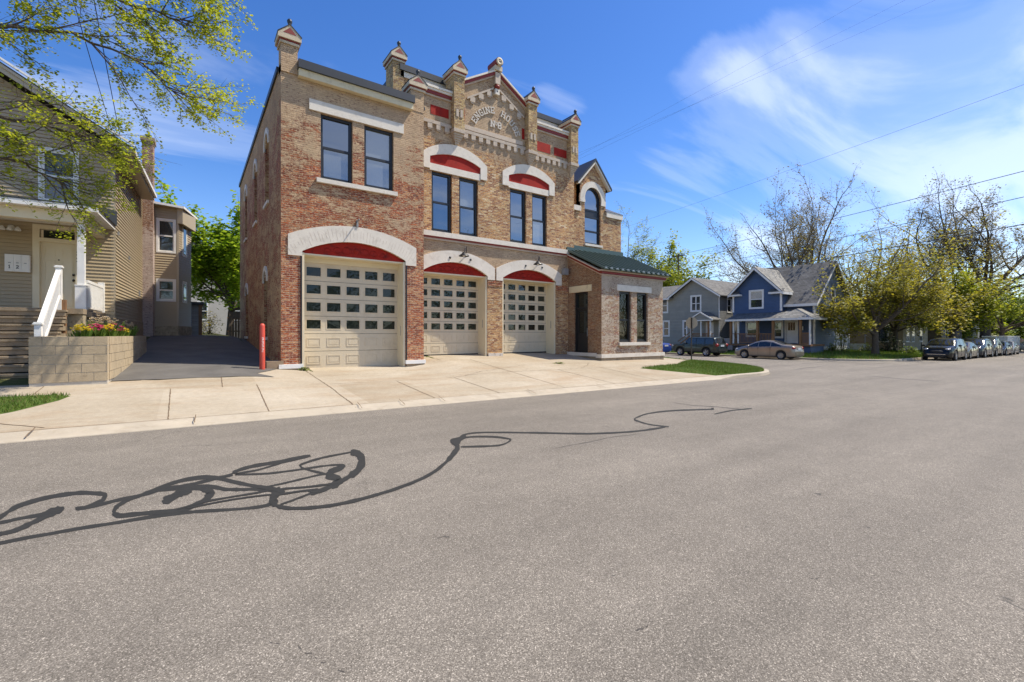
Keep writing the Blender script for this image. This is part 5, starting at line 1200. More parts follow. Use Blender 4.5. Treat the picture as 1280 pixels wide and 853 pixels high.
# ---- annex with the green metal roof ------------------------------------------
XA, XB, YF = 15.24, 19.68, 14.55
FAn = FRONT(YF); FAs = LEFT(XA)
AW = [(16.42, 17.27), (17.68, 18.5)]; AZ = (1.27, 3.68)
m = MB(); m.wall(FAn, [(XA, .2), (XB, .2), (XB, 4.36), (XA, 4.36)], [rect(a, b, *AZ) for a, b in AW], .22)
m.face([(XB, YF, .2), (XB, 17.2, .2), (XB, 17.2, 5.55), (XB, YF, 4.36)], (1, 0, 0))
m.build('annex_wall', M['b_afro'], EH)
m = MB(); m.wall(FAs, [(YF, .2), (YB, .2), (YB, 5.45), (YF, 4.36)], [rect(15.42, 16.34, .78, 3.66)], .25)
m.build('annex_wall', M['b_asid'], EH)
for a, b in AW:
    window(FAn, a, b, *AZ, .12, fw=.10, meeting=.44, glass='clear')
for a, b in AW:
    m = MB(); m.box(a - .1, b + .1, YF + .55, YF + .58, 1.2, 2.75); m.build('wood_shutter', M['shutter'], EH)
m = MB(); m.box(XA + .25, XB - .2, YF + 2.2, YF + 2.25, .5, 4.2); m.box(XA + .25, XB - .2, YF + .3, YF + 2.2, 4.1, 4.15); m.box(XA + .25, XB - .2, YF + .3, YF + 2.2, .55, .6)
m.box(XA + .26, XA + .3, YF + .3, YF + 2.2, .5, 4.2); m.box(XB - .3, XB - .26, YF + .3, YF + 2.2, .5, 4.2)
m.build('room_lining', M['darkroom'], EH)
m = MB(); m.fbox(FAn, 16.25, 18.74, 3.685, 3.97, -.1, .04); m.build('lintel', M['stone'], EH)
m = MB(); m.fbox(FAn, 16.38, 18.6, 1.115, 1.262, -.12, .09); m.build('sill', M['stone'], EH)
m = MB(); m.fbox(FAs, 15.16, 16.68, 3.665, 3.97, -.1, .04); m.build('lintel', M['ochre'], EH)
m = MB(); m.box(XA - .07, XB + .07, YF - .075, YF + .3, .565, .735); m.box(XA - .066, XA + .2, YF + .3, YB, .62, .78); m.build('plinth', M['stone'], EH)
m = MB(); m.box(XA - .03, XB + .03, YF - .04, YF + .3, .1, .562); m.box(XA - .03, XA + .2, YF + .3, YB, .1, .617); m.build('plinth_base', M['stepwood'], EH)
# dark entrance door with transom
d = MB(); a, b = 15.43, 16.33
d.fbox(FAs, a, a + .07, .8, 3.65, -.2, -.06); d.fbox(FAs, b - .07, b, .8, 3.65, -.2, -.06); d.fbox(FAs, a + .07, b - .07, 3.58, 3.65, -.2, -.06); d.fbox(FAs, a + .07, b - .07, 2.85, 2.93, -.2, -.06)
d.fbox(FAs, a + .07, b - .07, .8, 1.7, -.16, -.12)
d.fbox(FAs, a + .07, a + .18, 1.7, 2.85, -.16, -.12); d.fbox(FAs, b - .18, b - .07, 1.7, 2.85, -.16, -.12); d.fbox(FAs, a + .18, b - .18, 2.74, 2.85, -.16, -.12)
do = d.build('entrance_door', M['black'], EH)
d = MB(); d.face([FAs.p(*p, -.15) for p in rect(a + .18, b - .18, 1.7, 2.74)], FAs.n); d.face([FAs.p(*p, -.15) for p in rect(a + .07, b - .07, 2.93, 3.58)], FAs.n); d.build('pane', M['gglass'], do)
d = MB(); d.tube([FAs.p(a + .13, 1.55, -.10), FAs.p(a + .13, 1.95, -.10)], .015, 6); d.build('handle', M['galv'], do)
# roof
def zroof(y): return 4.60 + (y - 14.28) * (5.97 - 4.60) / (17.18 - 14.28)
m = MB()
X0, X1 = XA - .12, XB + .30
m.face([(X0, 14.28, 4.60), (X1, 14.28, 4.60), (X1, 17.18, 5.97), (X0, 17.18, 5.97)], (0, -1, 1))
m.face([(X0, 14.28, 4.57), (X1, 14.28, 4.57), (X1, 17.18, 5.94), (X0, 17.18, 5.94)], (0, 1, -1))
m.face([(X0, 14.28, 4.57), (X0, 14.28, 4.60), (X0, 17.18, 5.97), (X0, 17.18, 5.94)], (-1, 0, 0))
m.face([(X1, 14.28, 4.57), (X1, 14.28, 4.60), (X1, 17.18, 5.97), (X1, 17.18, 5.94)], (1, 0, 0))
n = 13
for i in range(n + 1):
    x = X0 + .012 + (X1 - X0 - .024) * i / n
    m.bar((x, 14.26, zroof(14.26) + .03), (x, 17.1, zroof(17.1) + .03), .04, .08)
ro = m.build('annex_roof', M['green'], EH)
m = MB(); m.box(15.65, 19.6, 17.08, 17.22, 5.90, 6.18); m.box(XA - .1, 15.66, YB - .06, YB + .02, 5.80, 5.95); m.build('flashing', M['green'], ro)
m = MB()
for i in range(n):
    x = X0 + .012 + (X1 - X0 - .024) * (i + .5) / n
    m.bar((x - .08, 14.36, zroof(14.36) + .035), (x + .08, 14.36, zroof(14.36) + .035), .05, .05)
m.build('snow_guard', M['galv'], ro)
for dz0, dz1, dd, mm in ((4.37, 4.42, .04, 'tantrim'), (4.422, 4.53, .09, 'redtrim'), (4.532, 4.60, .16, 'tantrim')):
    m = MB()
    m.box(XA - dd, XB + dd + .1, YF - dd, YF + .02, dz0 - .01, dz1 - .022)
    k = (zroof(17.1) - zroof(14.3)) / 2.8
    a_, b_ = dz0 - .01, dz1 - .022
    m.prism(FAs, [(YF + .02, a_), (YB, a_ + k * 2.25), (YB, b_ + k * 2.25), (YF + .02, b_)], -.02, dd)
    m.build('eave_moulding', M[mm], EH)
# small box on the pier beside the annex, conduit and floodlight bracket
m = MB(); m.fbox(FB, 14.82, 15.08, 4.55, 4.85, .0, .22); m.build('alarm_box', M['graymet'], EH)
m = MB(); m.fbox(FA, 4.68, 4.74, 5.36, 5.60, .0, .06); m.tube([FA.p(4.71, 5.55, .05), FA.p(4.71, 5.6, .2), FA.p(4.71, 5.55, .28)], .02, 6); m.build('hook', M['graymet'], EH)
for a, b, d_ in ((2.90, 2.945, .035), (6.482, 6.53, .02)):
    m = MB(); m.fbox(FA, a, b, .5, 4.18, .0, d_); m.build('door_seal', M['black'], EH)
# ------------------------------------------------------------------ tan house on the left
def lap(mb, fr, poly, holes, pitch=.115, out=.034, thick=.004):
    """real clapboards: each course a tilted strip with a lip, cut to the outline and round the openings"""
    zs = [p[1] for p in poly]; z = min(zs); zt = max(zs)
    while z < zt - .01:
        za, zb = z, min(z + pitch, zt); zm = (za + zb) / 2
        xs_ = []
        for (x0, y0), (x1, y1) in zip(poly, poly[1:] + poly[:1]):
            if (y0 > zm) != (y1 > zm): xs_.append(x0 + (x1 - x0) * (zm - y0) / (y1 - y0))
        xs_.sort()
        segs = [(xs_[i], xs_[i + 1]) for i in range(0, len(xs_) - 1, 2)]
        for (h0, h1, hz0, hz1) in holes:
            if hz0 < zm < hz1:
                ns = []
                for a, b in segs:
                    if h1 <= a or h0 >= b: ns.append((a, b)); continue
                    if h0 > a: ns.append((a, h0))
                    if h1 < b: ns.append((h1, b))
                segs = ns
        for a, b in segs:
            if b - a < .01: continue
            mb.face([fr.p(a, za, out), fr.p(b, za, out), fr.p(b, zb, thick), fr.p(a, zb, thick)], fr.n)
            mb.face([fr.p(a, za, out), fr.p(b, za, out), fr.p(b, za, -.002), fr.p(a, za, -.002)], (0, 0, -1))
        z += pitch

LH = thing('clapboard_house', 'tan clapboard two-storey house with a steep gable and front porch beside the driveway', 'house', (-2.13, 20.5, 0), math.radians(-2.7), local=True)
LF = Frame((0, 0, 0), (1, 0, 0), (0, -1, 0)); LS = Frame((0, 0, 0), (0, 1, 0), (1, 0, 0))
def roofz(x): return 7.93 - (x - .5) * .612 if x > -3.4 else 7.93 + 3.9 * .612 + (x + 3.4) * .612
# front wall
HW = [(-1.86, -.88, 5.86, 7.66), (-1.98, -.83, 2.3, 5.16)]
m = MB(); lap(m, LF, [(-7.0, 2.2), (0, 2.2), (0, 7.9), (-3.4, 9.98), (-7.0, 7.78)], HW); m.build('siding', M['tan_siding'], LH)
m = MB(); m.wall(LF, [(-7.0, 1.0), (0, 1.0), (0, 7.95), (-3.4, 10.03), (-7.0, 7.83)], [rect(*h) for h in HW], .15); m.build('wall', M['tan_siding'], LH)
m = MB(); lap(m, LS, [(0, 2.2), (6.5, 2.2), (6.5, 8.0), (0, 8.0)], []); m.build('siding', M['tan_siding'], LH)
m = MB(); m.face([(0, 0, 1), (0, 6.5, 1), (0, 6.5, 8.0), (0, 0, 8.0)], (1, 0, 0)); m.face([(0, 6.5, 1), (-7, 6.5, 1), (-7, 6.5, 7.8), (-3.4, 6.5, 9.98), (0, 6.5, 8)], (0, 1, 0)); m.face([(-7, 0, 1), (-7, 6.5, 1), (-7, 6.5, 7.8), (-7, 0, 7.8)], (-1, 0, 0)); m.build('wall', M['tan_siding'], LH)
m = MB(); m.box(-.09, .022, -.022, .09, 2.2, 8.0); m.build('corner_board', M['tan_board'], LH)
m = MB(); m.box(-.05, .05, -.05, 6.5, 1.0, 2.19); m.build('foundation', M['field'], LH)
for y, z in ((.4, 5.1), (2.6, 4.55), (5.2, 3.3)):
    m = MB(); m.box(.0, .07, y - .05, y + .05, z, z + .13 + (.12 if z < 4 else 0)); m.build('wall_box', M['graymet'], LH)
# upper window
def house_window(fr, s0, s1, z0_, z1_, parent, trim='white', fw=.05, tw=.09, glass='hglass', d=.07, blind=False, mull=None, cross=True):
    k = MB()
    for a, b, c, e in ((s0 - tw, s0, z0_ - tw, z1_ + tw), (s1, s1 + tw, z0_ - tw, z1_ + tw), (s0, s1, z1_, z1_ + tw), (s0, s1, z0_ - tw, z0_)):
        k.fbox(fr, a, b, c, e, -.05, .035)
    zm = (z0_ + z1_) / 2
    for a, b, c, e in ((s0, s0 + fw, z0_, z1_), (s1 - fw, s1, z0_, z1_), (s0 + fw, s1 - fw, z1_ - fw, z1_), (s0 + fw, s1 - fw, z0_, z0_ + fw)) + (((s0 + fw, s1 - fw, zm - .03, zm + .03),) if cross else ()):
        k.fbox(fr, a, b, c, e, -d, .012)
    if mull: k.fbox(fr, mull - .05, mull + .05, z0_, z1_, -d, .02)
    o = k.build('window', M[trim], parent)
    g_ = MB(); g_.face([fr.p(*p, -d + .035) for p in rect(s0 + fw, s1 - fw, z0_ + fw, z1_ - fw)], fr.n)
    g_.build('pane', M[glass], o)
    if blind:
        b_ = MB(); z = zm + .05
        for i in range(int((z1_ - fw - zm) / .05)): b_.fbox(fr, s0 + fw, s1 - fw, zm + .03 + i * .05, zm + .065 + i * .05, -d + .037, -d + .044)
        b_.build('blind', M['stone'], o)
    return o
house_window(LF, -1.76, -.98, 5.96, 7.56, LH)
# entrance: surround, transom, six-panel door
d = MB()
for a, b, c, e in ((-1.98, -1.82, 2.3, 5.16), (-.97, -.83, 2.3, 5.16), (-1.82, -.97, 5.02, 5.16), (-1.82, -.97, 4.62, 4.74)): d.fbox(LF, a, b, c, e, -.15, .03)
d.build('door_surround', M['cream'], LH)
d = MB(); d.fbox(LF, -1.82, -.97, 2.35, 4.62, -.14, -.09)
for c in (-1.60, -1.19):
    for za, zb in ((2.55, 3.2), (3.35, 4.05), (4.18, 4.45)):
        t = .02
        for q in ((c - .13, c + .13, za, za + t), (c - .13, c + .13, zb - t, zb), (c - .13, c - .11, za + t, zb - t), (c + .11, c + .13, za + t, zb - t)): d.fbox(LF, *q, -.1, -.078)
do = d.build('front_door', M['cream'], LH)
d = MB(); d.ellipsoid((-1.04, .06, 3.42), .035, .03, .04); d.ellipsoid((-1.04, .06, 3.60), .035, .03, .04); d.build('handle', M['black'], do)
d = MB(); d.ellipsoid((-1.395, .085, 4.07), .02, .01, .02); d.build('peephole', M['black'], do)
d = MB(); d.face([LF.p(*p, -.12) for p in rect(-1.76, -1.02, 4.75, 5.01)], LF.n); d.build('transom_pane', M['gglass'], LH)
# house number by the door
k = MB(); glyph(k, '3', LF, -.90, 4.24, .13, 0, .17, .012, .032); k.build('house_number', M['black'], LH)
k = MB(); glyph(k, '2', LF, -.90, 4.04, .13, 0, .17, .012, .032); k.build('house_number', M['black'], LH)
# letter boxes
k = MB(); k.fbox(LF, -2.56, -2.01, 3.60, 4.13, .012, .14)
mbx = k.build('mailbox', M['white'], LH)
for i in range(3):
    a = -2.53 + i * .172
    k = MB(); k.fbox(LF, a, a + .155, 3.64, 4.09, .14, .152); dd = k.build('mailbox_door', M['white'], mbx)
    k = MB(); k.fbox(LF, a + .05, a + .11, 3.86, 3.88, .15, .16); k.build('lock', M['graymet'], dd)
    if i < 2:
        k = MB(); glyph(k, '12'[i], LF, a + .08, 3.70, .09, 0, .18, .008, .15); k.build('box_number', M['black'], mbx)
# porch light with two glass heads
k = MB(); k.lathe((-2.45, -.02, 4.98), [(.08, 0), (.08, .04), (.03, .06), (.03, .12), (0, .13)], 12, (0, -1, 0)); pl = k.build('porch_light', M['white'], LH)
for sx in (-.17, 0, .17):
    k = MB(); k.lathe((-2.45 + sx, -.13, 4.90), [(.02, .1), (.05, .06), (.085, .0), (.07, -.03), (0, -.035)], 12); k.build('lamp_glass', M['lamp_white'], pl)
# porch floor, steps, post, beam, roof
k = MB(); k.box(-7, -.22, -3.0, -.02, 2.22, 2.37); k.box(-.5, -.12, -2.5, -2.0, 2.15, 2.30); k.build('porch_floor', M['stepwood'], LH)
k = MB(); k.box(-.60, -.24, -2.9, -.05, 1.0, 2.215); k.build('porch_base', M['field'], LH)
for i in range(9):
    zt = .75 + .2 * i - .03
    k = MB(); k.box(-7, -.55, -5.15 + .245 * i, -3.0 if i < 8 else -2.9, zt - .17, zt - .05); k.box(-7, -.53, -5.19 + .245 * i, -5.15 + .245 * i + .29, zt - .05, zt); k.build('step', M['stepwood'], LH)
k = MB(); k.box(-.46, -.30, -2.42, -2.26, 2.37, 4.90)
k.box(-.50, -.26, -2.46, -2.22, 2.37, 3.06); k.box(-.51, -.25, -2.47, -2.21, 3.06, 3.09); k.build('porch_post', M['white'], LH)
k = MB(); k.box(-7, -.24, -2.47, -2.22, 4.88, 5.20); k.box(-.46, -.25, -2.22, 0, 4.88, 5.20); k.build('porch_beam', M['cream'], LH)
k = MB(); k.box(-7, .02, -2.72, -.02, 5.205, 5.33); k.box(-7, .06, -2.79, -2.72, 5.19, 5.36); k.build('porch_cornice', M['white'], LH)
k = MB(); k.face([(-7, -2.8, 5.37), (.07, -2.8, 5.37), (.07, -.02, 5.85), (-7, -.02, 5.85)], (0, -1, 1)); k.face([(.07, -2.8, 5.37), (.07, -.02, 5.85), (.07, -.02, 5.33), (.07, -2.8, 5.33)], (1, 0, 0)); k.face([(-7, -2.8, 5.332), (.07, -2.8, 5.332), (.07, -.02, 5.332), (-7, -.02, 5.332)], (0, 0, -1))
k.face([(-7, -2.8, 5.37), (.07, -2.8, 5.37), (.07, -2.8, 5.332), (-7, -2.8, 5.332)], (0, -1, 0))
k.build('porch_roof', M['gutter'], LH)
k = MB(); k.box(-.38, -.26, -2.2, -.06, 3.18, 3.26); k.box(-.36, -.28, -2.2, -.06, 2.42, 3.18)
for i in range(18): k.box(-.265, -.252, -2.15 + i * .115, -2.13 + i * .115, 2.46, 3.16)
k.box(-.40, -.24, -.16, -.02, 2.37, 3.38); k.build('porch_balustrade', M['white'], LH)
# sloping stair balustrade
k = MB(); a = Vector((-.60, -5.15, 1.78)); b = Vector((-.69, -3.12, 3.42))
k.bar(a, b, .10, .08); k.bar(a + Vector((0, 0, -.62)), b + Vector((0, 0, -.70)), .08, .07)
for i in range(17):
    p = a.lerp(b, (i + .5) / 17); k.bar(p + Vector((0, 0, -.66)), p, .035, .035, (0, 1, 0))
for p, zt in ((a, 1.88), (b, 3.48)):
    k.box(p.x - .06, p.x + .06, p.y - .06, p.y + .06, zt - 1.2, zt); k.box(p.x - .085, p.x + .085, p.y - .085, p.y + .085, zt, zt + .03); k.box(p.x - .07, p.x + .07, p.y - .07, p.y + .07, zt + .03, zt + .06)
k.build('stair_balustrade', M['white'], LH)
k = MB(); k.box(-.66, -.55, -3.15, -3.02, 1.6, 2.6); k.build('newel_base', M['bwood'], LH)
# roof: shingles, soffit, gutters, bargeboards
M['shingle_g'] = shingle_mat('grey_shingles', (.10, .098, .095))
def slab(mb, p, th):
    """roof slab from four corner points, thickness straight down"""
    q = [(a, b, c - th) for a, b, c in p]
    mb.face(p, (0, 0, 1)); mb.face(q, (0, 0, -1))
    for i in range(4):
        j = (i + 1) % 4; mb.face([p[i], p[j], q[j], q[i]])
k = MB()
slab(k, [(.5, -.5, 8.0), (.5, 5.75, 8.0), (-3.4, 5.75, 10.4), (-3.4, -.5, 10.4)], .06); slab(k, [(-7.3, -.5, 8.0), (-7.3, 5.75, 8.0), (-3.4, 5.75, 10.4), (-3.4, -.5, 10.4)], .06)
k.build('roof', M['shingle_g'], LH)
k = MB()
for xe in (.5, -7.3):
    sg = 1 if xe > 0 else -1
    # bargeboard and its moulding
    for z_a, z_b, y_a, y_b in ((-.30, -.062, -.52, -.46), (-.15, -.06, -.56, -.521)):
        P = [(xe, 8.0 + z_a), (-3.4, 10.4 + z_a), (-3.4, 10.4 + z_b), (xe, 8.0 + z_b)]
        k.prism(Frame((0, 0, 0), (1, 0, 0), (0, -1, 0)), P, -y_b, -y_a)
    # soffit under the rake and along the eave
    k.face([(xe, -.46, 7.80), (-3.4, -.46, 10.2), (-3.4, .0, 10.2), (xe, .0, 7.80)], (0, 0, -1))
k.build('bargeboard', M['tan_board'], LH)
k = MB(); k.box(.02, .5, -.45, 5.7, 7.70, 7.74); k.box(.44, .50, -.5, 5.72, 7.72, 7.94); k.build('soffit', M['tan_board'], LH)
k = MB(); k.box(.505, .60, -.5, 5.75, 7.82, 7.95); k.build('eave_gutter', M['white'], LH)
k = MB()
for zz in (0,):
    k.prism(Frame((0, 0, 0), (1, 0, 0), (0, -1, 0)), [(.60, 8.06), (-3.4, 10.52), (-3.4, 10.46), (.60, 7.98)], .50, .60)
k.build('drip_edge', M['white'], LH)
# chimney
k = MB(); k.box(.0, .40, 6.30, 6.9, 1.2, 10.55); ch = k.build('chimney', M['b_chim'], LH)
k = MB(); k.box(-.06, .46, 6.24, 6.96, 10.552, 10.72); k.box(-.02, .42, 6.28, 6.92, 10.45, 10.551); k.build('chimney_cap', M['concrete_w'], ch)
k = MB(); k.lathe((.2, 6.6, 10.72), [(.09, 0), (.09, .12)], 10); k.lathe((.2, 6.6, 10.9), [(.0, .05), (.13, .02), (.14, 0), (0, 0)], 10); k.bar((.12, 6.6, 10.8), (.12, 6.6, 10.92), .02, .02, (0, 1, 0)); k.build('flue', M['black'], ch)
# rear bay with two windows and an angled side
BF = Frame((0, 6.92, 0), (1, 0, 0), (0, -1, 0))
bx0, bx1 = .36, 1.30
bw = [(.54, 1.14, 5.62, 7.10), (.54, 1.14, 3.30, 4.22)]
k = MB(); lap(k, BF, rect(bx0, bx1, 2.05, 7.75), [(a - .09, b + .09, c - .09, e + .09) for a, b, c, e in bw]); k.build('siding', M['tan_siding'], LH)
k = MB(); k.wall(BF, rect(bx0 - .1, bx1, 1.0, 7.8), [rect(*h) for h in bw], .12); k.build('wall', M['tan_siding'], LH)
for h in bw: house_window(BF, *h, LH, fw=.045, tw=.08)
p0 = Vector((bx1, 6.92, 0)); p1 = Vector((bx1 + .42, 8.6, 0)); dv = (p1 - p0).normalized()
BS = Frame(p0, dv, (dv.y, -dv.x, 0)); BL = (p1 - p0).length
k = MB(); lap(k, BS, rect(0, BL, 2.05, 7.75), [(.5, 1.1, 5.5, 7.2), (.5, 1.1, 3.2, 4.3)]); k.build('siding', M['tan_siding'], LH)
k = MB(); k.wall(BS, rect(0, BL, 1.0, 7.8), [], .1); k.build('wall', M['tan_siding'], LH)
for zz in ((5.6, 7.1), (3.3, 4.2)): house_window(BS, .58, 1.02, *zz, LH, d=-.0)
k = MB(); k.box(bx1 - .05, bx1 + .03, 6.885, 6.97, 2.05, 7.78); k.build('corner_board', M['tan_board'], LH)
k = MB(); k.box(bx0, bx1 - .0, 6.86, 6.92, 1.2, 2.05); k.prism(BS, rect(0, BL, 1.0, 2.05), -.05, .05); k.build('foundation', M['field'], LH)
k = MB(); slab(k, [(bx0 - .1, 6.55, 7.88), (bx1 + .25, 6.6, 7.80), (bx1 + .7, 8.9, 7.80), (bx0 - .1, 8.9, 8.2)], .1); k.build('bay_roof', M['white'], LH)
k = MB(); k.prism(BS, rect(-.1, BL, 7.0, 7.74), .0, .22); k.build('bay_eave', M['tan_board'], LH)

# ---- block planter with spring flowers --------------------------------------------
PL = thing('block_planter', 'tan concrete block planter box at the foot of the porch steps', 'planter', (-2.2, 14.6, .5))
def blockwall(mb, fr, s0, s1, z0_, n, bh=.2, bl=.42, th=.2, seed=0):
    rr = random.Random(seed)
    for r_ in range(n):
        s = s0 - (bl / 2 if r_ % 2 == 0 else 0)
        while s < s1:
            a, b = max(s, s0), min(s + bl, s1)
            if b - a > .03: mb.fbox(fr, a + .006, b - .006, z0_ + r_ * bh + .006, z0_ + (r_ + 1) * bh - .006, -th, rr.uniform(-.003, .004))
            s += bl
k = MB(); blockwall(k, FRONT(14.0), -2.86, -1.57, .58, 5, .204, seed=1); k.build('front_wall', M['block'], PL)
PRF = Frame((-1.57, 0, 0), (.047, .999, 0), (.999, -.047, 0))
k = MB(); blockwall(k, Frame((-1.57, 14.0, 0), (.047, .999, 0), (.999, -.047, 0)), .2, 6.4, .58, 5, .204, seed=2); k.build('side_wall', M['block'], PL)
k = MB(); k.box(-2.85, -1.58, 14.012, 14.18, .3, 1.592); k.prism(Frame((-1.585, 14.0, 0), (.047, .999, 0), (.999, -.047, 0)), rect(.02, 6.38, .3, 1.592), -.17, .0); k.build('mortar', M['mortar'], PL)
k = MB(); k.box(-2.86, -2.68, 14.2, 16.6, .3, 1.6); k.build('inner_wall', M['block'], PL)
k = MB(); k.grid([[(-2.7 + .22 * i, 14.2 + .35 * j, 1.57 + .03 * math.sin(i * 1.7 + j)) for i in range(6)] for j in range(18)]); k.build('soil', M['soil'], PL)
def flower_clump(name, label, x, y, r_, h, petals, n, seed, leafn=70, kind='tulip', col=None):
    rr = random.Random(seed)
    t = thing(name, label, 'flowers', (x, y, 1.57), group='flowers in the block planter')
    k = MB()
    for _ in range(leafn):
        a = rr.uniform(0, 2 * PI); q = rr.uniform(0, r_); l = h * rr.uniform(.4, .8)
        px, py = x + q * math.cos(a), y + q * math.sin(a); o = rr.uniform(0, 2 * PI); dx, dy = math.cos(o) * .018, math.sin(o) * .018
        e = (px + math.cos(a) * l * .4, py + math.sin(a) * l * .4, 1.57 + l)
        k.face([(px - dx, py - dy, 1.55), (px + dx, py + dy, 1.55), (px + dx * .8 + math.cos(a) * l * .15, py + dy * .8 + math.sin(a) * l * .15, 1.57 + l * .6), e])
    k.build('leaves', M['grass'], t, uv=False)
    k = MB()
    for _ in range(n):
        a = rr.uniform(0, 2 * PI); q = r_ * math.sqrt(rr.random()); zz = 1.57 + h * rr.uniform(.6, 1.0) * (1 - .3 * (q / r_) ** 2)
        px, py = x + q * math.cos(a), y + q * math.sin(a)
        for j in range(6):
            b = j * PI / 3 + rr.uniform(-.2, .2); s_ = rr.uniform(.033, .05)
            u = Vector((math.cos(b), math.sin(b), .75)).normalized() * s_; v = Vector((-math.sin(b), math.cos(b), 0)) * s_ * .55
            c = Vector((px, py, zz)); k.face([c, c + u * .6 + v, c + u * 1.2, c + u * .6 - v])
    k.build('petals', petals, t, uv=False)
    return t
M['yellow'] = leaf_mat('yellow_petal', (.75, .60, .04), (.85, .72, .12), .3)
M['pink'] = leaf_mat('pink_petal', (.55, .05, .22), (.70, .12, .32), .3)
M['pale'] = leaf_mat('pale_blossom', (.55, .45, .38), (.66, .58, .52), .3)
flower_clump('tulip_clump', 'bright yellow flowers at the corner of the planter nearest the stair rail', -2.1, 14.5, .19, .30, M['yellow'], 40, 1)
flower_clump('tulip_clump', 'magenta flowers between the two yellow clumps', -1.90, 15.0, .16, .34, M['pink'], 30, 2)
flower_clump('tulip_clump', 'smaller yellow flowers to the right of the magenta ones', -1.76, 15.6, .15, .36, M['yellow'], 28, 3)
flower_clump('tulip_clump', 'pink flowers nearest the driveway corner', -1.72, 16.6, .2, .36, M['pink'], 34, 4)
flower_clump('tulip_clump', 'yellow flowers behind the pink ones by the driveway', -1.62, 17.4, .15, .28, M['yellow'], 14, 6)
flower_clump('blossom_shrub', 'taller pale pink blossom shrub in front of the porch base', -2.0, 16.9, .34, .62, M['pale'], 90, 5, 120)
flower_clump('blossom_shrub', 'small pale blossom shrub farthest along the planter', -1.65, 18.3, .25, .5, M['pale'], 60, 7, 90)

# ---- behind the driveway --------------------------------------------------------
SH = thing('garden_shed', 'small grey shed with a flat roof at the end of the driveway', 'shed', (-.3, 32, 1.6))
k = MB(); k.box(-1.4, .52, 31.8, 33.6, 1.3, 3.35); k.build('wall', lap_mat('shed_siding', (.28, .26, .23), .14), SH)
k = MB(); k.box(-1.5, .62, 31.65, 33.75, 3.352, 3.5); k.build('roof', M['shingle_g'], SH)
k = MB(); k.box(-.72, .05, 31.765, 31.798, 1.45, 3.2); k.build('door', M['graymet'], SH)
k = MB(); k.box(.36, .53, 31.70, 31.799, 1.45, 3.34); k.build('corner_post', M['bwood'], SH)
RB = thing('rear_building', 'pale stucco building seen through the green tree behind the driveway', 'building', (5, 58, 1.7))
k = MB(); k.wall(FRONT(58), rect(-6, 5.2, .5, 9), [rect(3.6, 4.5, 3.2, 5.2), rect(.6, 1.4, 3.2, 5.0)], .2, 8); k.build('wall', simple('pale_stucco', (.46, .42, .36), .9, .1, .8), RB)
k = MB(); k.wall(FRONT(60), rect(5.2, 13, .5, 6.5), [rect(6.0, 7.0, 3.0, 5.0)], .2, 6); k.build('wall', simple('grey_stucco', (.36, .35, .34), .9, .1, .8), RB)
k = MB(); k.prism(FRONT(58), [(-6.5, 9), (5.7, 9), (-.4, 12)], -8, .4); k.build('roof', M['shingle_g'], RB)
for h in ((3.6, 4.5, 3.2, 5.2), (.6, 1.4, 3.2, 5.0)): house_window(FRONT(58), *h, RB)
house_window(FRONT(60), 6.0, 7.0, 3.0, 5.0, RB)
FN = thing('board_fence', 'dark weathered board fence at the rear corner of the fire station', 'fence', (2.6, 36, 1.6))
k = MB()
for i in range(22): k.box(2.1 + .16 * i, 2.245 + .16 * i, 36 + R.uniform(-.01, .01), 36.03, 1.4, 3.15 + R.uniform(-.04, .04))
k.build('boards', simple('weathered_boards', (.10, .075, .055), .9, .3, 2.5), FN)
k = MB(); k.box(2.0, 5.8, 36.032, 36.07, 2.7, 2.8); k.box(2.0, 5.8, 36.032, 36.07, 1.8, 1.9); k.build('rails', M['bwood'], FN)
# ---- bollard ---------------------------------------------------------------------
BO = thing('bollard', 'red steel bollard with a worn white stencil at the driveway corner', 'bollard', (1.78, 15.75, gz(1.78, 15.75)))
zb = gz(1.78, 15.75)
k = MB(); k.lathe((1.78, 15.75, zb - .1), [(.075, 0), (.078, .15), (.075, 1.42), (.068, 1.47), (.04, 1.5), (0, 1.51)], 16); k.build('post', M['bollard'], BO)
k = MB()
for i in range(9):
    z = zb + .95 - i * .052; a0 = -PI / 2 - .30
    for q in ((0, .036),):
        k.face([(1.78 + .0785 * math.cos(a0 + t), 15.75 + .0785 * math.sin(a0 + t), z + dz) for t, dz in ((.1, 0), (.75 - .2 * (i % 3 == 1), 0), (.75, q[1] * (.6 + .4 * (i % 2))), (.1 + .2 * (i % 2), q[1]))], (0, -1, 0))
k.build('stencil', M['white'], BO)
# ------------------------------------------------------------------ houses across the side street
M['blue_siding'] = lap_mat('blue_siding', (.06, .10, .185), .14, .5, .05)
M['slate_siding'] = lap_mat('slate_blue_siding', (.15, .185, .24), .16, .55, .06)
M['gray_siding'] = lap_mat('gray_siding', (.29, .275, .22), .16, .55, .06)
M['dark_siding'] = lap_mat('dark_gray_siding', (.19, .19, .185), .16, .55, .06)
M['shingle_d'] = shingle_mat('charcoal_shingles', (.15, .143, .13))
M['shingle_l'] = shingle_mat('light_shingles', (.25, .238, .21))
M['cedar'] = simple('cedar_posts', (.26, .135, .055), .65, .2, 2.5)
M['whitewash'] = simple('whitewashed_block', (.55, .55, .53), .85, .2, 3, .5, 15, dirt=(.25, .24, .22), dirtamt=.5)
def FW(X): return LEFT(X)
def FSd(Y): return FRONT(Y)
gh = gz(43, 19)
BH = thing('blue_house', 'dark blue two-storey house with white trim, steep front gable and cedar porch', 'house', (43, 20, gh))
F43 = FW(43.0); F438 = FW(43.8)
hU = (20.95, 22.07, 4.12, 5.66)
m = MB(); m.wall(F43, [(19.31, 3.2), (23.74, 3.2), (23.74, 5.55), (21.53, 7.72), (19.31, 5.55)], [rect(*hU)], .12)
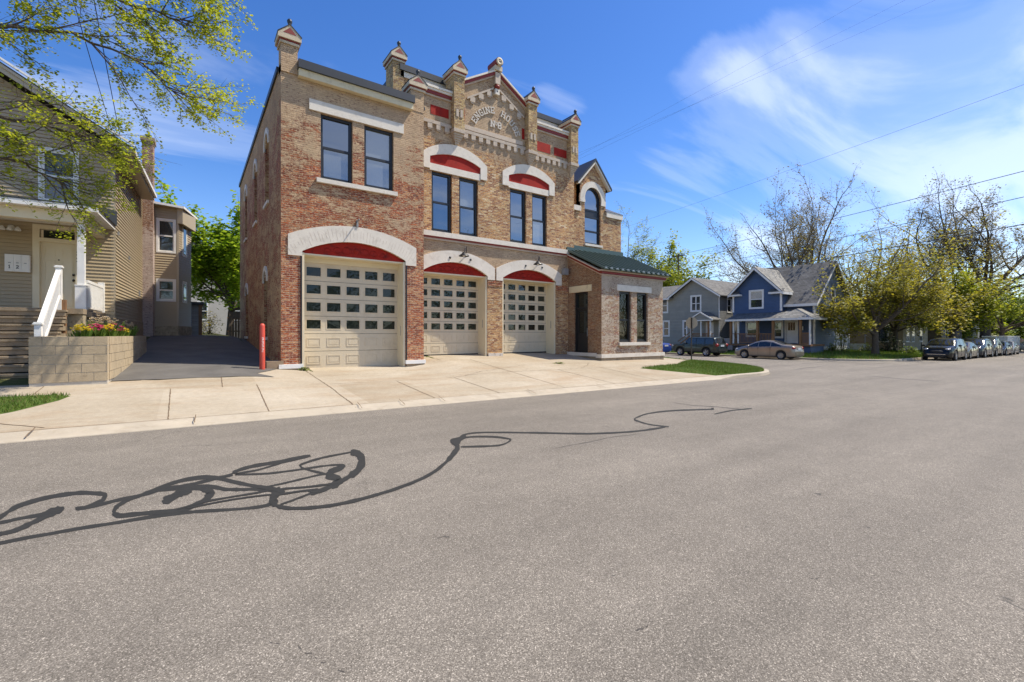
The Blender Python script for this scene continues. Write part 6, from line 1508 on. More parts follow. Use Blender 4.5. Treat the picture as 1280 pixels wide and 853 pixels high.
m.face([(43, 19.31, 3.0), (45.5, 19.31, 3.0), (45.5, 19.31, 5.6), (43, 19.31, 5.6)], (0, -1, 0)); m.build('gable_wall', M['blue_siding'], BH)
house_window(F43, *hU, BH, tw=.12, blind=True)
lw = [(21.75, 22.8, 1.5, 2.78), (19.62, 20.27, 1.4, 2.76)]
dr = (18.38, 19.29, .85, 2.9)
m = MB(); m.wall(F438, [(17.0, -.3), (23.74, -.3), (23.74, 4.4), (17.0, 4.4)], [rect(*h) for h in lw] + [rect(*dr)], .12); m.build('wall', M['blue_siding'], BH)
for h in lw: house_window(F438, *h, BH, tw=.12)
k = MB(); k.fbox(F438, dr[0], dr[1], dr[2], dr[3], -.1, -.05); k.fbox(F438, dr[0] - .1, dr[0], dr[2], dr[3] + .1, -.05, .03); k.fbox(F438, dr[1], dr[1] + .1, dr[2], dr[3] + .1, -.05, .03); k.fbox(F438, dr[0], dr[1], dr[3], dr[3] + .1, -.05, .03)
dd = k.build('front_door', M['white'], BH)
k = MB()
for i in range(3): k.fbox(F438, dr[0] + .17 + i * .2, dr[0] + .34 + i * .2, 2.0, 2.7, -.05, -.042)
k.build('door_pane', M['gglass'], dd)
k = MB(); k.fbox(F438, 17.85, 18.0, 2.0, 2.35, .01, .14); k.build('wall_lamp', M['lamp_white'], BH)
# right (street-side) gable wall
SW = FSd(17.0)
sw = [(44.72, 45.5, 3.0, 3.85), (47.35, 48.1, 4.25, 5.7), (48.45, 49.3, 1.35, 2.85)]
m = MB(); m.wall(SW, [(43.8, -.3), (51.4, -.3), (51.4, 4.3), (47.6, 8.0), (43.8, 4.3)], [rect(*h) for h in sw], .12); m.build('wall', M['slate_siding'], BH)
for h in sw: house_window(SW, *h, BH, tw=.12)
m = MB(); m.fbox(SW, 51.4, 52.6, -.3, 3.6, -3, -.4); m.build('rear_wing', M['blue_siding'], BH)
# white corner boards and eaves
for q in ((43.76, 43.9, 16.96, 17.10, .3, 4.25), (42.96, 43.06, 19.27, 19.42, 3.75, 5.5), (42.96, 43.06, 23.62, 23.78, 3.75, 5.5), (51.3, 51.45, 16.96, 17.05, .3, 4.2)):
    k = MB(); k.box(*q); k.build('corner_board', M['white'], BH)
def roofslab(name, pts, th, mat_, parent): 
    k_ = MB(); slab(k_, pts, th); return k_.build(name, mat_, parent)
k = MB()
slab(k, [(43.45, 16.65, 4.25), (43.45, 24.0, 4.25), (47.6, 24.0, 8.28), (47.6, 16.65, 8.28)], .12)
slab(k, [(51.8, 16.65, 4.25), (51.8, 24.0, 4.25), (47.6, 24.0, 8.28), (47.6, 16.65, 8.28)], .12)
k.build('roof', M['shingle_d'], BH)
k = MB()
for ye in (19.0, 24.05):
    slab(k, [(42.6, ye, 5.45), (42.6, 21.53, 7.93), (47.3, 21.53, 7.93), (46.4, ye, 5.45)], .10)
k.build('gable_roof', M['shingle_l'], BH)
k = MB()
for ye in (19.0, 24.05):
    k.prism(FW(42.62), [(ye, 5.16), (21.53, 7.62), (21.53, 7.84), (ye, 5.36)], .0, .05)
for a, b in ((19.0, 20.25), (22.85, 24.05)): k.box(42.58, 43.0, a, b, 5.28, 5.44)
k.box(42.62, 44.4, 18.98, 19.06, 5.2, 5.42)
k.box(43.38, 43.46, 16.6, 19.4, 4.08, 4.3)
k.prism(FSd(16.66), [(43.42, 4.02), (47.6, 8.07), (47.6, 8.22), (43.42, 4.2)], .0, .05)
k.prism(FSd(16.66), [(51.8, 4.02), (47.6, 8.07), (47.6, 8.22), (51.8, 4.2)], .0, .05)
k.build('bargeboard', M['white'], BH)
for a, b in ((19.0, 20.25), (22.85, 24.05)):
    k = MB(); k.face([(42.55, a, 5.445), (42.55, b, 5.445), (43.02, b - (.3 if a > 21 else -.0), 5.75), (43.02, a + (.3 if a > 21 else 0), 5.75)], (-1, 0, 1)); k.build('eave_return', M['shingle_d'], BH)
# porch
k = MB()
slab(k, [(40.95, 18.95, 3.02), (40.95, 23.3, 3.02), (43.78, 23.3, 3.85), (43.78, 18.95, 3.85)], .08); k.build('porch_roof', M['shingle_d'], BH)
k = MB()
A_ = (42.3, 17.7, 3.85); k.face([(40.9, 18.95, 3.02), (40.9, 16.05, 3.02), A_], (-1, 0, 1)); k.face([(40.9, 16.05, 3.02), (43.8, 16.05, 3.02), (43.8, 17.7, 3.85), A_], (0, -1, 1)); k.face([(40.9, 18.95, 3.02), A_, (43.8, 17.7, 3.85), (43.8, 18.95, 3.9)], (0, 1, 1)); k.face([(40.9, 16.05, 2.95), (43.8, 16.05, 2.95), (43.8, 18.95, 2.95), (40.9, 18.95, 2.95)], (0, 0, -1))
k.build('porch_roof', M['shingle_l'], BH)  # hip coloured lighter than the shed part, painting in the sun it catches
k = MB(); k.box(40.86, 40.96, 16.0, 23.35, 2.84, 3.01); k.box(40.96, 43.78, 16.0, 16.08, 2.84, 3.01); k.box(40.96, 43.78, 23.27, 23.35, 2.84, 3.01); k.build('porch_beam', M['white'], BH)
k = MB(); k.box(41.0, 43.78, 19.0, 23.25, .62, .76); k.box(41.0, 43.78, 16.2, 19.0, .66, .80); k.build('porch_floor', M['bwood'], BH)
k = MB(); k.box(41.2, 43.7, 17.0, 18.98, -.2, .655); k.build('porch_base', M['whitewash'], BH)
k = MB(); k.box(41.22, 43.7, 16.25, 16.98, -.2, .655); k.build('porch_skirt', M['blue_siding'], BH)
for y in (23.0, 20.55, 19.22, 17.05):
    k = MB(); k.box(41.22, 41.38, y - .09, y + .09, .76, 2.84); k.build('porch_post', M['cedar'], BH)
for y in (22.75, 22.3, 16.34):
    k = MB(); k.box(41.25, 41.37, y - .06, y + .06, .8, 2.84); k.build('porch_column', M['white'], BH)
def railing(y0, y1, z0_, z1_, parent, x=41.3, dense=.12):
    k_ = MB(); k_.box(x - .05, x + .05, y0, y1, z1_ - .07, z1_); k_.box(x - .03, x + .03, y0, y1, z0_, z0_ + .07)
    n_ = int((y1 - y0) / dense)
    for i in range(n_): yy = y0 + (i + .5) * (y1 - y0) / n_; k_.box(x - .02, x + .02, yy - .02, yy + .02, z0_ + .07, z1_ - .07)
    k_.build('railing', M['cedar'], parent)
railing(20.64, 22.9, .86, 1.72, BH); railing(19.3, 20.46, .86, 1.72, BH); railing(16.4, 16.96, .86, 1.78, BH, dense=.09)
k = MB(); k.box(43.7, 51.4, 16.95, 17.02, -.3, .55); k.build('foundation', M['whitewash'], BH)
# stone steps and pipe rail at the far end of the blue house
ST = thing('side_steps', 'pale stone steps with a slanting pipe handrail beside the blue house', 'steps', (53, 16.8, gz(53, 17)))
k = MB()
for i in range(5): k.box(51.4 + .7 * i, 52.2 + .7 * i, 15.8, 16.9, -.4, .75 - .19 * i)
k.build('steps', M['whitewash'], ST)
k = MB(); k.tube([(52.0, 15.9, .7), (52.0, 15.9, 1.6), (54.9, 15.9, .95), (54.9, 15.9, -.1)], .035, 6); k.build('handrail', M['galv'], ST)

# gray house
GH = thing('gray_house', 'olive gray two-storey house with a broad front gable and a little porch roof', 'house', (43, 28, gz(43, 28)))
gw = [(27.2, 28.22, 4.1, 5.6), (28.82, 29.15, 1.5, 3.02), (31.0, 31.66, 1.5, 3.05), (31.2, 31.85, 4.1, 5.55)]
gd = (25.75, 26.65, .8, 2.85)
m = MB(); m.wall(F43, [(25.2, -.3), (37.5, -.3), (37.5, 5.6), (30.75, 5.6), (27.97, 7.38), (25.2, 5.6)], [rect(*h) for h in gw] + [rect(*gd)], .12); m.build('wall', M['gray_siding'], GH)
house_window(F43, *gw[0], GH, tw=.12, mull=27.71); 
for h in gw[1:]: house_window(F43, *h, GH, tw=.12)
k = MB(); k.fbox(F43, *gd, -.1, -.05); k.build('front_door', M['white'], GH)
m = MB(); m.wall(FSd(25.2), [(43, -.3), (53, -.3), (53, 5.6), (43, 5.6)], [rect(44.6, 45.3, 3.9, 5.2)], .1); m.build('wall', M['dark_siding'], GH)
house_window(FSd(25.2), 44.6, 45.3, 3.9, 5.2, GH)
k = MB()
slab(k, [(42.6, 24.85, 5.55), (42.6, 27.97, 7.58), (53, 27.97, 7.58), (53, 24.85, 5.55)], .1)
slab(k, [(42.6, 31.2, 5.50), (42.6, 27.97, 7.58), (48, 27.97, 7.58), (48, 31.2, 5.50)], .1)
slab(k, [(42.6, 30.4, 5.58), (42.6, 37.8, 5.58), (47.0, 37.8, 7.4), (47.0, 30.4, 7.4)], .1)
slab(k, [(51.5, 28, 5.55), (51.5, 37.8, 5.55), (47.0, 37.8, 7.4), (47.0, 28, 7.4)], .1)
k.build('roof', M['shingle_d'], GH)
k = MB(); fr = FW(42.62)
k.prism(fr, [(24.85, 5.33), (27.97, 7.32), (27.97, 7.52), (24.85, 5.5)], .0, .05); k.prism(fr, [(30.9, 5.45), (27.97, 7.32), (27.97, 7.52), (30.9, 5.62)], .0, .05)
k.box(42.56, 42.64, 30.7, 37.8, 5.42, 5.58)
k.build('bargeboard', M['white'], GH)
k = MB(); k.tube([(42.7, 24.95, 5.35), (42.9, 25.1, 5.2), (42.93, 25.12, 4.9), (42.93, 25.12, .2)], .05, 6); k.build('downpipe', M['white'], GH)
k = MB()
for ye in (24.85, 27.45): slab(k, [(41.3, ye, 3.10), (41.3, 26.15, 3.88), (43, 26.15, 3.88), (43, ye, 3.10)], .07)
k.build('porch_roof', M['shingle_d'], GH)
k = MB(); k.prism(FW(41.35), [(24.95, 3.05), (27.35, 3.05), (26.15, 3.76)], -.05, .0); k.build('porch_gable', M['gray_siding'], GH)
k = MB()
for ye in (24.8, 27.5): k.prism(FW(41.3), [(ye, 2.98), (26.15, 3.76), (26.15, 3.88), (ye, 3.12)], .0, .04)
k.box(41.3, 41.4, 24.9, 27.4, 2.96, 3.05)
for y in (25.15, 26.15, 27.25): k.box(41.4, 41.5, y - .05, y + .05, .8, 2.96)
k.build('porch_trim', M['white'], GH)
k = MB(); k.box(41.5, 41.62, 25.35, 25.5, .8, 2.96); k.box(41.3, 43, 24.9, 27.4, .6, .78); k.build('porch_wood', M['cedar'], GH)
railing(24.95, 27.35, .85, 1.75, GH, x=41.6); 
k = MB(); k.bar((41.2, 28.6, .5), (41.9, 27.3, 1.7), .08, .12); k.bar((41.2, 28.6, .9), (41.9, 27.3, 2.1), .05, .08); k.build('stair_rail', M['cedar'], GH)
k = MB(); k.box(43.4, 47.5, 24.0, 24.9, .0, 1.25); k.build('side_deck', M['whitewash'], GH)

# houses farther along the street, mostly behind trees
def far_house(name, label, cx, cy, w, d, h, rh, wallm, roofm, ridge='x', wins=(), g0=None):
    g_ = gz(cx, cy) if g0 is None else g0
    t = thing(name, label, 'house', (cx, cy, g_))
    m_ = MB()
    x0, x1, y0, y1 = cx - w / 2, cx + w / 2, cy - d / 2, cy + d / 2
    if ridge == 'y':       # gable faces the street
        m_.wall(FRONT(y0), [(x0, g_ - .5), (x1, g_ - .5), (x1, g_ + h), (cx, g_ + h + rh), (x0, g_ + h)], [], .1)
        m_.wall(LEFT(x0), rect(y0, y1, g_ - .5, g_ + h), [], .1)
    else:
        m_.wall(FRONT(y0), rect(x0, x1, g_ - .5, g_ + h), [], .1)
        m_.wall(LEFT(x0), [(y0, g_ - .5), (y1, g_ - .5), (y1, g_ + h), (cy, g_ + h + rh), (y0, g_ + h)], [], .1)
    m_.face([(x1, y0, g_ - .5), (x1, y1, g_ - .5), (x1, y1, g_ + h), (x1, y0, g_ + h)], (1, 0, 0)); m_.face([(x0, y1, g_ - .5), (x1, y1, g_ - .5), (x1, y1, g_ + h), (x0, y1, g_ + h)], (0, 1, 0))
    m_.build('wall', wallm, t)
    m_ = MB(); e = .4; zz = g_ + h
    if ridge == 'y':
        for sx in (-1, 1): slab(m_, [(cx + sx * (w / 2 + e), y0 - e, zz - e * rh / (w / 2)), (cx + sx * (w / 2 + e), y1 + e, zz - e * rh / (w / 2)), (cx, y1 + e, zz + rh + .1), (cx, y0 - e, zz + rh + .1)], .1)
    else:
        for sy in (-1, 1): slab(m_, [(x0 - e, cy + sy * (d / 2 + e), zz - e * rh / (d / 2)), (x1 + e, cy + sy * (d / 2 + e), zz - e * rh / (d / 2)), (x1 + e, cy, zz + rh + .1), (x0 - e, cy, zz + rh + .1)], .1)
    m_.build('roof', roofm, t)
    for side, a, b, c, e_ in wins:
        house_window(FRONT(y0) if side == 'f' else LEFT(x0), a, b, g_ + c, g_ + e_, t, tw=.1, d=-.0)
    return t
M['beige_siding'] = lap_mat('beige_siding', (.34, .27, .17), .16, .6, .06)
M['brown_siding'] = lap_mat('brown_siding', (.15, .115, .085), .16, .6, .06)
M['pale_siding'] = lap_mat('pale_siding', (.46, .44, .40), .16, .6, .05)
far_house('beige_house', 'low beige house in the shade behind the wide budding tree', 66, 19, 9, 7, 3.1, 2.6, M['beige_siding'], M['shingle_d'], 'x', [('f', 62.6, 63.5, .9, 2.5), ('f', 64.5, 65.4, .9, 2.5), ('f', 67.4, 68.3, .9, 2.5), ('l', 16.8, 17.8, .9, 2.5)])
far_house('white_house', 'pale two-storey house whose gable shows beside the bushy trees', 59, 26, 8, 9, 5.6, 3.0, M['pale_siding'], M['shingle_d'], 'y', [('f', 57.0, 58.0, 3.5, 5.0), ('f', 60, 61, 3.5, 5.0)])
far_house('brown_house', 'dark brown house behind the row of parked cars', 79, 18.5, 10, 7, 3.4, 2.8, M['brown_siding'], M['shingle_d'], 'x', [('f', 75.6, 76.6, 1, 2.6), ('f', 78.4, 79.4, 1, 2.6), ('l', 16.5, 17.5, 1, 2.6)])
far_house('gray_cottage', 'small gray house beyond the parked cars near the far end of the street', 95, 19, 10, 8, 3.4, 3.0, M['dark_siding'], M['shingle_d'], 'y', [('f', 92, 93, 1, 2.6), ('f', 96, 97, 1, 2.6)])
far_house('tan_house', 'tan house at the right edge of the view behind the green shrubs', 128, 8, 10, 10, 4.2, 3.2, M['beige_siding'], M['shingle_l'], 'x', [('l', 5, 6, 1, 2.6), ('l', 9, 10, 1, 2.6)], g0=-.7)
# stop sign seen from behind, on its post
def sign(name, label, x, y, zc, r_, n, back, rot=0.0, post=None):
    zb_ = gz(x, y); t = thing(name, label, 'road sign', (x, y, zb_), group='road signs')
    k_ = MB(); k_.box(x - .03, x + .03, y - .025, y + .025, zb_ - .1, zc + r_ * .9); k_.build('post', post or M['black'], t)
    k_ = MB(); c_ = Vector((x, y, zc)); nx = Vector((math.cos(rot), math.sin(rot), 0)); tx = Vector((-nx.y, nx.x, 0))
    pts = [c_ + tx * r_ * math.cos(PI / n + 2 * PI * i / n) + Vector((0, 0, 1)) * r_ * math.sin(PI / n + 2 * PI * i / n) for i in range(n)]
    f_ = [p + nx * .035 for p in pts]; b_ = [p + nx * .042 for p in pts]
    k_.face(f_, -nx); 
    for i in range(n): k_.face([f_[i], f_[(i + 1) % n], b_[(i + 1) % n], b_[i]])
    o_ = k_.build('sign_plate', back, t)
    k_ = MB(); k_.face(b_, nx); k_.build('sign_face', M['red'], t)
    return t
sign('stop_sign', 'gray back of an octagonal stop sign on a dark post by the corner lawn', 24.25, 15.92, 2.32, .36, 8, simple('sign_back', (.33, .33, .28), .5, .1, 3), math.radians(15))
sign('street_sign', 'small pale octagonal sign back at the far right beyond the silver pickup', 92, 10.75, .75, .42, 8, simple('sign_back_pink', (.45, .34, .30), .5, .1, 3), 0.0, M['graymet'])
# ------------------------------------------------------------------ cars
def carpaint(name, col, metal=.35, rough=.3, coat=.6):
    m, nt, b = newmat(name)
    b.inputs['Base Color'].default_value = (*col, 1); b.inputs['Metallic'].default_value = metal; b.inputs['Roughness'].default_value = rough
    b.inputs['Coat Weight'].default_value = coat; b.inputs['Specular IOR Level'].default_value = .35; b.inputs['Coat Roughness'].default_value = .05
    nt.links.new(mixc(nt, 1.0, col, ramp(nt, noise(nt, OBJ(nt), 2.0, 4, .6), [(.3, .88), (.7, 1.08)]), 'MULTIPLY'), b.inputs['Base Color'])
    return m
M['tyre'] = simple('tyre_rubber', (.018, .018, .018), .8, .2, 8)
M['rim'] = simple('alloy_rim', (.42, .42, .41), .32, .1, 5, metal=.75)
M['carglass'] = glass_mat('car_glass', (.010, .012, .014), .06, fk=.22)
M['lampred'] = simple('tail_lamp', (.28, .012, .010), .2, .1, 5)
M['lampclear'] = simple('head_lamp', (.55, .56, .57), .12, .1, 5, metal=.3)
M['lampamber'] = simple('amber_lamp', (.45, .12, .02), .25, .1, 5)
M['trim'] = simple('black_plastic', (.022, .022, .023), .55, .15, 5)
M['plate'] = simple('number_plate', (.55, .56, .58), .4, .05, 5)
M['chrome'] = simple('chrome', (.6, .6, .6), .12, .05, 5, metal=1.0)

def car(name, label, cat, loc, rotz, P, paint, group, roofrack=False, face='modern'):
    t = thing(name, label, cat, loc, rotz, group, local=True)
    L, W = P['L'], P['W']; xf, xr = L / 2, -L / 2
    wx = P['wx']; R_ = P['R']; RA = R_ + .06; sill = P['sill']
    top = P['top']; belt = P['belt']
    def hw(x):
        q = interp(x, P['plan']) * W / 2
        return q
    def zb(x):
        z = sill + (.10 if abs(x) > L / 2 - .25 else 0) * ((abs(x) - (L / 2 - .25)) / .25)
        for c in wx:
            if abs(x - c) < RA: z = max(z, R_ + math.sqrt(RA * RA - (x - c) ** 2))
        return z
    st = set(frange(xr, xf, .11))
    for c in wx:
        for q in frange(-RA, RA, .07): st.add(c + q)
        st.add(c - RA - .002); st.add(c + RA + .002)
    for a, _ in top: st.add(a)
    st = sorted(x for x in st if xr <= x <= xf)
    tumble = P.get('tumble', .36)
    def sec(x):
        w = hw(x); zt = interp(x, top); zl = min(interp(x, belt), zt - .01); b = zb(x)
        gh_ = max(0, zt - zl)
        wr = w * .965 - gh_ * tumble
        ins = min(.09, .02 + gh_ * .25)
        mid = max(b + .04, min(.58, zl - .06))
        pts = [(0, sill + .02), (w * .60, sill + .02), (w * .62, b), (w * .95, b), (w * .985, min(b + .06, mid - .01)), (w, mid), (w * .985, (mid + zl) / 2 + .02), (w * .955, zl), (wr, zt - ins), (wr - ins * .75, zt - ins * .3), (wr * .55, zt), (0, zt + .012)]
        return pts
    b = MB(); b.smooth = True
    rows = []
    for x in st:
        s_ = sec(x)
        rows.append([(x, y, z) for y, z in s_] + [(x, -y, z) for y, z in reversed(s_[1:-1])])
    b.grid(rows, True)
    b.smooth = False
    b.face([p for p in rows[0]], (-1, 0, 0)); b.face([p for p in rows[-1]], (1, 0, 0))
    body = b.build('body', paint, t, uv=False)
    # dark underside and arches
    k = MB(); k.box(xr + .15, xf - .15, -W * .30, W * .30, sill - .03, sill + .12); k.build('underbody', M['trim'], t)
    def side_y(x, z):
        w = hw(x); zt = interp(x, top); zl = min(interp(x, belt), zt - .01); gh_ = max(.001, zt - zl); ins = min(.09, .02 + gh_ * .25)
        wr = w * .965 - gh_ * tumble
        u = (z - zl) / max(.01, (zt - ins - zl)); return w * .955 + (wr - w * .955) * u
    for x0, x1, sl0, sl1 in P['side']:
        for sg in (-1, 1):
            k = MB(); k.smooth = True; ra = []; rb = []
            for x in frange(x0, x1, .08):
                zl = interp(x, belt) + .035; zt = interp(x, top); gh_ = zt - zl; ins = min(.09, .02 + gh_ * .25)
                zu = zt - ins - .03
                # slanted pillar ends
                if sl0: zu = min(zu, zl + (x - x0) * sl0 + .02)
                if sl1: zu = min(zu, zl + (x1 - x) * sl1 + .02)
                zu = max(zu, zl + .005)
                ra.append((x, sg * (side_y(x, zl) + .006), zl)); rb.append((x, sg * (side_y(x, zu) + .006), zu))
            k.grid([ra, rb]); k.build('side_window', M['carglass'], t, uv=False)
    for nm, (x0, x1, f0, f1) in (('windshield', P['ws']), ('rear_window', P['rw'])):
        k = MB(); k.smooth = True; rws = []
        for i in range(7):
            x = x0 + (x1 - x0) * i / 6; zt = interp(x, top); zl = interp(x, belt); gh_ = max(.0, zt - zl); w = hw(x) * .965 - gh_ * tumble - .07
            a_ = interp(x + .01, top) - interp(x - .01, top); nv = Vector((-a_, 0, .02)).normalized() * .014
            fr_ = (f0 + (f1 - f0) * i / 6)
            row = []
            for q in (-1, -.55, 0, .55, 1):
                dz = 0.012 * (1 - q * q) - (.03 if abs(q) == 1 else 0) * min(1, gh_ * 3)
                row.append((x + nv.x, q * w * fr_, zt + dz + nv.z))
            rws.append(row)
        k.grid(rws); k.build(nm, M['carglass'], t, uv=False)
    # wheels
    for c in wx:
        for sg in (-1, 1):
            k = MB(); yw = sg * (W / 2 - .115)
            k.lathe((c, yw - .105, R_), [(R_ * .66, .0), (R_ * .92, .0), (R_, .03), (R_, .18), (R_ * .92, .21), (R_ * .66, .21)], 22, (0, 1, 0)); wo = k.build('wheel', M['tyre'], t, uv=False)
            k = MB(); yo = yw + sg * .085
            k.lathe((c, yo, R_), [(R_ * .67, sg * .012), (R_ * .60, 0 * sg), (R_ * .58, -sg * .05), (0, -sg * .05)], 20, (0, 1, 0))
            for i in range(P.get('spokes', 7)):
                a = 2 * PI * i / P.get('spokes', 7)
                k.bar((c + .03 * math.cos(a), yo, R_ + .03 * math.sin(a)), (c + R_ * .62 * math.cos(a), yo, R_ + R_ * .62 * math.sin(a)), .05, .03, (0, 1, 0))
            k.lathe((c, yo, R_), [(.07, -.02), (.065, sg * .02), (0, sg * .025)], 10, (0, 1, 0))
            k.build('rim', M['rim'], wo, uv=False)
    # front and rear
    fz = P['fz']; wf = hw(xf - .05); wrr = hw(xr + .05)
    k = MB()
    if face == 'modern':
        k.ellipsoid((xf - .03, 0, fz - .16), .05, wf * .60, .10, 14, 6); k.build('grille', M['trim'], t)
    else:
        k.box(xf - .04, xf + .012, -wf * .62, wf * .62, fz - .16, fz - .02); k.build('grille', M['trim'], t)
    k = MB(); k.box(xf - .06, xf + .012, -wf * .72, wf * .72, sill + .10, sill + .22); k.build('air_intake', M['trim'], t)
    k = MB(); k.box(xf - .06, xf + .02, -wf * .72, wf * .72, sill + .222, sill + .255); k.build('bumper_strip', M['chrome'] if face == 'modern' else M['trim'], t)
    for sg in (-1, 1):
        k = MB(); k.ellipsoid((xf - P.get('lx', .16), sg * wf * .84, fz + .02), .18, .17, .075, 10, 6); k.build('headlight', M['lampclear'], t)
        k = MB(); k.ellipsoid((xr + P.get('tx', .10), sg * wrr * .86, P['tz']), .13, .17, P.get('th', .09), 10, 6); k.build('taillight', M['lampred'], t)
        xm = P['mirror']; k = MB(); k.ellipsoid((xm, sg * (hw(xm) + .10), interp(xm, belt) + .10), .07, .11, .075, 8, 6); k.build('mirror', M['trim'] if face != 'modern' else paint, t)
        k = MB()
        for xh in P['handles']: k.box(xh - .09, xh + .09, sg * (hw(xh) * .975), sg * (hw(xh) * .975 + .03), interp(xh, belt) - .11, interp(xh, belt) - .08)
        k.build('door_handle', paint if face == 'modern' else M['trim'], t)
        k = MB()
        for xd in P['doors']: k.box(xd - .005, xd + .005, sg * (hw(xd) * .97), sg * (hw(xd) + .003), sill + .12, interp(xd, belt) - .02)
        k.build('door_gap', M['trim'], t)
    k = MB(); k.box(xr - .018, xr + .05, -.26, .26, P['tz'] - .12, P['tz'] + .03); k.build('number_plate', M['plate'], t)
    k = MB(); k.box(xr - .03, xr + .1, -wrr * .8, wrr * .8, sill + .15, sill + .32); k.build('rear_bumper', paint if face == 'modern' else M['trim'], t)
    if roofrack:
        for sg in (-1, 1):
            k = MB(); k.tube([(P['rack'][0], sg * .52, interp(P['rack'][0], top) + .0), (P['rack'][0] + .1, sg * .52, interp(0, top) + .06), (P['rack'][1] - .1, sg * .52, interp(0, top) + .06), (P['rack'][1], sg * .52, interp(P['rack'][1], top) + .0)], .02, 6); k.build('roof_rail', M['trim'], t)
    return t
PLAN = [(-2.3, .84), (-2.0, .95), (-1.2, 1.0), (1.0, 1.0), (1.7, .96), (2.05, .88), (2.3, .74)]
SEDAN = dict(L=4.5, W=1.75, wx=(-1.33, 1.37), R=.315, sill=.20, plan=PLAN,
  top=[(-2.25, .60), (-2.22, .90), (-2.1, 1.02), (-1.65, 1.07), (-1.45, 1.10), (-.75, 1.36), (-.2, 1.425), (.25, 1.40), (.6, 1.30), (1.35, .97), (1.6, .91), (2.0, .80), (2.2, .66), (2.25, .45)],
  belt=[(-2.25, .93), (-1.2, .95), (1.35, .86), (2.25, .6)], side=[(-1.35, -.62, .62, 0), (-.55, .28, 0, 0), (.34, 1.12, 0, .50)], ws=(1.28, .42, .97, .93), rw=(-1.42, -.72, .95, .93), fz=.70, tz=.86, mirror=.98, handles=(-.45, .42), doors=(-.58, .31, 1.1), lx=.22, tx=.12, th=.10)
SUV = dict(L=4.6, W=1.86, wx=(-1.36, 1.38), R=.36, sill=.25, plan=PLAN, tumble=.26,
  top=[(-2.3, .75), (-2.27, 1.02), (-2.15, 1.12), (-1.85, 1.50), (-1.7, 1.62), (-.8, 1.69), (.1, 1.67), (.55, 1.58), (1.28, 1.13), (1.6, 1.08), (2.05, .97), (2.22, .84), (2.3, .5)],
  belt=[(-2.3, 1.08), (-1.2, 1.08), (1.3, 1.0), (2.3, .8)], side=[(-1.85, -1.05, 1.2, 0), (-.98, -.02, 0, 0), (.05, 1.02, 0, .62)], ws=(1.22, .50, .97, .93), rw=(-2.14, -1.78, .9, .88), fz=.84, tz=1.0, mirror=.95, handles=(-.85, .2), doors=(-1.0, .02, 1.1), lx=.20, tx=.12, th=.12)
WAGON = dict(L=4.3, W=1.72, wx=(-1.18, 1.30), R=.36, sill=.32, plan=[(-2.2, .94), (-1.9, 1.0), (1.6, 1.0), (2.0, .97), (2.2, .92)], tumble=.16, spokes=5,
  top=[(-2.15, .80), (-2.13, 1.02), (-2.08, 1.08), (-1.86, 1.56), (-1.75, 1.61), (0, 1.635), (.5, 1.60), (.62, 1.56), (1.0, 1.10), (1.1, 1.075), (2.05, .98), (2.12, .93), (2.15, .6)],
  belt=[(-2.15, 1.03), (1.0, 1.03), (2.15, .95)], side=[(-1.92, -1.10, 2.2, 0), (-1.0, -.30, 0, 0), (-.22, .78, 0, 1.25)], ws=(.97, .64, .95, .93), rw=(-2.07, -1.87, .93, .93), fz=.86, tz=.96, mirror=.75, rack=(-1.7, .45), handles=(-.85, .0), doors=(-1.05, -.26, .9), lx=.06, tx=.05, th=.14)
def put(kind, name, label, cat, X, Y, rot, paint, group, **kw):
    return car(name, label, cat, (X, Y, z0(X)), rot, kind, paint, group, **kw)
G1 = 'cars parked along the far kerb of the side street'
put(SEDAN, 'parked_sedan', 'tan metallic sedan parked in front of the blue house', 'car', 36.3, 17.3, PI / 2, carpaint('bronze_paint', (.30, .255, .205), .5), G1)
put(WAGON, 'parked_wagon', 'dark green boxy older wagon parked in front of the gray house', 'car', 36.3, 23.1, PI / 2, carpaint('dark_green_paint', (.028, .040, .036), .2, .35), G1, face='boxy', roofrack=True)
put(SEDAN, 'parked_sedan', 'blue car mostly hidden behind the brick annex corner', 'car', 36.2, 28.6, PI / 2, carpaint('blue_paint', (.03, .07, .30), .3), G1)
G2 = 'cars parked nose to tail along the main street'
yk = FY - 1.18
row = [(SUV, 'parked_suv', 'black crossover at the head of the parked row, nearest the camera', 47.1, (.010, .011, .012), 1.0), (SEDAN, 'parked_sedan', 'olive gray sedan second in the parked row behind the black crossover', 52.0, (.11, .105, .08), 1.0),
       (SUV, 'parked_suv', 'very dark blue crossover third in the parked row', 56.9, (.018, .024, .036), 1.0), (SUV, 'parked_suv', 'black crossover fourth in the parked row with a bright windshield', 61.8, (.020, .021, .023), 1.04),
       (SEDAN, 'parked_sedan', 'navy sedan fifth in the parked row', 66.7, (.016, .022, .045), 1.0), (SEDAN, 'parked_sedan', 'silver sedan last in the parked row beside the white trailer', 71.5, (.22, .22, .215), 1.0)]
for i, (kd, nm, lb, X, colr, sc) in enumerate(row):
    o = put(kd, nm, lb, 'car', X, yk - (.0 if i % 2 else .06), PI + (.012 if i % 2 else -.01), carpaint('row_paint', colr, .0, .14, .1), G2)
    o.scale = (1, 1, sc)
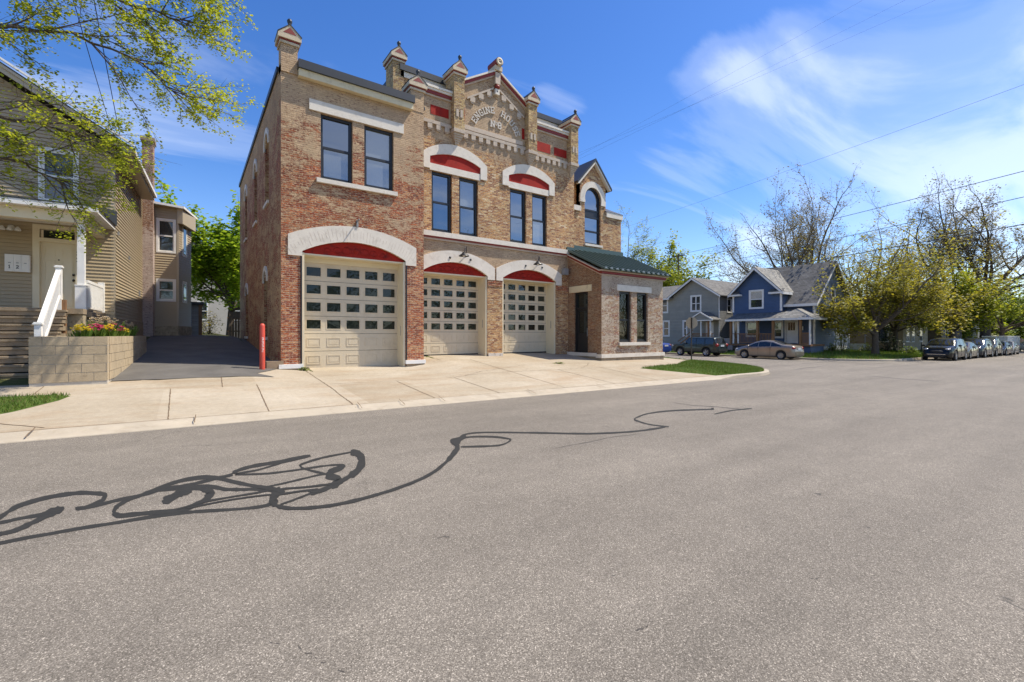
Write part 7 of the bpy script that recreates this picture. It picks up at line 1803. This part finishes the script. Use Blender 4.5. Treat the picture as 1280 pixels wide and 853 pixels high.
# white cargo trailer and silver pickup at the end of the row
TR = thing('cargo_trailer', 'long white box trailer with ribbed sides behind the parked cars', 'trailer', (84, 11.4, z0(84)))
k = MB(); zb = z0(84)
k.box(79.5, 88.0, 10.3, 12.4, zb + .45, zb + 1.95)
for i in range(14): k.box(79.7 + .6 * i, 79.76 + .6 * i, 10.27, 10.299, zb + .5, zb + 1.9)
for i in range(4): k.box(79.47, 79.499, 10.5 + .55 * i, 10.56 + .55 * i, zb + .5, zb + 1.9)
k.build('box', simple('trailer_white', (.62, .63, .64), .4, .06, 1.5), TR)
k = MB(); k.box(79.45, 88.05, 10.25, 12.45, zb + 1.952, zb + 2.02); k.build('roof', M['white'], TR)
for x in (83.3, 84.5):
    k = MB(); k.lathe((x, 10.35, zb + .34), [(.2, 0), (.34, 0), (.34, .22), (.2, .22)], 18, (0, 1, 0)); k.build('wheel', M['tyre'], TR)
PICK = dict(SUV); PICK.update(L=5.4, wx=(-1.7, 1.72), top=[(-2.7, .8), (-2.68, 1.05), (-.75, 1.08), (-.7, 1.12), (-.55, 1.70), (.1, 1.74), (.7, 1.66), (1.35, 1.15), (1.7, 1.12), (2.4, 1.02), (2.6, .9), (2.7, .5)], belt=[(-2.7, 1.05), (2.7, .9)],
  plan=[(-2.7, .95), (2.0, 1.0), (2.7, .84)], side=[(-.52, .2, 3, 0), (.26, 1.1, 0, .7)], ws=(1.28, .62, .97, .93), rw=(-.71, -.57, .9, .9), fz=.86, tz=.92, mirror=1.0, handles=(-.2, .45), doors=(-.62, .22, 1.2))
put(PICK, 'pickup_truck', 'silver pickup truck at the far right edge of the street', 'truck', 91, 9.2, PI / 2, carpaint('silver_paint', (.46, .46, .45), .4), 'vehicles at the far end')
# ------------------------------------------------------------------ trees
class Tree:
    def __init__(s, seed): s.r = random.Random(seed); s.w = MB(); s.w.smooth = True; s.tips = []
    def limb(s, pts, r0, r1, n=6):
        k = len(pts); s.w.tube(pts, [r0 + (r1 - r0) * (i / max(1, k - 1)) ** .8 for i in range(k)], n, cap=False)
    def grow(s, p, d, L, r, lev, P):
        """one branch, then its side branches"""
        rr = s.r; n = 5 if lev > 1 else 4
        pts = [Vector(p)]; d = Vector(d).normalized()
        for i in range(n):
            d = (d + Vector((rr.uniform(-1, 1), rr.uniform(-1, 1), rr.uniform(-1, 1))) * P['wob'] + Vector((0, 0, P['up'] if lev > 0 else P['tipup']))).normalized()
            pts.append(pts[-1] + d * (L / n))
        re = r * (.45 if lev > 0 else .3)
        s.limb(pts, r, re, 6 if r > .04 else 4 if r > .012 else 3)
        if lev == 0:
            s.tips.append((pts[-1], d, pts)); return
        nb = P['nb'][lev] if isinstance(P['nb'], dict) else P['nb']
        for i in range(nb):
            t = .25 + .75 * (i + rr.uniform(.2, .9)) / nb if lev < P['lev'] else .30 + .70 * (i + rr.uniform(.1, .9)) / nb
            t = min(.98, t); a = t * n; j = min(n - 1, int(a)); q = pts[j].lerp(pts[j + 1], a - j); dd = (pts[j + 1] - pts[j]).normalized()
            side = dd.cross(Vector((rr.uniform(-1, 1), rr.uniform(-1, 1), rr.uniform(-1, 1))))
            if side.length < .05: continue
            side.normalize(); an = math.radians(rr.uniform(*P['ang']))
            nd = dd * math.cos(an) + side * math.sin(an)
            if P.get('flat'): nd.z *= P['flat']
            s.grow(q, nd, L * rr.uniform(*P['len']) * (1.1 - .45 * t), max(P['rmin'], r * (1 - .6 * t) * .55), lev - 1, P)
        s.grow(pts[-1], d, L * rr.uniform(*P['len']), max(P['rmin'], re), lev - 1, P)
    def leaves(s, mb, n, spread, size, mats=1, droop=.3, along=True, prob=1.0, keep=None):
        rr = s.r
        for tip, d, pts in s.tips:
            if keep and not keep(tip): continue
            if rr.random() > prob: continue
            mb.cur = rr.randrange(mats)
            for _ in range(n):
                base = tip if not along else pts[rr.randrange(max(1, len(pts) - 3), len(pts))]
                c = base + Vector((rr.gauss(0, 1), rr.gauss(0, 1), rr.gauss(0, 1) - droop)) * spread
                a = rr.uniform(0, 2 * PI); u = Vector((math.cos(a), math.sin(a), rr.uniform(-.9, .35))).normalized()
                v = u.cross(Vector((rr.uniform(-.6, .6), rr.uniform(-.6, .6), 1))).normalized()
                l = size * rr.uniform(.6, 1.3); w_ = l * .42
                mb.face([c, c + u * l * .5 + v * w_, c + u * l, c + u * l * .45 - v * w_])
def finish(t, name, label, loc, bark, leafm, lmb, group, cat='tree'):
    o = thing(name, label, cat, loc, group=group)
    t.w.build('trunk', bark, o, uv=False)
    if lmb and lmb.f: lmb.build('crown', leafm, o, uv=False)
    return o
L_FRESH = [leaf_mat('fresh_leaf', (.35, .40, .035), (.50, .51, .07), .55), leaf_mat('fresh_leaf_green', (.26, .34, .03), (.40, .45, .05), .55)]
L_GREEN = [leaf_mat('maple_leaf', (.17, .28, .02), (.28, .40, .035), .5), leaf_mat('maple_leaf_light', (.25, .37, .03), (.38, .48, .055), .5)]
L_OLIVE = [leaf_mat('bud_leaf', (.30, .27, .04), (.42, .37, .07), .5), leaf_mat('bud_leaf_dark', (.19, .19, .03), (.31, .29, .05), .5)]
L_YELL = [leaf_mat('spring_leaf', (.29, .34, .03), (.44, .46, .06), .5), leaf_mat('spring_leaf_dark', (.17, .23, .02), (.29, .34, .04), .5)]
L_BROWN = [leaf_mat('bud_brown', (.22, .18, .09), (.33, .28, .14), .3), leaf_mat('bud_brown_dark', (.15, .13, .06), (.24, .21, .10), .3)]
L_BUSH = [leaf_mat('shrub_leaf', (.13, .21, .02), (.24, .30, .035), .4), leaf_mat('shrub_leaf_dark', (.08, .14, .015), (.17, .22, .03), .4)]
GT = 'street and garden trees'

# 1. honey-coloured maple whose trunk is just outside the frame at the left
t = Tree(5)
B = Vector((-4.9, 11.6, gz(-4.9, 11.6) - .1))
t.limb([B, B + Vector((.05, .0, 1.2)), B + Vector((.0, .1, 2.6)), B + Vector((.15, .1, 4.2)), B + Vector((.1, .2, 6.5)), B + Vector((.3, .3, 9.5))], .24, .09, 10)
PF = dict(wob=.16, up=.02, tipup=-.06, nb={3: 6, 2: 5, 1: 4}, ang=(22, 55), len=(.42, .62), rmin=.004, lev=2)
limbs = [
 [(-4.8, 11.7, 5.0), (-3.6, 12.0, 5.5), (-2.4, 12.4, 5.75), (-1.75, 12.6, 5.6)],
 [(-4.8, 11.7, 4.4), (-3.7, 12.3, 4.9), (-2.7, 12.9, 5.0), (-2.2, 13.1, 4.8)],
 [(-4.8, 11.7, 6.0), (-3.4, 11.9, 7.0), (-1.9, 12.2, 7.5), (-.8, 12.5, 7.4), (-.35, 12.7, 7.1)],
 [(-4.8, 11.8, 6.6), (-3.4, 12.1, 7.9), (-1.9, 12.4, 8.5), (-.7, 12.6, 8.7), (-.1, 12.8, 8.75)],
 [(-4.7, 11.8, 7.2), (-3.3, 12.0, 8.8), (-1.9, 12.2, 9.6), (-.8, 12.4, 10.0), (-.2, 12.6, 10.0)],
 [(-4.7, 11.9, 7.8), (-3.2, 12.0, 9.8), (-1.9, 12.1, 11.0), (-.6, 12.2, 11.6)],
 [(-4.7, 11.9, 6.8), (-3.5, 11.5, 8.4), (-2.2, 11.4, 9.2), (-1.0, 11.4, 9.3)],
 [(-4.8, 11.8, 6.0), (-6.2, 11.4, 7.4), (-7.4, 11.1, 8.2)], [(-4.8, 11.8, 7.0), (-5.6, 12.6, 8.8), (-6.2, 13.4, 9.9)], [(-4.8, 11.7, 7.4), (-5.2, 10.4, 9.0), (-5.4, 9.2, 9.8)],
]
for li, pl in enumerate(limbs):
    pts = []
    P_ = [Vector(p) for p in pl]
    for a, b in zip(P_, P_[1:]):
        for i in range(4): pts.append(a.lerp(b, i / 4) + Vector((t.r.uniform(-.05, .05), t.r.uniform(-.05, .05), t.r.uniform(-.05, .05))))
    pts.append(P_[-1])
    t.limb(pts, .05, .010, 6)
    n = len(pts)
    for i in range(3, n):
        for _ in range(2):
            dd = (pts[i] - pts[i - 1]).normalized(); sd = Vector((t.r.uniform(-.6, 1), t.r.uniform(-1, 1), t.r.uniform(-.8, .7))).normalized()
            if t.r.random() < .68: t.grow(pts[i], dd * .8 + sd * .7, t.r.uniform(.75, 1.3) * (1.15 - .35 * i / n), .016, 2, PF)
    t.grow(pts[-1], pts[-1] - pts[-2], .8, .011, 2, PF)
lm = MB(); t.leaves(lm, 11, .042, .056, 2, .4, prob=.85)
finish(t, 'maple_tree', 'maple with fresh yellow green leaves reaching in from the left edge over the porch', tuple(B), M['bark_d'], L_FRESH, lm, GT)

def std_tree(name, label, x, y, h, r, seed, P, bark, leafm=None, ln=0, spread=.15, size=.14, zg=None, fork=None, prob=1.0, droop=.2, trunk=.3, keep=None, lean=(0, 0), sc=1.0, nmain=6, mainlen=.5, splay=(15, 45)):
    t_ = Tree(seed); zg = gz(x, y) if zg is None else zg
    b_ = Vector((x, y, zg - .15)); th = h * trunk
    tp = [b_, b_ + Vector((lean[0] * .2, lean[1] * .2, th * .4)), b_ + Vector((lean[0] * .5, lean[1] * .5, th * .75)), b_ + Vector((lean[0], lean[1], th))]
    t_.w.tube(tp, [r * 1.35, r * 1.0, r * .92, r * .85], 10, cap=False)
    rr = t_.r
    for i in range(nmain):
        a = 2 * PI * i / nmain + rr.uniform(-.4, .4); an = math.radians(rr.uniform(*splay)) if i else .08
        d_ = Vector((math.cos(a) * math.sin(an), math.sin(a) * math.sin(an), math.cos(an)))
        z_ = tp[-1] - Vector((0, 0, rr.uniform(0, th * .22))) if i else tp[-1]
        t_.grow(z_, d_, h * mainlen * rr.uniform(.75, 1.1), r * rr.uniform(.42, .62), P['lev'], P)
    lm_ = None
    if leafm:
        lm_ = MB(); t_.leaves(lm_, ln, spread, size, len(leafm), droop, prob=prob, keep=keep)
    return finish(t_, name, label, tuple(b_), bark, leafm, lm_, GT)
PB = dict(wob=.24, up=.035, tipup=.02, nb={4: 4, 3: 4, 2: 4, 1: 4}, ang=(22, 58), len=(.46, .66), rmin=.011, lev=4)      # bare crowns
PG = dict(wob=.18, up=.04, tipup=.0, nb={3: 5, 2: 4, 1: 4}, ang=(28, 60), len=(.45, .66), rmin=.012, lev=3)
PW = dict(wob=.19, up=.0, tipup=-.02, nb={3: 5, 2: 4, 1: 4}, ang=(25, 58), len=(.46, .66), rmin=.012, lev=3, flat=.75)
# the green maple behind the driveway
std_tree('maple_tree', 'bright green maple in full leaf behind the driveway', 2.35, 40, 10.8, .20, 21, PG, M['bark_d'], L_GREEN, 14, .25, .27, trunk=.24, nmain=9, mainlen=.40, splay=(15, 75), lean=(.15, 0))
# wide budding tree at the corner
std_tree('budding_tree', 'wide low tree with olive buds on the corner grass, trunk forked near the base', 45.4, 13.2, 9.6, .24, 31, PW, M['bark'], L_OLIVE, 10, .20, .19, trunk=.22, nmain=10, mainlen=.42, splay=(30, 78), zg=gz(45.4, 13.2))
std_tree('budding_tree', 'tall slim budding tree right behind the wide corner tree', 49.1, 14.3, 13.2, .20, 33, PG, M['bark_g'], L_OLIVE, 4, .22, .18, trunk=.28, nmain=7, mainlen=.40, splay=(12, 55))
# bare trees behind the houses
std_tree('bare_tree', 'tall nearly bare tree with many upright limbs behind the blue house roof', 69.5, 27.6, 20.5, .52, 41, PB, M['bark'], L_BROWN, 3, .22, .19, trunk=.30, nmain=8, mainlen=.46, splay=(8, 50), prob=.55)
std_tree('bare_tree', 'bare forked tree rising left of the tall one behind the blue house', 62, 27.6, 17.0, .30, 43, PB, M['bark'], L_BROWN, 3, .22, .18, trunk=.35, nmain=6, mainlen=.46, splay=(10, 48), prob=.8)
std_tree('bare_tree', 'dark bare tree with rusty buds above the parked cars', 84.5, 12.9, 21.5, .5, 47, PB, M['bark_d'], L_BROWN, 4, .26, .22, trunk=.30, nmain=7, mainlen=.42, splay=(10, 50), prob=.7)
std_tree('bare_tree', 'thin bare tree between the budding corner tree and the rusty one', 80, 15.2, 19, .34, 49, PB, M['bark_d'], L_BROWN, 2, .22, .2, trunk=.40, nmain=6, mainlen=.44, splay=(10, 52), prob=.7)
std_tree('bare_tree', 'small bare tree standing between the gray and blue houses', 69, 37, 12.5, .2, 51, PB, M['bark'], None, trunk=.3, nmain=5, mainlen=.45, splay=(10, 50))
std_tree('bare_tree', 'bare tree with swollen twigs just right of the tower wall', 51.8, 44.2, 18, .22, 53, PB, M['bark_d'], L_YELL, 3, .22, .2, trunk=.35, nmain=6, mainlen=.42, splay=(10, 52), prob=.5)
std_tree('leafing_tree', 'loose yellow green tree over the annex roof and gray house', 56.5, 41, 15.5, .25, 55, PG, M['bark'], L_YELL, 15, .36, .34, trunk=.25, nmain=9, mainlen=.42, splay=(15, 70), prob=1)
# foliage along the main street
std_tree('leafing_tree', 'bushy olive tree behind the black crossover', 58, 15.2, 10.5, .22, 61, PW, M['bark_d'], L_OLIVE, 11, .26, .24, trunk=.24, nmain=9, mainlen=.42, splay=(20, 72))
std_tree('leafing_tree', 'yellow green tree above the middle of the parked row', 68, 13.0, 10.5, .24, 63, PW, M['bark_d'], L_YELL, 11, .28, .26, trunk=.24, nmain=9, mainlen=.42, splay=(20, 74))
std_tree('leafing_tree', 'large yellow green tree spreading in from the right edge', 88, 11.9, 12.0, .28, 65, PW, M['bark_d'], L_YELL, 11, .32, .30, trunk=.26, nmain=9, mainlen=.42, splay=(18, 72))
std_tree('leafing_tree', 'taller brownish budding tree rising over the bushy olive one', 68, 15.8, 13.8, .3, 67, PG, M['bark_d'], L_OLIVE, 7, .3, .26, trunk=.30, nmain=8, mainlen=.40, splay=(12, 60), prob=.85)
std_tree('leafing_tree', 'dense green tree at the far right end of the street', 112, 13.0, 11.5, .3, 69, PW, M['bark_d'], L_BUSH, 9, .4, .42, trunk=.18, nmain=10, mainlen=.42, splay=(20, 80))
std_tree('leafing_tree', 'darker round tree behind the silver pickup', 108, 5.2 + 15, 12.0, .3, 71, PW, M['bark_d'], L_YELL, 8, .4, .40, trunk=.2, nmain=9, mainlen=.42, splay=(20, 78))
std_tree('leafing_tree', 'hazy green tree closing the end of the street', 135, 16, 13, .3, 73, PW, M['bark_d'], L_BUSH, 8, .45, .45, trunk=.15, nmain=10, mainlen=.42, splay=(20, 80))
# unseen street trees added behind the camera for the window glass to reflect
for i, (x, y, h_) in enumerate(((1.5, -19, 9.5), (14, -21, 15), (28, -21, 19), (41, -22, 18))):
    std_tree('leafing_tree', ['young leafy tree across the street mirrored in the left garage door', 'leafy tree across the street mirrored in the middle garage door', 'tall leafy tree across the street mirrored in the upper windows', 'tall leafy tree farthest right across the street from the annex'][i], x, y, h_, .22, 80 + i, PW, M['bark_d'], L_BUSH, 5 if i < 1 else 3, .4, .36, trunk=.16, nmain=8, mainlen=.42, splay=(20, 80))

# more unseen trees farther along, copies added for the car paint to reflect
src = [o for o in bpy.data.objects if o.get('label', '').startswith('tall leafy tree across the street mirrored in the upper')][0]
for (x, y, rz, s_, lb) in ((54, -17, 1.1, .7, 'shorter leafy tree across the street opposite the blue house'), (70, -17.5, 2.3, .8, 'leafy tree across the street opposite the middle of the parked row'), (88, -17, 3.9, .75, 'leafy tree across the street opposite the white trailer'), (106, -18, 5.0, .85, 'farthest leafy tree on the opposite side of the street')):
    c_ = src.copy(); COL.objects.link(c_); c_.location = (x, y, z0(x) - .1); c_.rotation_euler = (0, 0, rz); c_.scale = (s_, s_, s_); c_['label'] = lb
    for ch in src.children:
        k_ = ch.copy(); COL.objects.link(k_); k_.parent = c_

# shrubs and weeds
def shrub(name, label, x, y, r_, h, n, leafm, seed, size=.07, zg=None, twig=True, group='shrubs and garden plants'):
    rr = random.Random(seed); zg = gz(x, y) if zg is None else zg
    o = thing(name, label, 'shrub', (x, y, zg), group=group)
    k = MB(); f = MB()
    for _ in range(14):
        a = rr.uniform(0, 2 * PI); q = rr.uniform(.2, .9) * r_; zt = h * rr.uniform(.5, .95)
        k.tube([(x, y, zg - .05), (x + q * .4 * math.cos(a), y + q * .4 * math.sin(a), zg + zt * .5), (x + q * math.cos(a), y + q * math.sin(a), zg + zt)], [.015, .01, .004], 4, cap=False)
    k.build('stems', M['bark'], o, uv=False)
    for _ in range(n):
        a = rr.uniform(0, 2 * PI); u = rr.random() ** .5; zz = rr.random()
        env = (1 - (2 * zz - .75) ** 2 * .55) * (.75 + .25 * math.sin(a * 3 + seed) )
        c = Vector((x + math.cos(a) * r_ * u * env, y + math.sin(a) * r_ * u * env, zg + zz * h * (.8 + .2 * math.sin(a * 2 + seed * 2))))
        f.cur = rr.randrange(len(leafm)); b_ = rr.uniform(0, 2 * PI); uu = Vector((math.cos(b_), math.sin(b_), rr.uniform(-.4, .7))).normalized(); vv = uu.cross(Vector((rr.uniform(-.5, .5), rr.uniform(-.5, .5), 1))).normalized(); l = size * rr.uniform(.6, 1.4)
        f.face([c, c + uu * l * .5 + vv * l * .4, c + uu * l, c + uu * l * .5 - vv * l * .4])
    f.build('leaves', leafm, o, uv=False)
shrub('shrub', 'dry straw coloured shrub at the back of the driveway', 1.0, 37, .9, 1.6, 700, [L_BROWN[0], L_OLIVE[0]], 1, .11)
shrub('shrub', 'olive shrub beside the small shed', .2, 38.5, .8, 1.5, 600, L_OLIVE, 2, .11)
shrub('shrub', 'young green bush against the right wall of the blue house', 46.6, 15.9, .75, 1.9, 500, L_YELL, 3, .12)
shrub('shrub', 'low green bush by the blue house corner post', 44.2, 15.9, .6, .8, 320, L_BUSH, 4, .11)
shrub('shrub', 'small bush left of the young one beside the blue house', 45.3, 16.1, .5, .75, 260, L_YELL, 5, .11)
shrub('shrub', 'grayish bush in front of the stone side steps', 50.2, 15.2, .9, .9, 420, [L_OLIVE[1], L_BUSH[0]], 6, .11)
shrub('shrub', 'tall dark shrub behind the corner tree trunk', 52.5, 14.3, 1.3, 2.6, 900, [leaf_mat('dark_shrub', (.02, .035, .012), (.05, .07, .02), .2)], 7, .16)
shrub('shrub', 'dark low shrub beside the head of the parked row', 51, 12.3, .9, .8, 400, L_BUSH, 8, .12)
shrub('hedge', 'round green hedge at the far right edge behind the pickup', 96, 11.2, 2.6, 3.4, 1500, L_BUSH, 9, .34)
shrub('hedge', 'second green hedge mass beyond the white trailer', 101, 13.5, 3.2, 4.0, 1500, L_YELL, 10, .36)
shrub('weed', 'tuft of weeds at the foot of the left garage pier', 2.98, 15.85, .16, .12, 120, L_BUSH, 11, .05, group='weeds in the paving')
shrub('weed', 'weeds in the apron joint before the annex', 12.4, 14.2, .3, .06, 120, L_BUSH, 12, .045, group='weeds in the paving')
# long grass of the corner garden across the side street
b = MB(); rr = random.Random(77)
for _ in range(14000):
    x = rr.uniform(37.7, 56); y = rr.uniform(10.8, 17.0)
    if y < far_kerb_y(x) + .25: continue
    if 40.2 < x < 41.8 and y < 15.5 and rr.random() < .8: continue
    a = rr.uniform(0, 2 * PI); l = .20 * rr.uniform(.4, 1.3); w_ = .02; b.cur = 1 if rr.random() < .15 else 0
    b.face([(x - math.cos(a) * w_, y - math.sin(a) * w_, gz(x, y) - .01), (x + math.cos(a) * w_, y + math.sin(a) * w_, gz(x, y) - .01), (x + rr.uniform(-.08, .08), y + rr.uniform(-.08, .08), gz(x, y) + l)])
for _ in range(5000):
    x = rr.uniform(37.65, 40.8); y = rr.uniform(17, 34); a = rr.uniform(0, 2 * PI); l = .16 * rr.uniform(.4, 1.3); w_ = .02; b.cur = 1 if rr.random() < .15 else 0
    b.face([(x - math.cos(a) * w_, y - math.sin(a) * w_, gz(x, y) - .01), (x + math.cos(a) * w_, y + math.sin(a) * w_, gz(x, y) - .01), (x + rr.uniform(-.06, .06), y + rr.uniform(-.06, .06), gz(x, y) + l)])
kindof(b.build('garden_grass', [M['grass'], M['grass_dry']], uv=False), 'stuff')
s = MB(); s.grid([[(X, Y, gz(X, Y) + .006) for X in frange(37.62, 40.9, .8)] for Y in frange(15.3, 60, 2)]); s.grid([[(X, max(Y, far_kerb_y(X) + .18), gz(X, max(Y, far_kerb_y(X) + .18)) + .006) for X in frange(38.2, 90, .8)] for Y in frange(10.7, 17.2, .5)]); kindof(s.build('garden_turf', M['turf']))

# ------------------------------------------------------------------ poles and wires
def wire(label, p, q, r_, sag=.0, group='overhead cables', n=14):
    p = Vector(p); q = Vector(q); pts = []
    for i in range(n + 1):
        f_ = i / n; v = p.lerp(q, f_); v.z -= 4 * sag * f_ * (1 - f_); pts.append(v)
    k_ = MB(); k_.tube(pts, r_, 5); o = k_.build('cable', M['wire'], uv=False)
    return tag(o, label, 'cable', group)
UX, UY = 66.3, 29.1
UP = thing('utility_pole', 'wooden utility pole with a crossarm and transformer behind the blue house', 'utility pole', (UX, UY, gz(UX, UY)), group='utility poles')
zg = gz(UX, UY)
k = MB(); k.tube([(UX, UY, zg - .2), (UX, UY, 11.3)], [.17, .12], 10); k.build('pole', M['bark'], UP)
k = MB(); k.box(UX - .08, UX + .08, UY - 1.2, UY + 1.2, 10.6, 10.75); k.build('crossarm', M['bark'], UP)
k = MB(); k.lathe((UX - .4, UY, 9.2), [(0, 0), (.25, 0), (.25, .8), (0, .85)], 12); k.build('transformer', M['galv'], UP)
QX, QY = 55.36, 38.37
UP = thing('utility_pole', 'second wooden utility pole half hidden in the loose tree behind the gray house', 'utility pole', (QX, QY, gz(QX, QY)), group='utility poles')
k = MB(); k.tube([(QX, QY, 0), (QX, QY, 12.8)], [.15, .10], 10); k.build('pole', M['bark'], UP)
k = MB(); k.box(QX - .07, QX + .07, QY - 1, QY + 1, 12.45, 12.6); k.build('crossarm', M['bark'], UP)
wire('highest of the three thick cables crossing above the side street houses', (54.95, 38.33, 12.61), (32.45, -9.19, 10.71), .020, .35)
wire('middle of the three thick cables crossing above the side street houses', (54.95, 38.33, 10.45), (32.45, -9.19, 9.51), .020, .35)
wire('lowest and thickest of the three cables crossing above the blue house', (54.95, 38.33, 8.85), (32.45, -9.19, 7.91), .028, .3)
wire('long thin cable slanting from behind the tower to the right edge', (45.79, 41.13, 15.36), (31.93, -10.78, 14.94), .008, .3)
wire('thin service cable from the station roof, rightmost at the top of the view', (17.01, 17.98, 11.38), (32.31, 1.19, 19.36), .003, .1, 'service cables of the fire station')
wire('thin service cable from the station roof, middle one at the top of the view', (17.08, 17.94, 11.08), (30.72, 2.32, 19.48), .003, .1, 'service cables of the fire station')
wire('thin service cable from the station roof, leftmost at the top of the view', (17.01, 17.98, 11.21), (30.2, 4.4, 20.45), .003, .1, 'service cables of the fire station')
wire('service cable reaching the eave corner of the clapboard house', (-2.37, 26.39, 9.21), (-1.96, 12.05, 10.97), .012, .1, 'service cables of the clapboard house')
wire('second service cable ending just left of the eave corner', (-2.51, 26.49, 9.32), (-2.23, 13.11, 9.59), .010, .1, 'service cables of the clapboard house')
